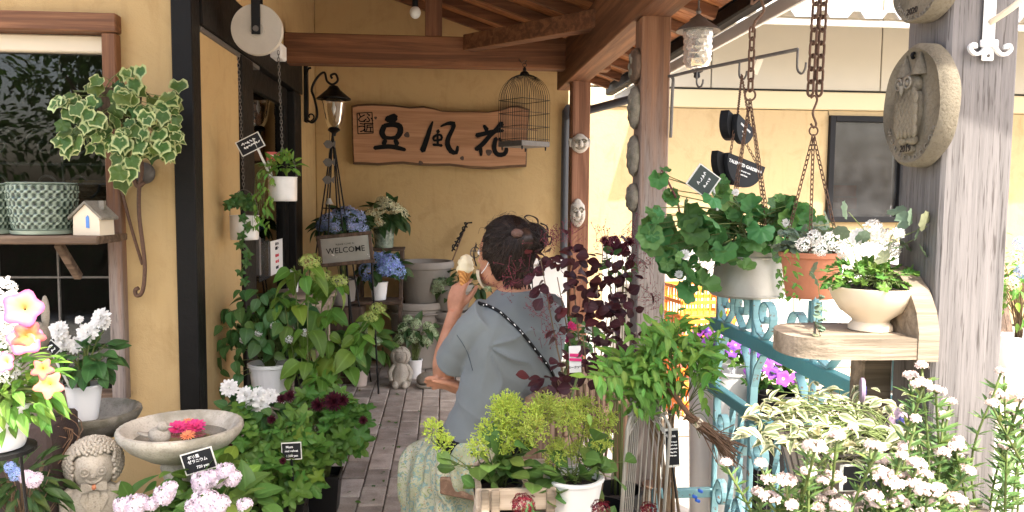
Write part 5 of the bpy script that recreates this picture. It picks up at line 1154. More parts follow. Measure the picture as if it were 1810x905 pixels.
# lilac-white verbena along the front
for i, (lab, heads, cx, cy, Y, seed) in enumerate((('lilac verbena in front of the birdbath foot', ((358, 852, 22), (398, 832, 17), (410, 845, 17), (374, 842, 14), (385, 852, 12)), 362, 870, 2.35, 71), ('pale lilac verbena at the bottom edge below the price tag', ((362, 888, 26), (385, 893, 22), (345, 898, 20), (432, 893, 15)), 390, 915, 2.25, 72), ('white lilac verbena beside the stone boy', ((290, 875, 20), (240, 892, 22), (215, 893, 16), (268, 890, 14), (300, 862, 14)), 262, 915, 2.3, 73))):
    b = V((P(cx, cy, Y).x, Y, 0)); t = thing('verbena', lab, 'flowering plant', b, 'verbenas along the front'); pot(t, b, .07, .09, .22, M['bplastic']); lo = []
    for (a, e, rp) in heads: p = P(a, e, Y - .06); inst('flower_head', H_lil, t, aim(p, (1, 0, 0), (G.uniform(-.3, .3), -.8, .8), S(rp * .82, Y))); lo.append((p, V((0, 0, 1))))
    pts = blob_pts(P(cx, cy, Y) + V((0, .03, 0)), (.14, .1, .08), 46, seed, .4, -.6); place_leaves(t, pts, BIG if i == 0 else HYD, size=(.06, .1), seed=seed); stems(t, b + V((0, 0, .2)), lo + pts[::3], M['stem'], .0022, 1)
stick_tag('chalk price tag reading 720 yen before the birdbath', ((322, 806), (374, 791), (378, 822), (330, 842)), 2.36, (343, 832, 346, 862), (), txt=[('ボリ黒', -.12, .28, .2, 'chalk'), ('ゼラニウム', -.02, .05, .2, 'chalk'), ('720 yen', .1, -.28, .2, 'chalk')])
m_dln = lm((.045, .085, .025)); DLN = [leaf_strip(m_dln, w_lance(.13 + .03 * i), 5, .2, .3) for i in range(2)]
# dark bed at the lower left
Y = 2.35; b = V((P(38, 900, Y).x, Y, .1)); t = thing('shade_bed_plant', 'tangled dark foliage with blue and mauve flowers at lower left', 'plant', b); pot(t, b - V((0, 0, .1)), .14, .17, .28, M['bplastic'])
pts = blob_pts(P(38, 862, Y), (.11, .09, .11), 130, 75, .2, -.6); place_leaves(t, pts, DLN, size=(.04, .08), seed=75); stems(t, b + V((0, 0, .1)), pts, M['stem_brown'], .002, 2)
for (a, e, rp, me) in ((28, 838, 11, H_blue), (45, 842, 10, H_lil), (60, 848, 12, H_lil), (18, 826, 9, H_blue)): inst('flower_head', me, t, aim(P(a, e, Y - .1), (1, 0, 0), (0, -1, .5), S(rp, Y)))
m = MB(); m.lathe([(.13, 0), (.15, .3), (.16, .46), (.15, .47), (.14, .44), (0, .4)], (P(96, 860, 2.75).x, 2.78, 0), 30); tag(m.build('black_tub', M['bplastic'], None, 40), 'tall black plastic tub beside the stone boy', 'tub')
m = MB(); g = random.Random(8)
for k in range(40): a = P(70 + g.uniform(-30, 30), 760, 2.6); m.tube(bez([a + V((0, g.uniform(-.1, .1), -.15)), a + V((g.uniform(-.1, .1), 0, 0)), a + V((g.uniform(-.2, .12), -.05, g.uniform(-.02, .1)))], 8), .0015, 4)
tag(m.build('dry_grass', M['twig'], kind='stuff'), 'dry brown grass tuft below the brick plinth', 'grass')
# ============================================================ BENCH AND THE SEATED WOMAN
bl = V((.509, .861, 0)); bn = V((-.861, .509, 0)); b0 = V((.275, 2.425, 0)); BL = .98
bench = thing('garden_bench', 'weathered wooden bench with slatted back that the woman sits on', 'bench', b0)
def BP(u, w, z): return b0 + bl * u + bn * w + V((0, 0, z))
Mb = Matrix((bl, bn, V((0, 0, 1)))).transposed()
def bbox(name, u0, u1, w0, w1, z0, z1, mat='bench'):
    m = MB(); m.box(BP((u0 + u1) / 2, (w0 + w1) / 2, (z0 + z1) / 2), (u1 - u0, w1 - w0, z1 - z0), Mb, .004); return m.build(name, M[mat], bench)
wb = wood('bench_wood_long', (.22, .13, .08), (.38, .25, .165), 1, .75, .2); M['bench'] = wb
bbox('top_rail', 0, BL, -.02, .025, .665, .715); bbox('lower_rail', .05, BL - .05, -.015, .02, .47, .51)
for i in range(13): bbox('back_slat', .085 + i * .0655, .085 + i * .0655 + .04, -.004, .012, .508, .667, 'benchZ')
for u in (0, BL - .055):
    bbox('back_leg', u, u + .055, -.021, .03, 0, .664, 'benchZ'); bbox('front_leg', u + .06 * (u == 0), u + .055 + .06 * (u == 0), .34, .39, 0, .4, 'benchZ'); bbox('side_rail', u + .004, u + .05, .03, .34, .34, .4)
for i in range(4): bbox('seat_slat', .06, BL - .002, .04 + i * .085, .04 + i * .085 + .075, .402, .424)

wf_ = V((-.55, .835, 0)).normalized(); wl = V((-.835, -.55, 0)).normalized(); UZ = V((0, 0, 1))
Hc = P(868, 772, 2.72); Nb = P(918, 520, 2.60); Hd = P(892, 449, 2.60); hf = V((-.74, .67, -.06)).normalized(); hl = UZ.cross(hf).normalized(); hu = hf.cross(hl) * -1 if hf.cross(hl).z < 0 else hf.cross(hl)
SLs = Nb + wl * .150 + wf_ * .02 + V((0, 0, -.085)); SRs = Nb - wl * .150 + wf_ * .02 + V((0, 0, -.085))
El = P(783, 664, 2.74); Wl = P(804, 550, 2.76); Er = SRs + V((-.02, .14, -.22)); Wr = P(818, 688, 2.70)
woman = thing('person', 'seated person in grey-blue T-shirt and floral skirt holding ice cream, seen from behind', 'person', V((Hc.x, Hc.y, 0)))
def remesh(m, name, mat, voxel, parent, smooth=4, post=None):
    off = origin(parent); me = bpy.data.meshes.new(name); me.from_pydata(m.v, [], m.f)
    o = bpy.data.objects.new(name, me); COL.objects.link(o)
    r = o.modifiers.new('r', 'REMESH'); r.mode = 'VOXEL'; r.voxel_size = voxel; r.use_smooth_shade = True
    if smooth: s = o.modifiers.new('s', 'SMOOTH'); s.iterations = smooth; s.factor = .5
    dg = bpy.context.evaluated_depsgraph_get(); dg.update()
    nm = bpy.data.meshes.new_from_object(o.evaluated_get(dg)); bpy.data.objects.remove(o)
    n = len(nm.vertices); co = np.empty(n * 3); nm.vertices.foreach_get('co', co); co = co.reshape(-1, 3)
    if post:
        no = np.empty(n * 3); nm.vertices.foreach_get('normal', no); no = no.reshape(-1, 3)
        co = co + no * np.array([post(V(c), V(k)) for c, k in zip(co, no)])[:, None]
    polys = [tuple(p.vertices) for p in nm.polygons]; bv = BVHTree.FromPolygons([tuple(c) for c in co], polys)
    nm.vertices.foreach_set('co', (co - np.array(off)).ravel()); nm.materials.clear(); nm.materials.append(mat); nm.name = name
    nm.polygons.foreach_set('use_smooth', [True] * len(nm.polygons)); nm.update()
    return obj(name, nm, parent), bv
def hand(m, w, d, n, tside, curls, thumb=(.5, .75, .3), L=.92):
    d, n, tside = V(d).normalized(), V(n).normalized(), V(tside).normalized()
    tside = (tside - d * tside.dot(d)).normalized(); n = n - d * n.dot(d) - tside * n.dot(tside); n.normalize()
    for k, (off, ln) in enumerate(((.028, .066), (.009, .074), (-.010, .069), (-.028, .054))):
        kn = w + d * (.078 - .004 * k) * L + tside * off * L; m.tube([w + tside * off * .45 - d * .01, w + d * .035 + tside * off * .8, kn], [.0145, .0155, .0105], 10)
        p = kn; dr = d.copy(); rr = .0093
        seg = (ln * .45 * L, ln * .32 * L, ln * .23 * L); pts = [p]; c = curls[k]
        for q, sl in enumerate(seg):
            a = c[q]; dr = (dr * math.cos(a) + n * math.sin(a)); n2 = None; dr.normalize(); p = p + dr * sl; pts.append(p)
            nn = n - dr * n.dot(dr); 
        m.tube(pts, [.0098, .0092, .0086, .0068], 9); m.ball(pts[-1], .0068, 8, 6); [m.ball(x, .0096, 8, 6) for x in pts[1:3]]
    b = w + d * .022 + tside * .022; td = (d * thumb[0] + tside * thumb[1] + n * thumb[2]).normalized(); t1 = b + td * .036; td2 = (td + d * .5 + n * .15).normalized(); t2 = t1 + td2 * .03; t3 = t2 + (td2 + d * .3).normalized() * .022
    m.tube([w + d * .005 + tside * .012, b, t1, t2, t3], [.013, .0145, .0115, .0098, .0075], 9); m.ball(t3, .0075, 8, 6)
body = MB()
# torso core, neck, head
def ring_loft(m, rings, n=28, e=2.3):
    vs = []; fs = []
    for (c, ax, ay, rx, ry) in rings:
        for k in range(n):
            a = 2 * math.pi * k / n; ca, sa = math.cos(a), math.sin(a)
            q = V(ax) * (math.copysign(abs(ca) ** (2 / e), ca) * rx) + V(ay) * (math.copysign(abs(sa) ** (2 / e), sa) * ry); vs.append(V(c) + q)
    for i in range(len(rings) - 1):
        for k in range(n): fs.append((i * n + k, i * n + (k + 1) % n, (i + 1) * n + (k + 1) % n, (i + 1) * n + k))
    fs += [tuple(range(n))[::-1], tuple((len(rings) - 1) * n + k for k in range(n))]; m.add(vs, fs)
def spine(s, fw=0.0): return Hc.lerp(Nb, s) + wf_ * (fw - .035 * math.sin(math.pi * max(0, min(1, s))))
ring_loft(body, [(spine(s), wl, wf_, rx * .86, ry * .86) for s, rx, ry in ((-.12, .15, .11), (.0, .17, .12), (.3, .15, .11), (.6, .16, .11), (.82, .17, .1), (.95, .11, .075), (1.02, .055, .055))])
body.tube([Nb - V((0, 0, .05)), Nb.lerp(Hd, .35) + hf * .012, Hd - V((0, 0, .05)) + hf * .01], [.062, .053, .05], 16)
Mhd = Matrix((hf, hl, UZ)).transposed()
body.ball(Hd + V((0, 0, .012)), (.092, .074, .098), 26, 20, Mhd); body.ball(Hd + hf * .03 - UZ * .055, (.064, .056, .058), 22, 16, Mhd); body.ball(Hd + hf * .058 - UZ * .088, (.026, .026, .02), 14, 10, Mhd)
body.tube([Hd + hf * .088 + UZ * .005, Hd + hf * .104 - UZ * .024, Hd + hf * .092 - UZ * .034], [.008, .0125, .009], 8); body.tube(bez([Hd + hf * .082 + hl * .022 - UZ * .058, Hd + hf * .093 - UZ * .056, Hd + hf * .082 - hl * .022 - UZ * .058], 8), .007, 8)
for s in (-1, 1): body.ball(Hd + hl * s * .072 - hf * .01 - UZ * .01, (.02, .007, .03), 12, 8, Mhd)
# arms
def limb(m, pts, rs, n=14): m.tube(bez(pts, 12), list(np.interp(np.linspace(0, len(rs) - 1, 13 if len(pts) == 3 else len(bez(pts, 12))), range(len(rs)), rs)), n)
limb(body, [SLs, SLs.lerp(El, .5) + V((-.012, 0, -.01)), El], [.05, .046, .040, .037]); body.ball(El, .037, 14, 10)
limb(body, [El, El.lerp(Wl, .4) + V((-.008, 0, 0)), Wl], [.037, .041, .036, .029, .025])
limb(body, [SRs, SRs.lerp(Er, .5), Er], [.05, .046, .040, .037]); body.ball(Er, .037, 14, 10); limb(body, [Er, Er.lerp(Wr, .4), Wr], [.037, .04, .034, .027, .024])
hd_ = V((.12, .05, 1)); hand(body, Wl, hd_, V((.62, .75, .1)), V((.75, -.62, 0)), [(.35, .75, .6), (.3, .8, .7), (.35, .85, .7), (.4, .9, .7)], (.75, .45, .5))
hand(body, Wr, V((-1, .25, .28)), V((.1, -.1, -1)), V((.25, -.7, .45)), [(.12, .25, .2), (.1, .3, .25), (.15, .35, .3), (.2, .4, .3)], (.8, .4, .3))
for s in (-1, 1):
    hp = Hc + wl * s * .075 - V((0, 0, .05)); kn = hp + wf_ * .34 + V((0, 0, -.13)); an = kn + wf_ * .05 + V((0, 0, -kn.z + .08)); limb(body, [hp, hp.lerp(kn, .5), kn], [.075, .07, .062, .055]); limb(body, [kn, kn.lerp(an, .45) - wf_ * .015, an], [.056, .056, .045, .036]); body.tube([an - V((0, 0, .03)) - wf_ * .03, an - V((0, 0, .045)) + wf_ * .06, an - V((0, 0, .055)) + wf_ * .15], [.032, .034, .024], 10)
def skinmat():
    m, nt, b = nodes_of('skin'); n = noi(nt, coords(nt), 14, 5); c = ramp(nt, n, [(.3, (.36, .155, .085)), (.5, (.46, .215, .125)), (.7, (.53, .265, .165))]); nt.links.new(c, b.inputs['Base Color'])
    b.inputs['Roughness'].default_value = .5; b.inputs['Subsurface Weight'].default_value = .12; b.inputs['Subsurface Radius'].default_value = (.012, .005, .003); b.inputs['Subsurface Scale'].default_value = 1.0; b.inputs['Specular IOR Level'].default_value = .35
    bump(nt, b, noi(nt, coords(nt), 260, 3), .12, .002); return m
bo, bbv = remesh(body, 'body', skinmat(), .0042, woman, 5)
bo['label'] = 'head, neck, arms and hands of the seated person'
for s in (-1, 1):
    m = MB(); m.ball(Hd + hf * .078 + hl * s * .03 + UZ * .008, (.011, .012, .011), 10, 8, Mhd); m.build('eye', M['white'], woman, 180)
# T-shirt
sh = MB()
ring_loft(sh, [(spine(s, fw), wl, wf_, rx, ry) for s, fw, rx, ry in ((-.06, .0, .196, .155), (.05, 0, .188, .15), (.25, 0, .175, .137), (.5, -.005, .172, .128), (.7, -.005, .180, .12), (.83, 0, .182, .105), (.91, .004, .158, .09), (.965, .008, .112, .078), (1.0, .01, .078, .07), (1.025, .012, .066, .064))], 40, 2.4)
d = (El - SLs); sh.tube(bez([SLs - d * .12 - wl * .03, SLs + d * .2, SLs + d * .45, SLs + d * .72], 12), list(np.interp(np.linspace(0, 3, 13), range(4), (.070, .068, .061, .063))), 20)
d = (Er - SRs); sh.tube(bez([SRs - d * .12 + wl * .03, SRs + d * .2, SRs + d * .6, SRs + d * .9], 12), list(np.interp(np.linspace(0, 3, 13), range(4), (.072, .074, .072, .074))), 20)
arm = SLs + V((.03, -.02, -.07))
def crease(x): return 1 - 2 * abs(math.sin(x)) ** .6
def folds(p, n):
    q = p - arm; r = q.length; ang = math.atan2(q.z, q.x)
    w = math.exp(-((r - .09) / .085) ** 2) * max(0, math.cos(ang + .25)) ** .7 if q.x > -.02 else 0
    f = .011 * w * crease(ang * 3 + 3 * noise.noise(p * 6) + r * 12)
    low = max(0, min(1, (.82 - p.z) / .25)); f += .009 * low * crease((p.z * 1.0 + p.x * .35 + .09 * noise.noise(p * 5)) * 34) * (.4 + .6 * noise.noise(p * 9 + V((3, 0, 0))))
    f += .004 * noise.noise(p * 16) + .006 * noise.noise(p * 7 + V((9, 2, 1)))
    return f
def cloth(name, col, sc=900, var=.12):
    m, nt, b = nodes_of(name); v = coords(nt); c = mixc(nt, noi(nt, v, 12, 4), [x * (1 - var) for x in col], [x * (1 + var) for x in col]); nt.links.new(c, b.inputs['Base Color']); b.inputs['Roughness'].default_value = .9; b.inputs['Specular IOR Level'].default_value = .15
    b.inputs['Sheen Weight'].default_value = .15; bump(nt, b, noi(nt, v, sc, 2), .25, .001); return m
so, sbv = remesh(sh, 't_shirt', cloth('blue_grey_jersey', (.175, .196, .198)), .0055, woman, 4, folds)
def cast(px_, py_, bv, lift=.004):
    d = ray(px_, py_).normalized(); h = bv.ray_cast(CAM, d)
    return (h[0] + h[1] * lift) if h[0] is not None else None
# sleeve and shoulder seam, crossbody cord
cord = [cast(a, e, sbv, .006) for a, e in ((846, 538), (856, 541), (870, 546), (884, 554), (897, 565), (910, 577), (922, 590), (934, 604), (945, 618), (956, 632), (966, 645), (975, 660), (980, 676))]
cord = [c for c in cord if c is not None]
cp = bez(cord, 120); m = MB(); m.tube(cp, .0052, 8); m.tube(bez([cord[0], cord[0] + V((-.01, .08, -.01)), cord[0] + V((-.03, .16, -.12))], 8), .0052, 8); co_ = m.build('shoulder_cord', M['black'], woman, 180, label='black cord with white flecks across the back')
m = MB()
for i in range(4, len(cp) - 5, 9): m.tube([cp[i] + (CAM - cp[i]).normalized() * .0032 + V((-.003, 0, .004)), cp[i + 2] + (CAM - cp[i]).normalized() * .0032 + V((.003, 0, -.004))], .0022, 5)
m.build('cord_fleck', M['chalk'], co_, kind='stuff')
seam = [cast(a, e, sbv, .0012) for a, e in ((800, 577), (808, 592), (818, 607), (826, 622), (832, 640), (836, 655))]; seam = [c for c in seam if c is not None]
if len(seam) > 2: m = MB(); m.tube(bez(seam, 24), .0014, 5); m.build('sleeve_seam', cloth('seam_thread', (.07, .09, .10)), woman)
# skirt
def skirtmat():
    m, nt, b = nodes_of('floral_skirt'); v = coords(nt); c = ramp(nt, noi(nt, v, 9, 5), [(.35, (.34, .36, .22)), (.55, (.48, .48, .33)), (.7, (.56, .54, .40))])
    vd = nd(nt, 'ShaderNodeVectorMath', {0: v, 1: nd(nt, 'ShaderNodeTexNoise', {'Vector': v, 'Scale': 14.0}).outputs['Color']}, operation='ADD').outputs[0]
    for sc, thr, col in ((11, .42, (.20, .33, .31)), (15, .30, (.30, .36, .16)), (17, .20, (.55, .24, .10)), (34, .22, (.05, .055, .045))):
        vo = nd(nt, 'ShaderNodeTexVoronoi', {'Vector': nd(nt, 'ShaderNodeMapping', {'Vector': vd, 'Location': (sc * 1.3, sc, 0), 'Scale': (1, 1, .6)}).outputs[0], 'Scale': float(sc)})
        f = nd(nt, 'ShaderNodeMapRange', {0: vo.outputs['Distance'], 1: thr * .85, 2: thr, 3: .85, 4: 0.0}).outputs[0]; c = mixc(nt, f, c, col)
    nt.links.new(c, b.inputs['Base Color']); b.inputs['Roughness'].default_value = .85; b.inputs['Specular IOR Level'].default_value = .2; bump(nt, b, noi(nt, v, 700, 2), .2, .001); return m
sk = MB(); rings = []
for (u, z, rx, ry) in ((-.15, .47, .14, .11), (-.06, .44, .185, .14), (.06, .38, .185, .16), (.16, .33, .17, .165), (.24, .30, .16, .165), (.31, .27, .15, .165), (.37, .25, .135, .16), (.41, .23, .1, .14), (.43, .22, .05, .08)):
    rings.append((V((Hc.x, Hc.y, 0)) + wf_ * u + wl * .02 + V((0, 0, z)), wl, UZ, rx, ry))
ring_loft(sk, rings, 40, 2.6)
ring_loft(sk, [(V((Hc.x, Hc.y, 0)) + wf_ * u + wl * .03 + V((0, 0, z)), wl, wf_, rx, ry) for u, z, rx, ry in ((.15, .33, .17, .2), (.15, .24, .175, .22), (.15, .12, .18, .235), (.15, .06, .185, .24))], 40, 2.4)
def sfold(p, n):
    q = p - Hc; u = q.dot(wf_); low = max(0, min(1, (.56 - p.z) / .2)); return low * (.014 * math.sin(u * 42 + 1.5 * noise.noise(p * 5)) + .008 * math.sin(u * 95 + 4 * noise.noise(p * 6))) + .006 * noise.noise(p * 10)
remesh(sk, 'skirt', skirtmat(), .007, woman, 4, sfold)
m = MB(); ring_loft(m, [(V((Hc.x, Hc.y, .50)) + V((0, 0, z)), wl, wf_, .19 + dx, .15 + dx) for z, dx in ((-.03, .004), (.0, .006), (.03, .0))], 36, 2.4); m.build('waistband', M['black'], woman, 180)
# hair
def hairmat():
    m, nt, b = nodes_of('dark_brown_hair'); geo = nt.nodes.new('ShaderNodeNewGeometry'); n = noi(nt, coords(nt), 40, 4)
    f = nd(nt, 'ShaderNodeMath', {0: geo.outputs['Random Per Island'], 1: n}, operation='MULTIPLY').outputs[0]
    c = ramp(nt, f, [(.05, (.012, .007, .005)), (.4, (.028, .016, .011)), (.7, (.075, .042, .028)), (.92, (.16, .11, .085))]); nt.links.new(c, b.inputs['Base Color']); b.inputs['Roughness'].default_value = .42; b.inputs['Specular IOR Level'].default_value = .35; b.inputs['Anisotropic'].default_value = .5; return m
HM = hairmat(); hm = MB(); HE = V((.105, .087, .112)); hcn = Hd + UZ * .014 - hf * .008
def HS(d, k=1.0): return hcn + hf * (d.dot(hf) * HE.x * k) + hl * (d.dot(hl) * HE.y * k) + UZ * (d.z * HE.z * k)
def on_hair(d):                                           # is this direction covered by hair (not face)?
    a = d.dot(hf); return not ((a > .45 and d.z < .62) or (a > .12 and d.z < -.28) or d.z < -.92)
nA, nB_ = 40, 26; vs = []; ok = []
for i in range(nB_ + 1):
    t_ = math.pi * i / nB_
    for k in range(nA):
        a = 2 * math.pi * k / nA; d = V((math.sin(t_) * math.cos(a), math.sin(t_) * math.sin(a), math.cos(t_))); cov = on_hair(d)
        vs.append(HS(d, (1.0 + .03 * noise.noise(d * 5)) if cov else .72))
fs = [(i * nA + k, (i + 1) * nA + k, (i + 1) * nA + (k + 1) % nA, i * nA + (k + 1) % nA) for i in range(nB_) for k in range(nA)]
hm.add(vs, fs)
tie = cast(914, 412, BVHTree.FromPolygons([tuple(v) for v in vs], fs), .0) or P(914, 412, 2.52)
td = (tie - hcn); td = V(((td.dot(hf)) / HE.x, (td.dot(hl)) / HE.y, td.z / HE.z)); tdir = (hf * td.x + hl * td.y + UZ * td.z).normalized()
bun = P(940, 422, 2.555); hm.ball(bun, (.044, .04, .05), 20, 14, f=lambda d: 1 + .1 * noise.noise(d * 3)); hm.ball(bun.lerp(tie, .5) - V((0, 0, .012)), .04, 14, 10); hm.ball(P(928, 455, 2.565), (.034, .034, .045), 14, 10)
g = random.Random(21)
for i in range(2600):                                      # combed strands from the hairline to the tie
    d = V((g.gauss(0, 1), g.gauss(0, 1), g.gauss(0, 1))).normalized()
    if not on_hair(d) or d.dot(tdir) > .93: continue
    pts = []
    jz = V((g.gauss(0, .06), g.gauss(0, .06), g.gauss(0, .06)))
    for q in range(9):
        u = q / 8; e = (d.lerp(tdir + jz * .5, u) + jz * math.sin(u * 3.1)).normalized()
        if not on_hair(e): continue
        pts.append(HS(e, 1.005 + .014 * g.random() + .02 * math.sin(u * 3.1) * (i % 3 == 0)))
    if len(pts) > 3: hm.tube(bez(pts, 14), g.uniform(.0004, .0014), 3)
for i in range(420):                                      # curls of the bun
    a = g.uniform(0, 6.283); e = g.uniform(-1, 1); ax = V((math.cos(a), math.sin(a), e)).normalized(); u = ax.orthogonal().normalized(); w_ = ax.cross(u); c = bun + ax * g.uniform(.006, .03)
    a0 = g.uniform(0, 6.28); hm.tube(spiral(c, u, w_, g.uniform(.03, .052), g.uniform(.014, .046), a0, a0 + g.uniform(2.5, 6), 16), g.uniform(.0006, .0022), 4)
for (pts) in (((935, 392), (928, 384), (935, 380), (948, 386), (952, 396)), ((955, 395), (966, 400), (968, 415), (962, 425)), ((962, 430), (972, 432), (975, 420), (968, 418)), ((955, 445), (962, 455), (955, 466)), ((948, 450), (953, 462), (949, 472)), ((925, 470), (935, 480), (930, 492)), ((842, 430), (838, 450), (842, 470))):
    for j in range(3): hm.tube(bez([P(a + g.uniform(-1.5, 1.5), e + g.uniform(-1.5, 1.5), 2.56) for a, e in pts], 18), g.uniform(.0008, .002), 4)
for i in range(150):                                      # flyaway strands
    d = V((g.gauss(0, 1), g.gauss(0, 1), abs(g.gauss(0, 1)) * .8 + .1)).normalized()
    if not on_hair(d): continue
    a_ = HS(d, 1.0); s1 = d.orthogonal().normalized() * g.uniform(.01, .03); hm.tube(bez([a_, a_ + d * g.uniform(.006, .016) + s1 * .6, a_ + s1 * 1.6 + d * g.uniform(-.004, .014)], 8), g.uniform(.0003, .0007), 3)
for i in range(90):                                       # loose hair at the nape
    x0 = g.uniform(895, 938); hm.tube(bez([P(x0, g.uniform(440, 470), 2.535), P(x0 + g.uniform(-6, 8), 480, 2.53), P(x0 + g.uniform(-12, 10), g.uniform(488, 512), 2.545)], 10), g.uniform(.001, .0028), 4)
hm.build('hair', HM, woman, 180)
m = MB(); m.ball(tie + (CAM - tie).normalized() * .012, (.02, .012, .0145), 18, 12, f=lambda d: 1 + .05 * math.sin(d.x * 20)); m.build('hair_clip', plain('brown_fabric', (.14, .075, .055), .7, var=.3, bumps=.5, sc=60), woman, 180)
# face mask pulled under the chin, ear loop, glasses
mk = MB(); vs = []; fs = []
for i in range(9):
    for k in range(13):
        a = -1.25 + 2.5 * k / 12; zz = -.05 - .06 * i / 8; dv = hf * math.cos(a) + hl * math.sin(a); ry = .068 * math.sqrt(max(.05, 1 - ((zz + .055) / .075) ** 2)) + .006
        vs.append(Hd + hf * .028 + dv * ry + UZ * zz)
for i in range(8):
    for k in range(12): fs.append((i * 13 + k, i * 13 + k + 1, i * 13 + 14 + k, i * 13 + 13 + k))
mk.add(vs, fs); mk.build('face_mask', M['cream'], woman, 180)
m = MB()
for s in (-1, 1): m.tube(bez([Hd + hl * s * .079 - hf * .012 + UZ * .015, Hd + hl * s * .078 + hf * .01 - UZ * .03, Hd + hl * s * .066 + hf * .045 - UZ * .06], 8), .0016, 5)
m.build('ear_loop', M['white'], woman)
m = MB()
for s in (-1, 1):
    m.tube([Hd + hf * .1 + hl * s * .034 + UZ * .008 + hl * .024 * math.cos(a) + UZ * .018 * math.sin(a) for a in np.linspace(0, 6.283, 17)[:-1]], .0018, 5, closed=True); m.tube([Hd + hf * .1 + hl * s * .058 + UZ * .014, Hd + hl * s * .083 + UZ * .014 - hf * .01], .0018, 5)
m.build('glasses', M['iron_grey'], woman)
# ice cream cone held in the raised hand
ca, cb = P(818, 516, 2.765), P(822, 478, 2.765); ca = ca.lerp(cb, .1); t = thing('ice_cream', 'vanilla soft serve in a waffle cone held in the raised hand', 'ice cream', ca)
ax = (cb - ca); L = ax.length; Mc = aim(ca, ax, (0, -1, .2)).to_3x3() @ Matrix.Rotation(R(-90), 3, 'X')
wm, nt, b_ = nodes_of('waffle'); v = coords(nt); w1 = nd(nt, 'ShaderNodeTexWave', {'Vector': v, 'Scale': 55.0}, bands_direction='DIAGONAL').outputs[0]; cc = ramp(nt, w1, [(.3, (.50, .20, .05)), (.7, (.72, .36, .11))]); nt.links.new(cc, b_.inputs['Base Color']); b_.inputs['Roughness'].default_value = .7; bump(nt, b_, w1, .5, .003)
m = MB(); m.lathe([(.008, 0), (.010, .003), (.022, L * .8), (.026, L * .86), (.028, L), (.025, L), (.018, L * .7), (0, L * .5)], ca, 26, M=Mc); m.build('cone', wm, t, 50)
m = MB(); m.lathe([(.024, L * .9), (.028, L * .98), (.030, L + .010), (.026, L + .016), (.028, L + .024), (.025, L + .034), (.019, L + .039), (.02, L + .046), (.012, L + .053), (.004, L + .057), (0, L + .057)], ca, 30, M=Mc, rf=lambda a, z, i: 1 + .10 * math.sin(a * 3 + z * 170) + .05 * math.sin(a * 7 + z * 60)); m.build('soft_serve', plain('vanilla_cream', (.80, .70, .46), .45, var=.05), t, 180)
# ============================================================ RIGHT SIDE: on and around the posts
t = None
# stone faces on the far post
def mask_face(label, px_, py_, hh, ww, wide):
    c = P(px_, py_, 5.19); k = S(1, 5.19); t = thing('stone_mask', label, 'mask', c, 'stone masks on the far post'); m = MB()
    m.ball(c, (ww * k, 10 * k, hh * k), 30, 22, f=lambda d: 1 + .04 * math.sin(d.z * 14) * (d.z > .25) - .1 * max(0, -d.z - .4) * abs(d.x)); m.build('face', M['mask'], t, 180)
    for s in (-1, 1):
        m = MB(); m.ball(c + V((s * ww * .4 * k, -9 * k, hh * .12 * k)), (ww * .24 * k, 3 * k, 2.2 * k), 12, 8); m.tube(bez([c + V((s * ww * x * k, -9.5 * k, z * hh * k)) for x, z in ((.12, .3), (.4, .42), (.72, .22))], 8), 1.6 * k, 5); m.build('eye', M['stone_d'], t, 180)
        m = MB(); m.ball(c + V((s * ww * .55 * k, -7 * k, -hh * .22 * k)), (ww * .24 * k, 5 * k, hh * .2 * k), 12, 8); m.build('cheek', M['mask'], t, 180)
        if wide: m = MB(); m.ball(c + V((s * ww * 1.02 * k, 2 * k, hh * .1 * k)), (4 * k, 4 * k, 8 * k), 10, 8); m.build('ear', M['mask'], t, 180)
    m = MB(); m.ball(c + V((0, -12 * k, -hh * .05 * k)), (4.2 * k, 5 * k, 6.5 * k), 12, 10); m.build('nose', M['mask'], t, 180)
    m = MB(); m.tube(bez([c + V((x * ww * k, (-9 + 3 * abs(x)) * k, z * hh * k)) for x, z in ((-.5, -.35), (-.25, -.52), (0, -.56), (.25, -.52), (.5, -.35))], 14), 2.2 * k, 6); m.build('mouth', M['stone_d'], t, 180)
mask_face('broad grinning stone mask, upper one on the far post', 1025, 254, 17, 16, True); mask_face('long bearded smiling stone mask, lower one on the far post', 1021, 377, 25, 14, False)
# oval plaques on the mid post side
for i, (py0, py1, lab) in enumerate(((85, 148, 'topmost small stone plaque on the side of the middle post'), (152, 228, 'long pale-backed stone plaque, second from top on the middle post'), (238, 312, 'thick stone plaque, third from top on the middle post'), (323, 375, 'lowest small round plaque on the middle post'))):
    c = P(1119, (py0 + py1) / 2, 3.36); c.x = .824 - .014; k = S(1, 3.36); h = (py1 - py0) / 2 * k; t = thing('post_plaque', lab, 'plaque', c, 'stone plaques on the middle post'); m = MB()
    m.lathe([(0, .022), (.6, .02), (.85, .014), (1, .0), (.96, -.012), (0, -.0135)], (0, 0, 0), 36, rf=lambda a, z, j: 1 + .03 * math.sin(a * 9 + j)); A = Matrix(((0, 0, -1), (.058, 0, 0), (0, h, 0)))
    m.v = [tuple(c + A @ V(v)) for v in m.v]; m.build('disc', M['stone_d'] if i else M['dark_wood'], t, 50)
    m = MB(); [m.ball(c + V((-.02, .02 * math.cos(q * 1.3), h * .5 * math.sin(q * 1.3))), (.006, .014, .016), 8, 6) for q in range(5)]; m.build('relief', M['stone_d'], t, 180)
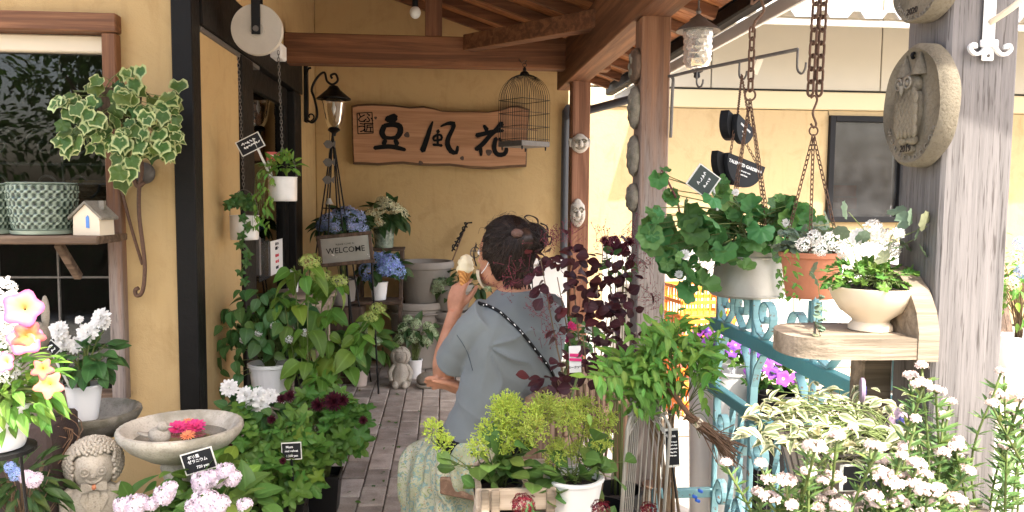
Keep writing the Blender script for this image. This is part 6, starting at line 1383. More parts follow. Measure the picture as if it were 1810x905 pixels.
# large owl plaques on the near post
def plaque(label, px_, py_, hh, hw, year, full):
    c = PX(px_, py_, .845 - .02); t = thing('owl_plaque', label, 'plaque', c, 'oval stone plaques on the near post'); A = Matrix(((0, 0, -1), (-hw, 0, 0), (0, hh, 0)))
    def T(u, v, o): return c + V((-o, -hw * u, hh * v))
    m = MB(); m.lathe([(0, .012), (.5, .0125), (.86, .012), (.93, .017), (1.0, .010), (1.0, -.012), (.95, -.018), (0, -.019)], (0, 0, 0), 64, rf=lambda a, z, i: 1 + .012 * math.sin(a * 7 + i)); m.v = [tuple(c + A @ V(v)) for v in m.v]; m.build('slab', M['stone_owl'], t, 50)
    if full:
        m = MB(); g = random.Random(2); mo = Matrix(((1, 0, 0), (0, 1, 0), (0, 0, 1)))
        m.ball(T(0, -.08, .014), (.014, hw * .34, hh * .45), 24, 18, f=lambda d: 1 + .06 * math.sin(d.z * 26) * math.cos(d.y * 14)); m.build('owl_body', M['stone_owl'], t, 180)
        for r_ in range(8):
            for k in range(5):
                m2 = None; u = (k - 2) * .13 + (.065 if r_ % 2 else 0); v = .18 - r_ * .085
                if abs(u) < .33: 
                    m = MB(); m.ball(T(u, v, .026), (.004, .008, .0125), 8, 6); m.build('feather', M['stone_owl'], t, 180)
        m = MB(); m.ball(T(0, .34, .016), (.016, hw * .32, hh * .2), 20, 14); m.build('owl_head', M['stone_owl'], t, 180)
        for s in (-1, 1):
            m = MB(); m.lathe([(.016, 0), (.011, .018), (0, .04)], T(s * .24, .48, .014), 8); m.build('ear', M['stone_owl'], t, 60)
            m = MB(); ep = T(s * .15, .36, .032); m.tube([ep + V((0, .0095 * math.cos(a), .0095 * math.sin(a))) for a in np.linspace(0, 6.283, 15)[:-1]], .002, 5, closed=True); m.ball(ep, (.003, .005, .005), 8, 6); m.build('eye', M['stone_d'], t, 180)
            m = MB(); m.ball(T(s * .14, -.56, .018), (.008, .014, .009), 10, 8); m.build('foot', M['stone_owl'], t, 180)
        m = MB(); m.lathe([(.006, 0), (.003, -.012), (0, -.018)], T(0, .32, .034), 8); m.build('beak', M['stone_d'], t)
        m = MB(); m.box(T(0, -.7, .016), (.012, hw * .34, hh * .12), ch=.003); m.build('year_tablet', M['stone_owl'], t)
    Mt = Matrix.Translation(c) @ Matrix.Rotation(R(-90), 4, 'Z') @ Matrix.Rotation(R(90), 4, 'X'); ink = M['soil']
    text_part(t, year, Mt @ Matrix.Translation((0, hh * -.7, .0225)), .016, ink, 'year')
    word = 'WONDERDECOR'
    for i, ch in enumerate(word):
        a = R(-90 + (i - 5) * 12.5); text_part(t, ch, Mt @ Matrix.Translation((hw * .83 * math.cos(a), hh * .86 * math.sin(a), .0135)) @ Matrix.Rotation(a + R(90), 4, 'Z'), .0135, M['stone_d'], 'carved_letter', bold=.01)
    m = MB(); m.tube(bez([T(.0, .86, .014), T(.03, .82, .02), T(-.02, .78, .014)], 6), .003, 5); m.build('hanging_hole', M['black'], t)
plaque('large oval stone owl plaque dated 2019 on the near post', 1625, 188, .106, .09, '2019', True); plaque('upper oval stone plaque cut by the top edge on the near post', 1636, -25, .062, .075, '2020', False)
# white iron hook on the near post front
c = P(1748, 50, 1.274); t = thing('white_hook', 'white painted iron hook with curled arms on the near post', 'hook', c); k = S(1, 1.27)
m = MB(); m.box(c + V((0, 0, .0)), (24 * k, 5 * k, 118 * k), ch=2 * k); m.box(c + V((0, -3 * k, -28 * k)), (34 * k, 8 * k, 14 * k), ch=2 * k); m.build('plate', M['white'], t)
for s in (-1, 1):
    m = MB(); m.ribbon([c + V((s * x * k, -.006, z * k)) for x, z in ((8, -28), (22, -30), (34, -40), (38, -46), (34, -52), (27, -50), (27, -45), (31, -44))] if False else bez([c + V((s * x * k, -.006, z * k)) for x, z in ((8, -34), (18, -46), (30, -48), (39, -40), (37, -32), (30, -32), (30, -38))], 30), (0, 1, 0), 7 * k, 6 * k); m.build('curled_arm', M['white'], t, 60)
m = MB(); m.tube(bez([c + V((0, -4 * k, 10 * k)), c + V((15 * k, -40 * k, 30 * k)), c + V((38 * k, -60 * k, 60 * k)), c + V((42 * k, -60 * k, 85 * k))], 20), 6 * k, 8); m.build('hook_arm', M['cream'], t, 180)
m = MB(); m.ball(c + V((0, -3 * k, -50 * k)), 3 * k, 8, 6); m.build('screw', M['iron_grey'], t)
# bracket rod on the mid post
a0, a1, a2 = P(1166, 243, 3.28), P(1168, 133, 3.26), P(1410, 88, 2.66); a0.x = a1.x = .95; a2.z = a1.z + .005
t = thing('hanging_bracket', 'long dark iron bracket rod with hooks on the middle post', 'bracket', a1); m = MB(); m.tube(bez([a0, a0.lerp(a1, .9), a1.lerp(a2, .04), a2], 30), .007, 7); m.build('rod', M['iron_grey'], t, 180)
for u, s in ((.22, 1), (.58, 1), (1.0, 1.25)):
    p = a1.lerp(a2, u); m = MB(); dv = (a2 - a1).normalized(); m.tube(bez([p, p - V((0, 0, .045 * s)), p - V((0, 0, .062 * s)) + dv * .008, p - V((0, 0, .068 * s)) + dv * .024, p - V((0, 0, .055 * s)) + dv * .036, p - V((0, 0, .04 * s)) + dv * .038], 16), .004, 6); m.build('hook', M['iron_grey'], t, 180)
m = MB(); p = a1.lerp(a2, .72); m.box(p - V((0, 0, .03)), (.022, .003, .06), Matrix.Rotation(.35, 3, 'Y')); m.build('tape', M['cream'], t)
# bubble glass lantern
c = P(1233, 90, 3.2); k = S(1, 3.2); t = thing('bubble_lantern', 'hanging lantern with dimpled glass under the eave by the middle post', 'lantern', c)
m = MB(); m.lathe([(0, 76 * k), (3 * k, 74 * k), (5 * k, 68 * k), (3 * k, 64 * k), (7 * k, 60 * k), (14 * k, 56 * k), (16 * k, 52 * k), (34 * k, 40 * k), (39 * k, 34 * k), (36 * k, 34 * k), (20 * k, 42 * k), (0, 46 * k)], c, 36); m.tube([c + V((0, 0, 74 * k)), V((c.x, c.y, zdeck(c.x)))], .004, 6); m.build('cap', M['iron_grey'], t, 40)
dg, nt, b_ = nodes_of('pearly_dimpled_glass'); b_.inputs['Base Color'].default_value = (.9, .87, .8, 1); b_.inputs['Roughness'].default_value = .12; b_.inputs['Transmission Weight'].default_value = .75; b_.inputs['IOR'].default_value = 1.3
prof = [(26 * k, 36 * k), (25 * k, 24 * k)] + [(q * k, z * k) for q, z in ((25, 16), (25, 8), (24.5, 0), (24.5, -8), (24, -16), (22, -24), (17, -30), (9, -34), (0, -35))]; rows = []
for i in range(len(prof) - 1):
    for j in range(3): rows.append((prof[i][0] + (prof[i + 1][0] - prof[i][0]) * j / 3, prof[i][1] + (prof[i + 1][1] - prof[i][1]) * j / 3))
m = MB(); m.lathe(rows + [prof[-1]], c, 60, rf=lambda a, z, i: 1 + .09 * abs(math.sin(a * 5 + (math.floor(z / (11 * k)) % 2) * 1.57)) * abs(math.sin(z / (11 * k) * math.pi)) - .04); m.build('glass_shade', dg, t, 180)
m = MB(); m.lathe([(10 * k, -30 * k), (11 * k, -36 * k), (5 * k, -40 * k), (6 * k, -46 * k), (0, -50 * k)], c, 16); m.build('finial', M['iron'], t, 40)
# two black half-moon signs on fine chains
hk = a1.lerp(a2, .60) - V((0, 0, .05)); mats = []; LF = link_mesh('chain_link', .016, .008, .0013, M['rust'], 8)
def halfmoon(name, label, cx_, cy_, w, h, yaw, tilt, Y, lines, roll):
    c = P(cx_, cy_, Y); t = thing(name, label, 'hanging sign', c, 'black half-moon hanging signs'); Mx = Matrix.Translation(c) @ Matrix.Rotation(yaw, 4, 'Z') @ Matrix.Rotation(R(90), 4, 'X') @ Matrix.Rotation(roll, 4, 'Z')
    pts = [(w / 2 * math.cos(a), -h * math.sin(a)) for a in np.linspace(0, math.pi, 18)]; m = MB(); m.prism([(x, y + h * .45) for x, y in pts][::-1], Mx @ Matrix.Translation((0, 0, -.018)), .018); m.build('body', M['slate'], t)
    m = MB(); m.prism([(x * 1.0, y + h * .45) for x, y in pts][::-1], Mx @ Matrix.Translation((-.028, 0, -.05)), .03); m.build('rear_shell', M['black'], t)
    for (body, yy, sz) in lines: text_part(t, body, Mx @ Matrix.Translation((0, yy, .0006)), sz, M['chalk'], bold=.015)
    return t, Mx
tA, MA = halfmoon('half_moon_sign', 'upper black half-moon sign, seen steeply, on fine chains', 1316, 232, .115, .075, R(38), 0, 2.52, [('GREEN FINGERS', .012, .009), ('with love', -.006, .007), ('grow', -.018, .007)], R(-24))
tB, MB_ = halfmoon('half_moon_sign', 'lower black half-moon sign reading TALENTED GARDENER', 1316, 304, .165, .09, R(22), 0, 2.5, [('TALENTED GARDENER', .018, .0145), ('grow your own', .0, .008), ('with love', -.012, .008)], R(-15))
for s in (-1, 1):
    chain(tA, hk, MA @ V((s * .045, .03, -.01)), LF, .0125, 'chain'); chain(tB, MA @ V((s * .04, -.02 , -.012)), MB_ @ V((s * .065, .035, -.01)), LF, .0125, 'chain')
# ---------------------------------------------------------- hanging geranium bucket
Y = 2.28; c = P(1320, 522, Y); rt = S(55, Y); rb = S(66, Y); h = S(98, Y); t = thing('hanging_geranium', 'ivy geranium in a weathered zinc bucket hanging on chains', 'hanging plant', c)
pot(t, c, rb, rt, h, M['zinc'], 'bucket', 40, .004)
m = MB(); [m.lathe([(r_, z), (r_ + .003, z + .003), (r_, z + .006)], c, 40) for r_, z in ((rb - (rb - rt) * .7, h * .72), (rb, .004))]; m.build('band', M['zinc'], t, 40)
BK = link_mesh('chain_link', .038, .019, .0034, M['rust'], 12); ring = P(1326, 168, Y)
m = MB(); m.tube([ring + V((.016 * math.cos(a), 0, .016 * math.sin(a))) for a in np.linspace(0, 6.283, 17)[:-1]], .003, 6, closed=True); m.build('ring', M['rust'], t, 180)
top = P(1330, 50, Y); chain(t, top, ring + V((0, 0, .014)), BK, .03); m = MB(); m.tube(bez([top + V((.0, 0, -.012)), top + V((.008, 0, .02)), top + V((.032, 0, .05)), top + V((.02, 0, .085)), top + V((-.005, 0, .07)), top + V((-.004, 0, .11)), V((top.x - .02, Y, 2.2)), V((.885, Y, 2.15))], 40), .0042, 7); m.build('hanger_hook', M['rust'], t, 180)
for a in (.3, 1.9, 3.5, 5.0):
    chain(t, ring - V((0, 0, .012)), c + V((rt * .96 * math.cos(a), rt * .96 * math.sin(a), h - .004)), LF, .0125, 'chain')
pts = blob_pts(P(1330, 400, Y), (.19, .15, .085), 92, 91, .35, -.55)
for (a, e, n) in ((1175, 310, 4), (1165, 380, 7), (1150, 410, 8), (1190, 440, 9), (1215, 470, 7), (1235, 495, 6), (1290, 470, 3), (1200, 350, 6), (1250, 390, 8), (1430, 400, 7), (1400, 370, 7), (1270, 430, 7), (1360, 420, 6), (1275, 330, 5)):
    for j in range(n): pts.append((P(a + G.uniform(-16, 16), e + G.uniform(-16, 16), Y - .07 + G.uniform(-.06, .06)), V((G.uniform(-.5, .5), -1, .2))))
place_leaves(t, [(p, V((o.x, o.y - .7, o.z + .2))) for p, o in pts], GER, size=(.034, .086), seed=92, droop=.4, upb=.25, jit=.6, tip=.15); stems(t, c + V((0, 0, h)), pts, M['stem'], .0018, 2, spread=.06)
m = MB(); m.tube(bez([c + V((-.05, 0, h)), P(1215, 400, Y - .04), P(1195, 350, Y - .06), P(1170, 300, Y - .06)], 16), .003, 6); m.build('long_stem', M['stem_red'], t, 180)
for (a, e, rp) in ((1390, 395, 10), (1210, 450, 10), (1200, 485, 8), (1300, 340, 7)): inst('flower', DAHLIA[0], t, aim(P(a, e, Y - .12), (1, 0, 0), (0, -1, .3), S(rp, Y)))
pts = [(P(1395 + 20 * math.sin(k * 2.2), 440 + (k % 13) * 7, Y - .11), V((G.uniform(-1, 1), -1, -.2))) for k in range(60)]; place_leaves(t, pts, HYD, size=(.012, .022), seed=94, stuff='trailing_foliage')
stick_tag('dark green diamond plant label in the geranium', ((1223, 318), (1247, 284), (1262, 322), (1242, 356)), 2.2, (1256, 305, 1268, 372), ((-.25, .25, .15, .15), (-.2, .2, -.15, .12)), mat=plain('bottle_green_card', (.02, .035, .03), .5))
# ---------------------------------------------------------- terracotta pot
Y = 1.88; c = P(1432, 525, Y); t = thing('hanging_terracotta', 'terracotta pot of small greens on a rusty double chain', 'hanging plant', c); rt = S(54, Y); h = S(84, Y)
pot(t, c, S(44, Y), rt, h, M['terra'], 'pot', 36, .006)
p0, p1, lo_ = P(1441, 20, Y), P(1448, 20, Y), P(1440, 182, Y); p0.z = p1.z = 2.12
chain(t, V((p0.x + .008, Y, 2.1)), lo_ + V((-.012, 0, .02)), BK, .032); chain(t, V((p1.x + .014, Y, 2.1)), lo_ + V((.01, 0, .02)), BK, .032)
m = MB(); m.tube(bez([V((p0.x + .004, Y, 2.1)), V((p0.x, Y, 2.125)), V((p0.x + .02, Y, 2.13)), V((p0.x + .022, Y, 2.1))], 12), .005, 6); m.build('top_ring', M['rust'], t, 180)
m = MB(); m.tube(bez([lo_ + V((-.01, 0, .012)), lo_ + V((0, 0, .018)), lo_ + V((.006, 0, .006)), lo_ + V((-.004, 0, -.025)), lo_ + V((.006, 0, -.05)), lo_ + V((.0, 0, -.06)), lo_ + V((-.008, 0, -.05))], 20), .0028, 6); m.build('s_hook', M['rust'], t, 180)
rg = lo_ + V((0, 0, -.068)); m = MB(); m.tube([rg + V((.011 * math.cos(a), 0, .011 * math.sin(a))) for a in np.linspace(0, 6.283, 15)[:-1]], .002, 6, closed=True); m.build('ring', M['rust'], t, 180)
for a in (.0, 2.3, 4.2): chain(t, rg - V((0, 0, .01)), c + V((rt * math.cos(a), rt * math.sin(a), h - .004)), LF, .0125, 'chain')
pts = blob_pts(c + V((0, 0, h + .015)), (.075, .07, .05), 150, 95, .2, -.3); place_leaves(t, pts, GREY, size=(.016, .03), seed=95); stems(t, c + V((0, 0, h * .8)), pts, M['stem'], .001, 3)
pts = [(P(1395 + 14 * math.sin(k), 440 + k * 3, Y - .09), V((G.uniform(-1, 1), -1, 0))) for k in range(30)]; place_leaves(t, pts, NAN, size=(.015, .024), seed=96, stuff='trailing_foliage')
# ---------------------------------------------------------- corner shelf with footed bowl
zsf = 1.112; t = thing('corner_shelf', 'rough pale wooden shelf fixed to the near post', 'shelf', (.78, 1.35, zsf)); m = MB()
pl = [(.83, 1.265), (.83, 1.425)] + [(p.x, p.y) for p in bez([(.75, 1.435, 0), (.70, 1.44, 0), (.64, 1.43, 0), (.603, 1.385, 0), (.594, 1.33, 0), (.606, 1.29, 0), (.65, 1.268, 0), (.74, 1.262, 0)], 42)]; pl = pl[::-1]
m.prism(pl, Matrix.Translation((0, 0, zsf - .036)), .036); m.build('slab', M['shelf'], t)
m = MB(); q = [(1.262, zsf - .04), (1.262, zsf + .01), (1.272, zsf + .045), (1.295, zsf + .08), (1.33, zsf + .105), (1.385, zsf + .115), (1.42, zsf + .115), (1.42, zsf - .04)]
m.add([(.806, y, z) for y, z in q] + [(.843, y, z) for y, z in q], [tuple(range(8)), tuple(range(15, 7, -1))] + [(i, 8 + i, 8 + (i + 1) % 8, (i + 1) % 8) for i in range(8)]); m.build('side_bracket', M['shelf'], t)
m = MB(); m.box((.825, 1.44, .95), (.06, .05, .4), ch=.004); m.build('batten', M['shelf'], t)
m = MB(); m.tube([(.64, 1.3, zsf), (.64, 1.3, zsf + .022)], .0022, 6); m.ball((.64, 1.3, zsf + .023), (.004, .004, .0015), 8, 4); m.build('nail', M['iron_grey'], t)
Y = 1.355; c = V((P(1538, 582, Y).x, Y, zsf)); t = thing('footed_bowl', 'cream footed bowl of violas and trailing leaves on the shelf', 'planted bowl', c); k = S(1, Y)
m = MB(); m.lathe([(36 * k, 0), (39 * k, 2 * k), (38 * k, 10 * k), (32 * k, 17 * k), (34 * k, 22 * k), (55 * k, 38 * k), (68 * k, 58 * k), (76 * k, 78 * k), (77 * k, 82 * k), (72 * k, 82 * k), (66 * k, 70 * k), (0, 62 * k)], c, 60, rf=lambda a, z, i: 1 + (.012 * abs(math.sin(a * 8)) if 4 < i < 8 else 0)); m.build('bowl', M['cream'], t, 40)
m = MB(); m.lathe([(71 * k, 72 * k), (50 * k, 80 * k), (0, 84 * k)], c, 24); m.build('soil', M['soil'], t, 180)
top = c + V((0, 0, 84 * k)); pts = blob_pts(top + V((-.004, 0, .012)), (.085, .065, .035), 120, 97, .15, -.25); place_leaves(t, pts, [MUM[0], MUM[1]], size=(.014, .026), seed=97)
pts2 = []
for (a, e) in ((1500, 375), (1580, 370), (1585, 395), (1612, 390), (1622, 420), (1630, 445), (1465, 390), (1445, 400), (1480, 420), (1600, 435), (1640, 400), (1575, 440), (1430, 480), (1440, 495), (1520, 430), (1550, 455)): pts2.append((P(a, e, Y - .02 + G.uniform(-.04, .04)), V((G.uniform(-.3, .3), -1, .4))))
place_leaves(t, pts2, GREY, size=(.024, .036), seed=98, upb=.2, droop=.1); stems(t, top, pts + pts2, M['stem'], .0009, 2, spread=.04)
for (a, e, rp) in ((1545, 408, 20), (1500, 425, 17), (1520, 418, 19), (1568, 420, 16), (1588, 412, 13), (1470, 425, 16), (1440, 420, 14), (1535, 440, 15), (1580, 440, 12), (1490, 445, 12), (1450, 440, 12), (1420, 432, 12)):
    flower_at(t, 'flower', DAHLIA[1] if rp % 2 else H_wht, P(a, e, Y + G.uniform(-.03, .04)), (G.uniform(-.5, .5), -1, .4), S(rp, Y))
tr_ = [(P(1448 + 7 * math.sin(k * 1.7), 520 + k * 5, Y - .06), V((math.cos(k * 2.4), -1, .1))) for k in range(22)]; place_leaves(t, tr_, GREY, size=(.009, .016), seed=99); m = MB(); m.tube(bez([top + V((-.07, -.02, 0)), P(1450, 500, Y - .06)] + [p for p, o in tr_[::5]], 30), .0007, 4); m.build('vine', M['stem'], t)
# ---------------------------------------------------------- turquoise railing in the post line
X0 = .9; rl = thing('turquoise_railing', 'turquoise wrought iron railing with scrolls between the posts', 'railing', (X0, 2.0, 0)); m = MB()
def RB(name, pts, w=.022, t=.006, mat='turq'):
    mm = MB(); mm.ribbon([V((X0, y, z)) for y, z in pts], (1, 0, 0), w, t); return mm.build(name, M[mat], rl)
m.box((X0, 1.98, .93), (.03, 1.14, .04), ch=.003); m.build('top_rail', M['teal'], rl); m = MB(); m.box((X0, 1.98, .715), (.03, 1.14, .034), ch=.003); m.build('middle_rail', M['teal'], rl); m = MB(); m.box((X0, 1.98, .2), (.03, 1.14, .03), ch=.003); m.build('bottom_rail', M['teal'], rl)
bars = (2.5, 2.2, 1.83, 1.46)
for y in bars:
    m = MB(); m.box((X0, y, .6), (.016, .016, 1.12), ch=.003); m.build('bar', M['turq'], rl); m = MB(); m.ball((X0, y, 1.165), .013, 10, 8); m.build('knob', M['turq'], rl, 180)
def sp2(cy, cz, r0, r1, a0, a1, n=16): return [(cy + (r0 + (r1 - r0) * i / n) * math.cos(a0 + (a1 - a0) * i / n), cz + (r0 + (r1 - r0) * i / n) * math.sin(a0 + (a1 - a0) * i / n)) for i in range(n + 1)]
for y in bars:
    for s in (-1, 1):
        if y == 2.5 and s > 0: continue
        def mir(q): return [(y + s * u, z) for u, z in q]
        RB('scroll', mir([(.012, 1.1), (.014, 1.0), (.04, .965), (.085, .955), (.12, .985)] + sp2(.085, 1.02, .05, .012, -.5, 6.2)))
        RB('scroll', mir([(.01, .74), (.012, .80), (.035, .86), (.075, .905)])); RB('scroll', mir([(.012, .69), (.02, .62), (.055, .575)] + sp2(.07, .62, .045, .012, -1.6, 4.6)))
        RB('scroll', mir([(.012, .3), (.02, .38), (.06, .43)] + sp2(.07, .385, .045, .012, 1.6, -4.6)))
for y in (2.35, 2.28, 2.02, 1.95, 1.66, 1.6):                       # twisted uprights below the middle rail
    m = MB(); vs = []; fs = []; n = 26
    for i in range(n + 1):
        a = i * .5; z = .215 + (.70 - .215) * i / n
        for q in range(4): an = a + q * math.pi / 2; vs.append((X0 + .010 * math.cos(an), y + .010 * math.sin(an), z))
    for i in range(n):
        for q in range(4): fs.append((i * 4 + q, i * 4 + (q + 1) % 4, i * 4 + 4 + (q + 1) % 4, i * 4 + 4 + q))
    m.add(vs, fs); m.build('twisted_bar', M['turq'], rl)
m = MB(); m.box((.80, 2.5, .365), (.19, .025, .03), ch=.003); m.build('return_rail', M['turq'], rl); m = MB(); m.box((.70, 2.5, .19), (.02, .02, .38), ch=.003); m.build('return_post', M['turq'], rl)
for i in range(3):
    m = MB(); m.beam((X0, 2.42 - .35 * i, .22), (X0, 2.28 - .35 * i, .69), .018, .006, (1, 0, 0)); m.build('brace', M['turq'], rl)
m = MB()
for i in range(14): m.tube([(.925, 1.5 + i * .07, .22), (.925, 1.5 + i * .07, .7)], .0012, 4)
for i in range(7): m.tube([(.927, 1.46, .24 + i * .07), (.927, 2.46, .24 + i * .07)], .0012, 4)
m.build('wire_netting', M['iron_grey'], rl, kind='stuff')
# ---------------------------------------------------------- beyond the railing
def pansies(label, px_, py_, Y, r, seed, mat=None):
    c = P(px_, py_, Y); b = V((c.x, Y, 0)); t = thing('pansy_pot', label, 'flowering plant', b, 'purple pansies behind the railing'); pot(t, b, .08, .1, max(.12, c.z - r[2] * .9), M['wplastic'] if seed % 2 else M['bplastic'])
    pts = blob_pts(c, r, 60, seed, .3, -.4); place_leaves(t, pts, MUM, size=(.03, .05), seed=seed); PAN = trumpet('flower', p_purple, 5, .2, 20, .15)
    for p, o in blob_pts(c + V((0, -.02, .02)), r, 22, seed + 1, .8, -.1, .5): flower_at(t, 'flower', PAN, p, V((o.x, o.y - .8, o.z + .2)), G.uniform(.02, .028), G.uniform(0, 6))
pansies('purple pansies beside the middle post behind the railing', 1300, 625, 2.95, (.12, .1, .07), 131); pansies('magenta purple pansies lower behind the railing scrolls', 1375, 665, 2.75, (.12, .1, .06), 132); pansies('pale pansies hidden low under the railing', 1262, 612, 3.1, (.1, .1, .06), 133)
def crate(label, px_, py_, Y, z, mat, yaw):
    c = P(px_, py_, Y); c.z = z; t = thing('plastic_crate', label, 'crate', c, 'stacked plastic crates by the white fence'); W, D, Hh = .36, .28, .2; Rz = Matrix.Rotation(yaw, 3, 'Z')
    def bx(nm, x, y, zz, dx, dy, dz): mm = MB(); mm.box(c + Rz @ V((x, y, zz)), (dx, dy, dz), Rz, .002); mm.build(nm, mat, t)
    for s in (-1, 1):
        for zz in (.012, .1, .188): bx('rim', 0, s * D / 2, zz, W, .012, .024); bx('rim', s * W / 2, 0, zz, .012, D - .014, .023)
        for i in range(9): bx('slat', -W / 2 + .02 + i * .04, s * D / 2, .1, .01, .008, .165)
        for i in range(7): bx('slat', s * W / 2, -D / 2 + .02 + i * .04, .1, .008, .01, .164)
    bx('bottom', 0, 0, .006, W - .02, D - .02, .008)
for i in range(4): crate(('lowest', 'second', 'third', 'topmost')[i] + ' orange' + ' plastic crate of the stack before the white fence', 1235, 560, 4.75, i * .205, M['orange'], .15)
b = V((P(1192, 600, 4.9).x - .02, 4.9, 0)); m = MB(); m.lathe([(.08, 0), (.085, .3), (.08, .6), (.04, .68), (.035, .72), (0, .72)], b, 20); tag(m.build('white_canister', M['white'], None, 50), 'tall white canister beside the crate stack', 'canister')
b = V((P(1185, 500, 5.1).x - .06, 5.12, 0)); m = MB(); m.box(b + V((0, 0, .5)), (.3, .1, 1.0), ch=.006); tag(m.build('pink_board', M['pinkpot']), 'pale pinkish board leaning upright by the crates', 'board')
# far right: potted shrub, leaning slats
Y = 5.7; b = V((P(1796, 668, Y).x, Y, 0)); t = thing('far_shrub', 'potted shrub in a white tub at the right photo edge', 'shrub', b); pot(t, b, .12, .15, .3, M['white']); pts = blob_pts(P(1800, 500, Y), (.17, .2, .35), 160, 141, .2, -.9, 0, .1); place_leaves(t, pts, NAN, size=(.06, .1), seed=141); stems(t, b + V((0, 0, .25)), pts, M['stem_brown'], .004, 4)
for k, (a, e) in enumerate(((1795, 455), (1806, 480), (1790, 500), (1803, 430))): inst('flower_head', H_blue2 if k % 2 else H_white, t, aim(P(a, e, Y - .2), (1, 0, 0), (0, -1, .5), .05))
for i in range(3):
    m = MB(); m.beam((P(1755 + i * 12, 640, 6.2).x, 6.1, 0), (P(1785 + i * 10, 540, 6.2).x, 6.5, .75), .05, .02); tag(m.build('leaning_slat', M['dark_wood']), ('first', 'second', 'third')[i] + ' dark slat leaning behind the far white tub', 'board', 'leaning dark slats')
m = MB(); m.box((4.6, 5.2, .0), (1.6, .9, .1), ch=.006); tag(m.build('low_platform', M['pale_wood']), 'low pale platform on the ground at far right', 'platform')

# ============================================================ PLANTS AROUND THE BENCH
# purple smoke bush
Y = 2.42; b = V((P(1062, 760, Y).x, Y + .02, 0)); t = thing('smoke_bush', 'young purple-leaved smoke bush behind the bench end', 'shrub', b); pot(t, b, .09, .12, .34, M['bplastic'])
g = random.Random(17); s0 = b + V((0, 0, .33)); lv = []; mm = MB(); plume = MB()
for (a, e, dy, n, sp) in ((985, 490, -.02, 26, 24), (1010, 455, .02, 14, 20), (1040, 520, -.05, 26, 28), (1090, 500, .0, 30, 30), (1105, 465, .05, 16, 22), (1075, 550, -.06, 28, 28), (1120, 590, -.03, 20, 22), (1030, 590, -.1, 22, 26), (985, 670, -.14, 26, 22), (1000, 640, -.12, 8, 16), (1080, 610, -.05, 24, 24), (1060, 660, -.1, 14, 22), (955, 455, -.02, 8, 12)):
    tip = P(a, e, Y + dy); mm.tube(bez([s0, s0.lerp(tip, .55) + V((g.uniform(-.03, .03), g.uniform(-.03, .03), .03)), tip], 12), list(np.linspace(.0045, .0015, 13)), 6)
    for k in range(n): p = P(a + g.gauss(0, sp), e + g.gauss(0, sp * .8), Y + dy + g.gauss(0, .04)); lv.append((p, V((p.x - tip.x, (p.y - tip.y) - .02, p.z - tip.z + .01))))
mm.build('branch', M['stem_brown'], t, 180); lv += [(p + V((G.gauss(0, .03), G.gauss(0, .02), G.gauss(0, .025))), o) for p, o in lv[::4]]
place_leaves(t, lv[:298], SMK, size=(.028, .046), seed=18, droop=.15, upb=.4, jit=.6, tip=.5)
for (a, e, dx, dz, L) in ((900, 478, -.5, .3, .12), (925, 485, -.2, .6, .1), (905, 500, -.7, -.1, .09), (1130, 475, .4, .7, .13), (1150, 440, .5, .6, .12), (1145, 530, .8, .2, .12), (965, 540, -.3, .3, .08), (1070, 430, -.1, 1, .1), (975, 430, -.2, 1, .1), (1000, 420, .2, 1, .1), (975, 600, .0, .8, .09), (1120, 420, .1, 1, .12)):
    for k in range(34 if a > 940 else 13):
        o = P(a, e, Y - .03) + V((g.gauss(0, .022), g.gauss(0, .02), g.gauss(0, .02))); d = V((dx + g.gauss(0, .6), g.gauss(0, .5), dz + g.gauss(0, .6))).normalized(); q = o + d * g.uniform(.015, .05)
        plume.tube([o, q], .0006, 3); [plume.ball(q + V((g.gauss(0, .004), g.gauss(0, .004), g.gauss(0, .004))), .0018, 4, 3) for _ in range(2)]
plume.build('plume', petalmat('wine_plume', (.22, .05, .07), var=.3), t, kind='stuff')
stick_tag('white and magenta nursery tag hanging in the smoke bush', ((1009, 612), (1030, 611), (1024, 657), (1003, 660)), 2.22, (1022, 660, 1000, 740), (), mat=M['white'], rim=False, txt=[('スモークツリー', 0, -.3, .11, 'ink')], smat='stem')
q = P(1018, 628, 2.216); m = MB(); m.box(q, (.036, .0015, .009), Matrix.Rotation(.05, 3, 'Y')); m.box(q + V((-.001, 0, -.013)), (.036, .0015, .008), Matrix.Rotation(.05, 3, 'Y')); m.build('printed_band', M['pinkprint'], bpy.data.objects[[o.name for o in bpy.data.objects if o.get('label', '').startswith('white and magenta')][0]])
# velvet dark flowers on a tall stem
Y = 2.62; b = V((P(1095, 760, Y).x + .02, Y + .1, 0)); t = thing('velvet_petunia', 'near-black velvet flowers on a tall stem before the middle post', 'flowering plant', b); pot(t, b, .07, .09, .3, M['bplastic']); lo = []
for (a, e, rp) in ((1072, 432, 11), (1086, 427, 12), (1100, 440, 12), (1112, 428, 11), (1092, 443, 10), (1080, 442, 10), (1108, 446, 9), (1068, 425, 9)): p = P(a, e, Y); flower_at(t, 'flower', MUMF if rp % 2 else trumpet('flower', p_burg, 5, .3, 20, .1), p, (G.uniform(-.4, .4), -1, .4), S(rp, Y)); lo.append((p, V((0, -1, 0))))
stems(t, b + V((0, 0, .28)), lo, M['stem'], .0018, 1); place_leaves(t, blob_pts(P(1090, 470, Y), (.06, .04, .05), 16, 143), DKL, size=(.03, .05), seed=143)
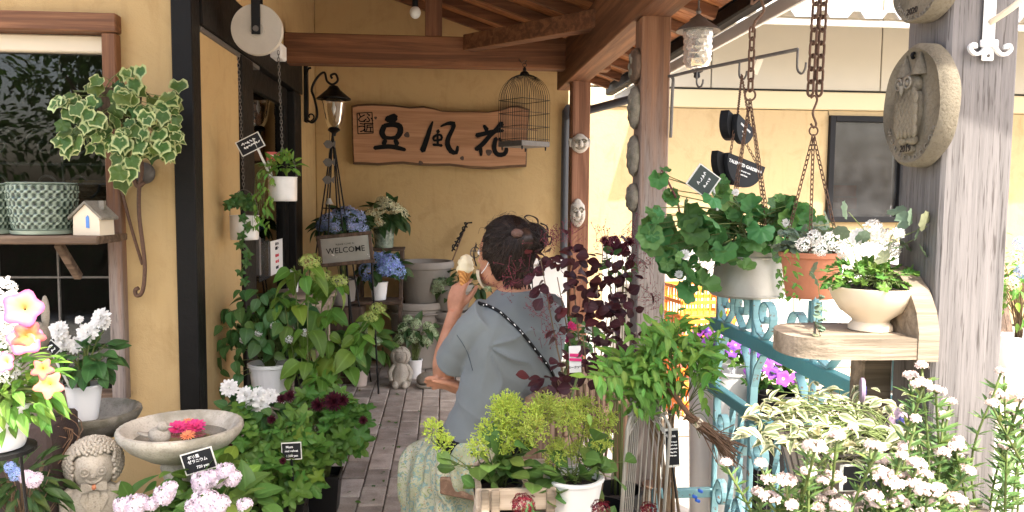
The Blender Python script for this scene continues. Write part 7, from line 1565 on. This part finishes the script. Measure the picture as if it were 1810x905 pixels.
# white impatiens seen past the shoulder
Y = 3.75; b = V((P(985, 660, Y).x, Y, 0)); t = thing('white_impatiens', 'white flowering bush glimpsed past the seated shoulder', 'flowering plant', b); pot(t, b, .1, .13, .25, M['greypot']); c = P(985, 600, Y); pts = blob_pts(c, (.17, .13, .12), 110, 145, .4, -.5); place_leaves(t, pts, DKL, size=(.05, .075), seed=145)
for p, o in blob_pts(c, (.17, .14, .12), 30, 146, .95, -.3, .5): inst('flower_head', H_wht, t, aim(p, (1, 0, 0), (o.x, o.y - .8, o.z), .018))
for p, o in blob_pts(c + V((.09, 0, .02)), (.08, .14, .06), 4, 147, .95, -.3, .9): flower_at(t, 'flower', PINKF, p, (0, -1, .4), .025)
stems(t, b + V((0, 0, .2)), pts, M['stem'], .002, 4)
# feathery green shrub with long leaflets
Y = 2.08; b = V((P(1188, 930, Y).x, Y, 0)); t = thing('green_shrub', 'fresh green shrub with long leaflets in front of the railing', 'shrub', b); pot(t, b, .09, .12, .22, M['bplastic']); g = random.Random(23); s0 = b + V((0, 0, .2)); lv = []; mm = MB(); br_ = MB()
for i in range(13): p = s0 + V((g.gauss(0, .025), g.gauss(0, .025), 0)); br_.tube(bez([p, P(1185 + g.gauss(0, 14), 830, Y), P(1180 + g.gauss(0, 30), 725, Y + g.gauss(0, .03))], 10), list(np.linspace(.0055, .003, 11)), 6)
br_.build('trunk', M['stem_brown'], t, 180)
for (a, e, n) in ((1090, 660, 3), (1120, 640, 3), (1150, 620, 4), (1190, 600, 4), (1225, 620, 4), (1255, 640, 4), (1130, 700, 5), (1170, 670, 6), (1210, 670, 6), (1245, 690, 5), (1165, 730, 5), (1210, 735, 6), (1255, 735, 4), (1085, 700, 4), (1120, 740, 4), (1270, 660, 3), (1180, 560, 2), (1240, 755, 4), (1140, 670, 4), (1200, 640, 4)):
    for k in range(n):
        tip = P(a + g.gauss(0, 14), e + g.gauss(0, 14), Y - .06 + g.gauss(0, .06)); o = P(1190 + (a - 1190) * .35, 735 + (e - 735) * .35, Y); pth = bez([o, o.lerp(tip, .6) + V((0, 0, .03)), tip], 8); mm.tube(pth, .0012, 4)
        for i in (4, 5, 6, 7, 8):
            dv = (pth[i] - pth[i - 1]).normalized(); sd = dv.cross(V((0, -.8, .6))).normalized()
            for s in (-1, 1):
                if len(lv) < 299: lv.append((pth[i], dv * .6 + sd * s))
mm.build('leaf_stalk', M['stem'], t, 180); place_leaves(t, lv, NAN, size=(.032, .056), seed=24, droop=.25, upb=.4, jit=.15)
place_leaves(t, [(p + V((g.gauss(0, .035), g.gauss(0, .03), g.gauss(0, .03))), o) for p, o in lv for _ in range(2)], NAN, size=(.022, .042), seed=25, droop=.2, upb=.4, jit=.2, stuff='foliage')
stick_tag('tall black and white plant label under the green shrub', ((1187, 764), (1211, 762), (1188, 818), (1168, 823)), 1.98, (1188, 820, 1196, 880), ((-.3, .3, .18, .04), (-.3, .3, .08, .04), (-.3, .3, -.02, .04), (-.3, .3, -.12, .04), (-.3, .3, -.22, .04)), mat=M['slate'], txt=[('Lea', .05, .36, .12, 'chalk')], smat='bplastic')
for (a, e) in ((1238, 868), (1228, 878), (1233, 885)): m = MB(); m.box(P(a, e, 2.03), (.014, .01, .008), Matrix.Rotation(.4, 3, 'Y'), .002); tag(m.build('blue_clip', M['blue_clip']), {1238: 'upper blue plastic clip on the shrub stem', 1228: 'left blue plastic clip on the shrub stem', 1233: 'lower blue plastic clip on the shrub stem'}[a], 'clip', 'blue clips on the stem')
# twig broom
Y = 1.95; t = thing('twig_broom', 'brown twig broom leaning at the railing', 'broom', P(1225, 740, Y)); m = MB(); g = random.Random(31)
for k in range(70): o = P(1218, 736, Y) + V((g.gauss(0, .006), g.gauss(0, .006), g.gauss(0, .006))); m.tube(bez([o, P(1255 + g.gauss(0, 4), 765 + g.gauss(0, 6), Y + g.gauss(0, .01)), P(1295 + g.gauss(0, 10), 800 + g.gauss(0, 14), Y + g.gauss(0, .02))], 6), .0014, 4)
m.build('bristles', M['twig'], t, kind='stuff'); m = MB(); m.tube([P(1221, 738, Y), P(1150, 640, Y + .15)], .007, 7); m.build('handle', M['twig'], t, 60); m = MB(); m.tube([P(1230, 744, Y), P(1236, 750, Y)], .014, 10); m.build('binding', M['cream'], t, 60)
# wire chair
Y = 2.0; t = thing('wire_chair', 'grey wire chair with arched lattice back beside the white pot', 'chair', V((P(1118, 880, Y).x, Y, 0))); c = P(1114, 880, Y); w = S(40, Y); zt_ = P(1114, 722, Y).z; zb = .42
def CW(u, z, dy=0): return V((c.x + .04 + u * w - (zt_ - z) * .05, Y + .10 * (1 - abs(u)) + dy - .03, z))
arch = [(-1, zb), (-1, zt_ - w * 1.0)] + [(-math.cos(a), zt_ - w * .95 + w * .95 * math.sin(a)) for a in np.linspace(.2, math.pi - .2, 14)] + [(1, zt_ - w), (1, zb)]
m = MB(); m.tube([CW(u, z) for u, z in arch], .0045, 7); m.build('back_hoop', M['zinc'], t, 180)
m = MB()
for i in range(1, 12):
    u = -1 + 2 * i / 12; m.tube([CW(u, zb), CW(u, zt_ - w * .95 + w * .95 * math.sqrt(max(0, 1 - u * u)))], .0017, 4)
for i in range(9):
    m.tube([CW(max(-1, -1 + (i - 3) * .25), zt_ - w * .5 - .0 if i > 3 else zt_ - w * 1.3), CW(min(1, -.4 + i * .18), zt_ - w * .15)], .0017, 4); m.tube([CW(min(1, 1 - (i - 3) * .25), zt_ - w * .5 if i > 3 else zt_ - w * 1.3), CW(max(-1, .4 - i * .18), zt_ - w * .15)], .0017, 4)
m.build('lattice', M['zinc'], t, kind='stuff')
m = MB(); m.tube([V((c.x + .03 + .13 * math.cos(a), Y - .08 + .13 * math.sin(a), zb)) for a in np.linspace(0, 6.283, 25)[:-1]], .005, 6, closed=True); [m.tube([V((c.x + .03 + .13 * math.cos(a), Y - .08 + .13 * math.sin(a), zb)), V((c.x + .03 - .13 * math.cos(a), Y - .08 - .13 * math.sin(a), zb))], .0017, 4) for a in np.linspace(0, 3.1, 9)]; m.build('seat', M['zinc'], t)
for a in (.8, 2.3, 3.9, 5.5): m = MB(); m.tube([V((c.x + .03 + .12 * math.cos(a), Y - .08 + .12 * math.sin(a), zb)), V((c.x + .03 + .15 * math.cos(a), Y - .08 + .15 * math.sin(a), 0))], .005, 6); m.build('leg', M['zinc'], t)
# slatted log planter on the floor
Y = 3.25; cc = V((P(1162, 880, Y).x, Y, 0)); t = thing('log_stool', 'low round stool with bamboo slat side on the floor', 'stool', cc); m = MB(); m.lathe([(.055, 0), (.058, .1), (0, .1)], cc, 28); m.build('core', M['dark_wood'], t, 40)
sm = MB(); sm.box((0, 0, 0), (.012, .008, .1), ch=.002); sme = sm.mesh('slat', M['shelf'])
for i in range(26): a = 2 * math.pi * i / 26; inst('slat', sme, t, Matrix.Translation(cc + V((.062 * math.cos(a), .062 * math.sin(a), .052))) @ Matrix.Rotation(a + math.pi / 2, 4, 'Z'))
m = MB(); m.lathe([(.066, .103), (.066, .112), (0, .114)], cc, 28); m.build('top', M['twig'], t, 40)
# lime plumed plants, in a white pot and on a wooden crate
def lime(label, b, r0, r1, h, potm, plumes, leaves, Y, seed, twig=1):
    t = thing('lime_smoke_plant', label, 'flowering plant', b, 'lime plumed plants before the bench'); pot(t, b, r0, r1, h, potm); g = random.Random(seed); s0 = V(b) + V((0, 0, h * .85)); pm_ = MB(); sm = MB(); lo = []
    for j, (a, e, rp, nn) in enumerate(plumes):
        c = P(a, e, Y + g.gauss(0, .03)); k = S(rp, Y); base = c - V((0, 0, k * .9)); sm.tube(bez([s0, s0.lerp(base, .6), base, c], 12), .0014, 5)
        for q in range(nn):
            d = V((g.gauss(0, 1), g.gauss(0, 1), g.gauss(.25, 1))).normalized(); o = c + V((d.x * k, d.y * k * .8, d.z * k * 1.05)) * g.uniform(.25, .8); dd = (d + V((g.gauss(0, .5), g.gauss(0, .5), g.gauss(.3, .5)))).normalized(); e2 = o + dd * k * g.uniform(.18, .42)
            pm_.tube([o, e2], .0007, 3)
            for z in range(3):
                u = g.random(); f = o.lerp(e2, u); d3 = (dd + V((g.gauss(0, .8), g.gauss(0, .8), g.gauss(0, .8)))).normalized(); f2 = f + d3 * k * g.uniform(.06, .16); pm_.tube([f, f2], .0007, 3); pm_.ball(f2, .0016, 4, 3)
    mt = m_lime if twig else m_lime2; pm_.build('plume', mt, t, kind='stuff'); sm.build('stem', M['stem'], t, 180); pl = []
    for (a, e, n, sp) in leaves:
        for q in range(n): p = P(a + g.gauss(0, sp), e + g.gauss(0, sp * .7), Y - .02 + g.gauss(0, .04)); pl.append((p, V((p.x - b[0], -.3 * abs(g.gauss(0, .3)), .1))))
    place_leaves(t, pl, OBV, size=(.038, .062), seed=seed, droop=.2, upb=.5, jit=.5); stems(t, s0, pl, M['stem'], .0014, 2, seed=seed)
m_obv = lm((.085, .17, .04)); OBV = variants(lambda i: leaf_strip(m_obv, w_obov(.34 + .04 * i), 6, .15 + .1 * i, .25), 3)
cx = P(905, 860, 2.02); crt = thing('wooden_crate', 'rough wooden crate under the lime plumed plant', 'crate', (cx.x, 2.02, 0)); zc = P(905, 838, 2.02).z
x0, x1 = P(846, 860, 2.0).x, P(975, 860, 2.0).x
for i in range(5): m = MB(); m.box(((x0 + x1) / 2, 1.92, zc - .025 - i * .12 if i else zc - .028), (x1 - x0, .014, .055 if i == 0 else .095), ch=.003); m.build('front_board', M['pale_wood'], crt)
for i in range(5): m = MB(); m.box(((x0 + x1) / 2, 2.14, zc - .05 - i * .12), (x1 - x0, .014, .095), ch=.003); m.build('back_board', M['pale_wood'], crt)
for x in (x0 + .012, x0 + .038, x1 - .015): m = MB(); m.box((x, 1.909, zc / 2), (.022, .012, zc), ch=.003); m.build('corner_post', M['shelf'], crt)
for i in range(5): m = MB(); m.box((x0 - .002, 2.03, zc - .05 - i * .12), (.014, .2, .095), ch=.003); m.build('side_board', M['pale_wood'], crt)
m = MB(); m.box(((x0 + x1) / 2, 2.03, zc - .13), (x1 - x0 - .03, .2, .012)); m.build('inner_shelf', M['pale_wood'], crt)
Y = 2.0; lime('left lime plumed plant spreading over the skirt and crate', V((P(880, 850, Y).x, 2.03, zc - .124)), .05, .065, .1, M['bplastic'], ((895, 728, 36, 420), (890, 775, 32, 280), (765, 760, 24, 110), (785, 785, 22, 110), (925, 770, 28, 200), (845, 790, 24, 120), (860, 760, 22, 130), (940, 735, 24, 150)), ((890, 825, 16, 24), (865, 845, 12, 20), (915, 848, 9, 18), (805, 830, 4, 10), (935, 815, 6, 14)), Y, 151)
Y = 1.98; b = V((P(1013, 905, Y).x, Y, P(1013, 915, Y).z)); lime('right lime plumed plant in a large white pot beside the wire chair', b, .058, .076, S(80, Y), M['wplastic'], ((965, 725, 32, 320), (1005, 735, 34, 280), (1035, 760, 30, 160), (1070, 745, 28, 130), (985, 800, 30, 200), (945, 760, 28, 180), (1065, 780, 24, 120), (1035, 720, 24, 150), (1020, 800, 22, 130)), ((1010, 850, 14, 20), (1040, 805, 12, 22), (1000, 885, 8, 14), (1060, 830, 8, 18), (975, 840, 6, 14)), Y, 152, 0)
m = MB(); m.box(b + V((0, 0, -b.z / 2)), (.2, .2, b.z - .004), ch=.006); tag(m.build('pot_stand', M['pale_wood']), 'pale wooden stand under the large white pot', 'plant stand')
# dark red pompons along the bottom edge
for i, (a, e, rp, lab) in enumerate(((925, 893, 22, 'dark red pompon bloom in front of the crate'), (1062, 900, 18, 'dark red pompon bloom below the wire chair'), (1147, 902, 16, 'dark red pompon bloom under the green shrub'))):
    Y = 1.7; p = P(a, e, Y); b = V((p.x, Y + .04, 0)); t = thing('pompon_flower', lab, 'flowering plant', b, 'dark red pompon flowers'); pot(t, b, .05, .065, .3, M['wplastic'] if i == 0 else M['bplastic']); pr = petalmat('crimson_pompon', (.10, .003, .012), var=.3) if i == 0 else pr
    POM = POM if i else hydrangea_head('flower', pr, 90, 9, .9, .2, 5); inst('flower', POM, t, aim(p, (1, 0, 0), (0, -.5, 1), S(rp, Y))); stems(t, b + V((0, 0, .28)), [(p, V((0, 0, 1)))], M['stem'], .003, 1); place_leaves(t, blob_pts(p - V((0, -.02, .08)), (.06, .05, .04), 20, 160 + i), DKL, size=(.035, .05), seed=160 + i)

# ============================================================ RIGHT FOREGROUND, IN THE SUN
Y = 1.22; t = thing('variegated_planter', 'wire trough planter brimming with cream-edged variegated foliage', 'planter', V((P(1510, 850, Y).x, Y, .55))); x0, x1 = P(1425, 820, Y).x, P(1650, 820, Y).x; zt_ = P(1510, 775, Y).z; zb = P(1510, 872, Y).z
m = MB(); m.add([(x0, Y - .08, zt_ - .012), (x1, Y - .08, zt_ - .012), (x1 - .02, Y - .06, zb), (x0 + .02, Y - .06, zb), (x0, Y + .12, zt_ - .012), (x1, Y + .12, zt_ - .012), (x1 - .02, Y + .1, zb), (x0 + .02, Y + .1, zb)], [(0, 3, 2, 1), (4, 5, 6, 7), (0, 4, 7, 3), (1, 2, 6, 5), (3, 7, 6, 2)]); m.build('liner', M['greypot'], t)
m = MB()
for i in range(13): u = i / 12; xa_ = x0 + (x1 - x0) * u; xb_ = x0 + .02 + (x1 - x0 - .04) * u; m.tube([(xa_, Y - .083, zt_), (xb_, Y - .063, zb)], .0014, 4)
for i in range(7): v = i / 6; m.tube([(x0 - .003, Y - .08 + .2 * v, zt_), (x0 + .017, Y - .06 + .16 * v, zb)], .0014, 4); m.tube([(x1 + .003, Y - .08 + .2 * v, zt_), (x1 - .017, Y - .06 + .16 * v, zb)], .0014, 4)
m.build('wire_side', M['iron_grey'], t, kind='stuff'); m = MB(); m.tube([(x0, Y - .083, zt_), (x1, Y - .083, zt_), (x1, Y + .123, zt_), (x0, Y + .123, zt_)], .003, 6, closed=True); m.build('rim_wire', M['iron_grey'], t); m = MB(); m.box(((x0 + x1) / 2, Y + .02, zt_ - .022), (x1 - x0 - .01, .19, .01)); m.build('soil', M['soil'], t)
lv = []; g = random.Random(41)
for (a, e, n, sp, dy) in ((1360, 730, 34, 24, .02), (1420, 720, 36, 28, .05), (1480, 710, 30, 28, .08), (1540, 720, 26, 28, .08), (1590, 770, 24, 24, 0), (1440, 770, 40, 28, -.06), (1510, 790, 36, 28, -.07), (1560, 800, 24, 26, -.07), (1400, 780, 24, 20, -.04), (1340, 770, 14, 18, 0)):
    for k in range(n): lv.append((P(a + g.gauss(0, sp), e + g.gauss(0, sp * .55), Y + dy + g.gauss(0, .02)), V((g.gauss(0, 1), g.gauss(-.4, .6), .5))))
place_leaves(t, lv, VAR, size=(.019, .034), seed=42, droop=.1, upb=.5, jit=.5); stems(t, V(((x0 + x1) / 2, Y + .02, zt_ - .02)), lv, M['stem'], .0009, 3, spread=.08)
m = MB(); m.box((.8, 1.24, .275), (.5, .34, .545), ch=.01); m.box((.74, 1.24, (zb + .55) / 2), (.26, .2, zb - .556), ch=.006); tag(m.build('display_stand', M['pale_wood']), 'pale wooden display stand carrying the variegated trough', 'stand')
q = P(1545, 840, 1.12); stick_tag('black chalk sign in front of the variegated trough', ((1490, 825), (1618, 822), (1616, 862), (1492, 868)), 1.13, None, ((-.3, -.1, .1, .25), (-.05, .3, .0, .2)), name='chalk_sign', cat='sign')
for i, (a, e, yaw, lab) in enumerate(((1524, 690, 1.15, 'mauve ceramic disc seen edge-on in the variegated trough'), (1586, 742, .25, 'mauve ceramic disc with dark blue blotch in the variegated trough'))):
    c = P(a, e, Y + .05); t = thing('ceramic_disc', lab, 'ornament', c, 'mauve ceramic discs'); Md = Matrix.Rotation(yaw, 3, 'Z') @ RY; mv = plain('mauve_glaze', (.30, .21, .30), .5, var=.15)
    m = MB(); m.lathe([(0, .004), (.019, .004), (.0215, .002), (.0215, -.002), (.019, -.004), (0, -.004)], c, 28, M=Md); m.build('disc', mv, t, 40); m = MB(); m.lathe([(0, .0055), (.008, .0048), (.0095, .004)], c + V((.002, 0, -.003)), 12, M=Md, rf=lambda a, z, i: 1 + .25 * math.sin(a * 5)); m.build('blotch', plain('ink_blue_glaze', (.02, .02, .16), .4), t); m = MB(); m.tube([c - V((0, 0, .02)), c - V((0, 0, .09))], .002, 5); m.build('stake', M['iron_grey'], t)
# stonecrop-like shrubs with pinkish white bud clusters
def buds(label, heads, Y, base, seed, needle, nl=70, lab_cat='flowering plant', spn=.02, tall=False):
    t = thing('bud_shrub', label, lab_cat, base, 'white budded shrubs in the right foreground'); g = random.Random(seed); heads = list(heads) + [(a + g.gauss(0, 30), e + g.gauss(8, 22), rp * g.uniform(.45, .85)) for a, e, rp in heads for _ in range(1 if tall else 2)]; pot(t, base, .07, .09, .12, M['terra']); s0 = V(base) + V((0, 0, .1)); bm = MB(); sm = MB(); lv = []
    for (a, e, rp) in heads:
        c = P(a, e, Y + g.gauss(0, .03)); rp *= .8; k = S(rp, Y); path = bez([s0 + V((g.gauss(0, .02), g.gauss(0, .02), 0)), s0.lerp(c, .6) + V((g.gauss(0, .03), g.gauss(0, .02), 0)), c - V((0, 0, k * .5))], 14); sm.tube(path, .0018, 5)
        for q in range(int(34 + rp * 1.6)):
            d = V((g.gauss(0, 1), g.gauss(0, 1), abs(g.gauss(0, .7)))); d.normalize(); p = c + V((d.x * k, d.y * k, d.z * k * .6)) * g.uniform(.6, 1); bm.ball(p, (g.uniform(.0018, .0032),) * 3, 6, 4); sm.tube([c - V((0, 0, k * .5)), p], .0005, 3)
            if q % 5 == 0: floret_mesh(bm, p + d * .002, d, .0045, 5, g)
        for i in range(2, 14):
            for q in range(needle): a_ = g.uniform(0, 6.28); lv.append((path[i], V((math.cos(a_), math.sin(a_), .5))))
    bm.build('bud_cluster', p_tiny, t, 180, kind='stuff'); sm.build('stem', M['stem'], t, 180); place_leaves(t, lv, NEED, size=(.012, .024) if not tall else (.016, .03), seed=seed, droop=-.1, jit=.25, stuff='foliage')
m_need = lm((.11, .19, .06)); NEED = [leaf_strip(m_need, w_lance(.10), 3, .1, .2)]
buds('bushy white budded shrub along the bottom edge before the trough', ((1440, 790, 24), (1480, 770, 16), (1390, 850, 22), (1475, 845, 26), (1360, 880, 24), (1450, 880, 18), (1345, 820, 14)), 1.0, V((P(1430, 960, 1.0).x, 1.02, .62)), 201, 6)
buds('white blossoming shrub blown out by sun at the bottom right', ((1560, 840, 30), (1600, 850, 34), (1640, 870, 30), (1530, 880, 30), (1580, 890, 34), (1690, 885, 24), (1620, 820, 20), (1550, 790, 18), (1600, 790, 16)), .92, V((P(1600, 970, .92).x, .94, .66)), 202, 7)
buds('tall slender stems with pink-white buds before the near post', ((1630, 680, 22), (1655, 690, 18), (1610, 665, 16), (1690, 790, 20), (1700, 830, 16), (1665, 800, 18)), 1.02, V((P(1670, 960, 1.02).x, 1.04, .6)), 203, 9, tall=True)
buds('tall budded stems at the right photo edge in full sun', ((1765, 700, 18), (1790, 730, 16), (1775, 660, 12), (1805, 700, 14), (1780, 790, 16)), 1.15, V((P(1785, 960, 1.15).x, 1.17, .5)), 204, 9, tall=True)
m = MB(); m.box((.77, .98, .30), (.56, .22, .595), ch=.008); tag(m.build('potting_bench', M['pale_wood']), 'pale wooden potting bench below the budded shrubs', 'bench')
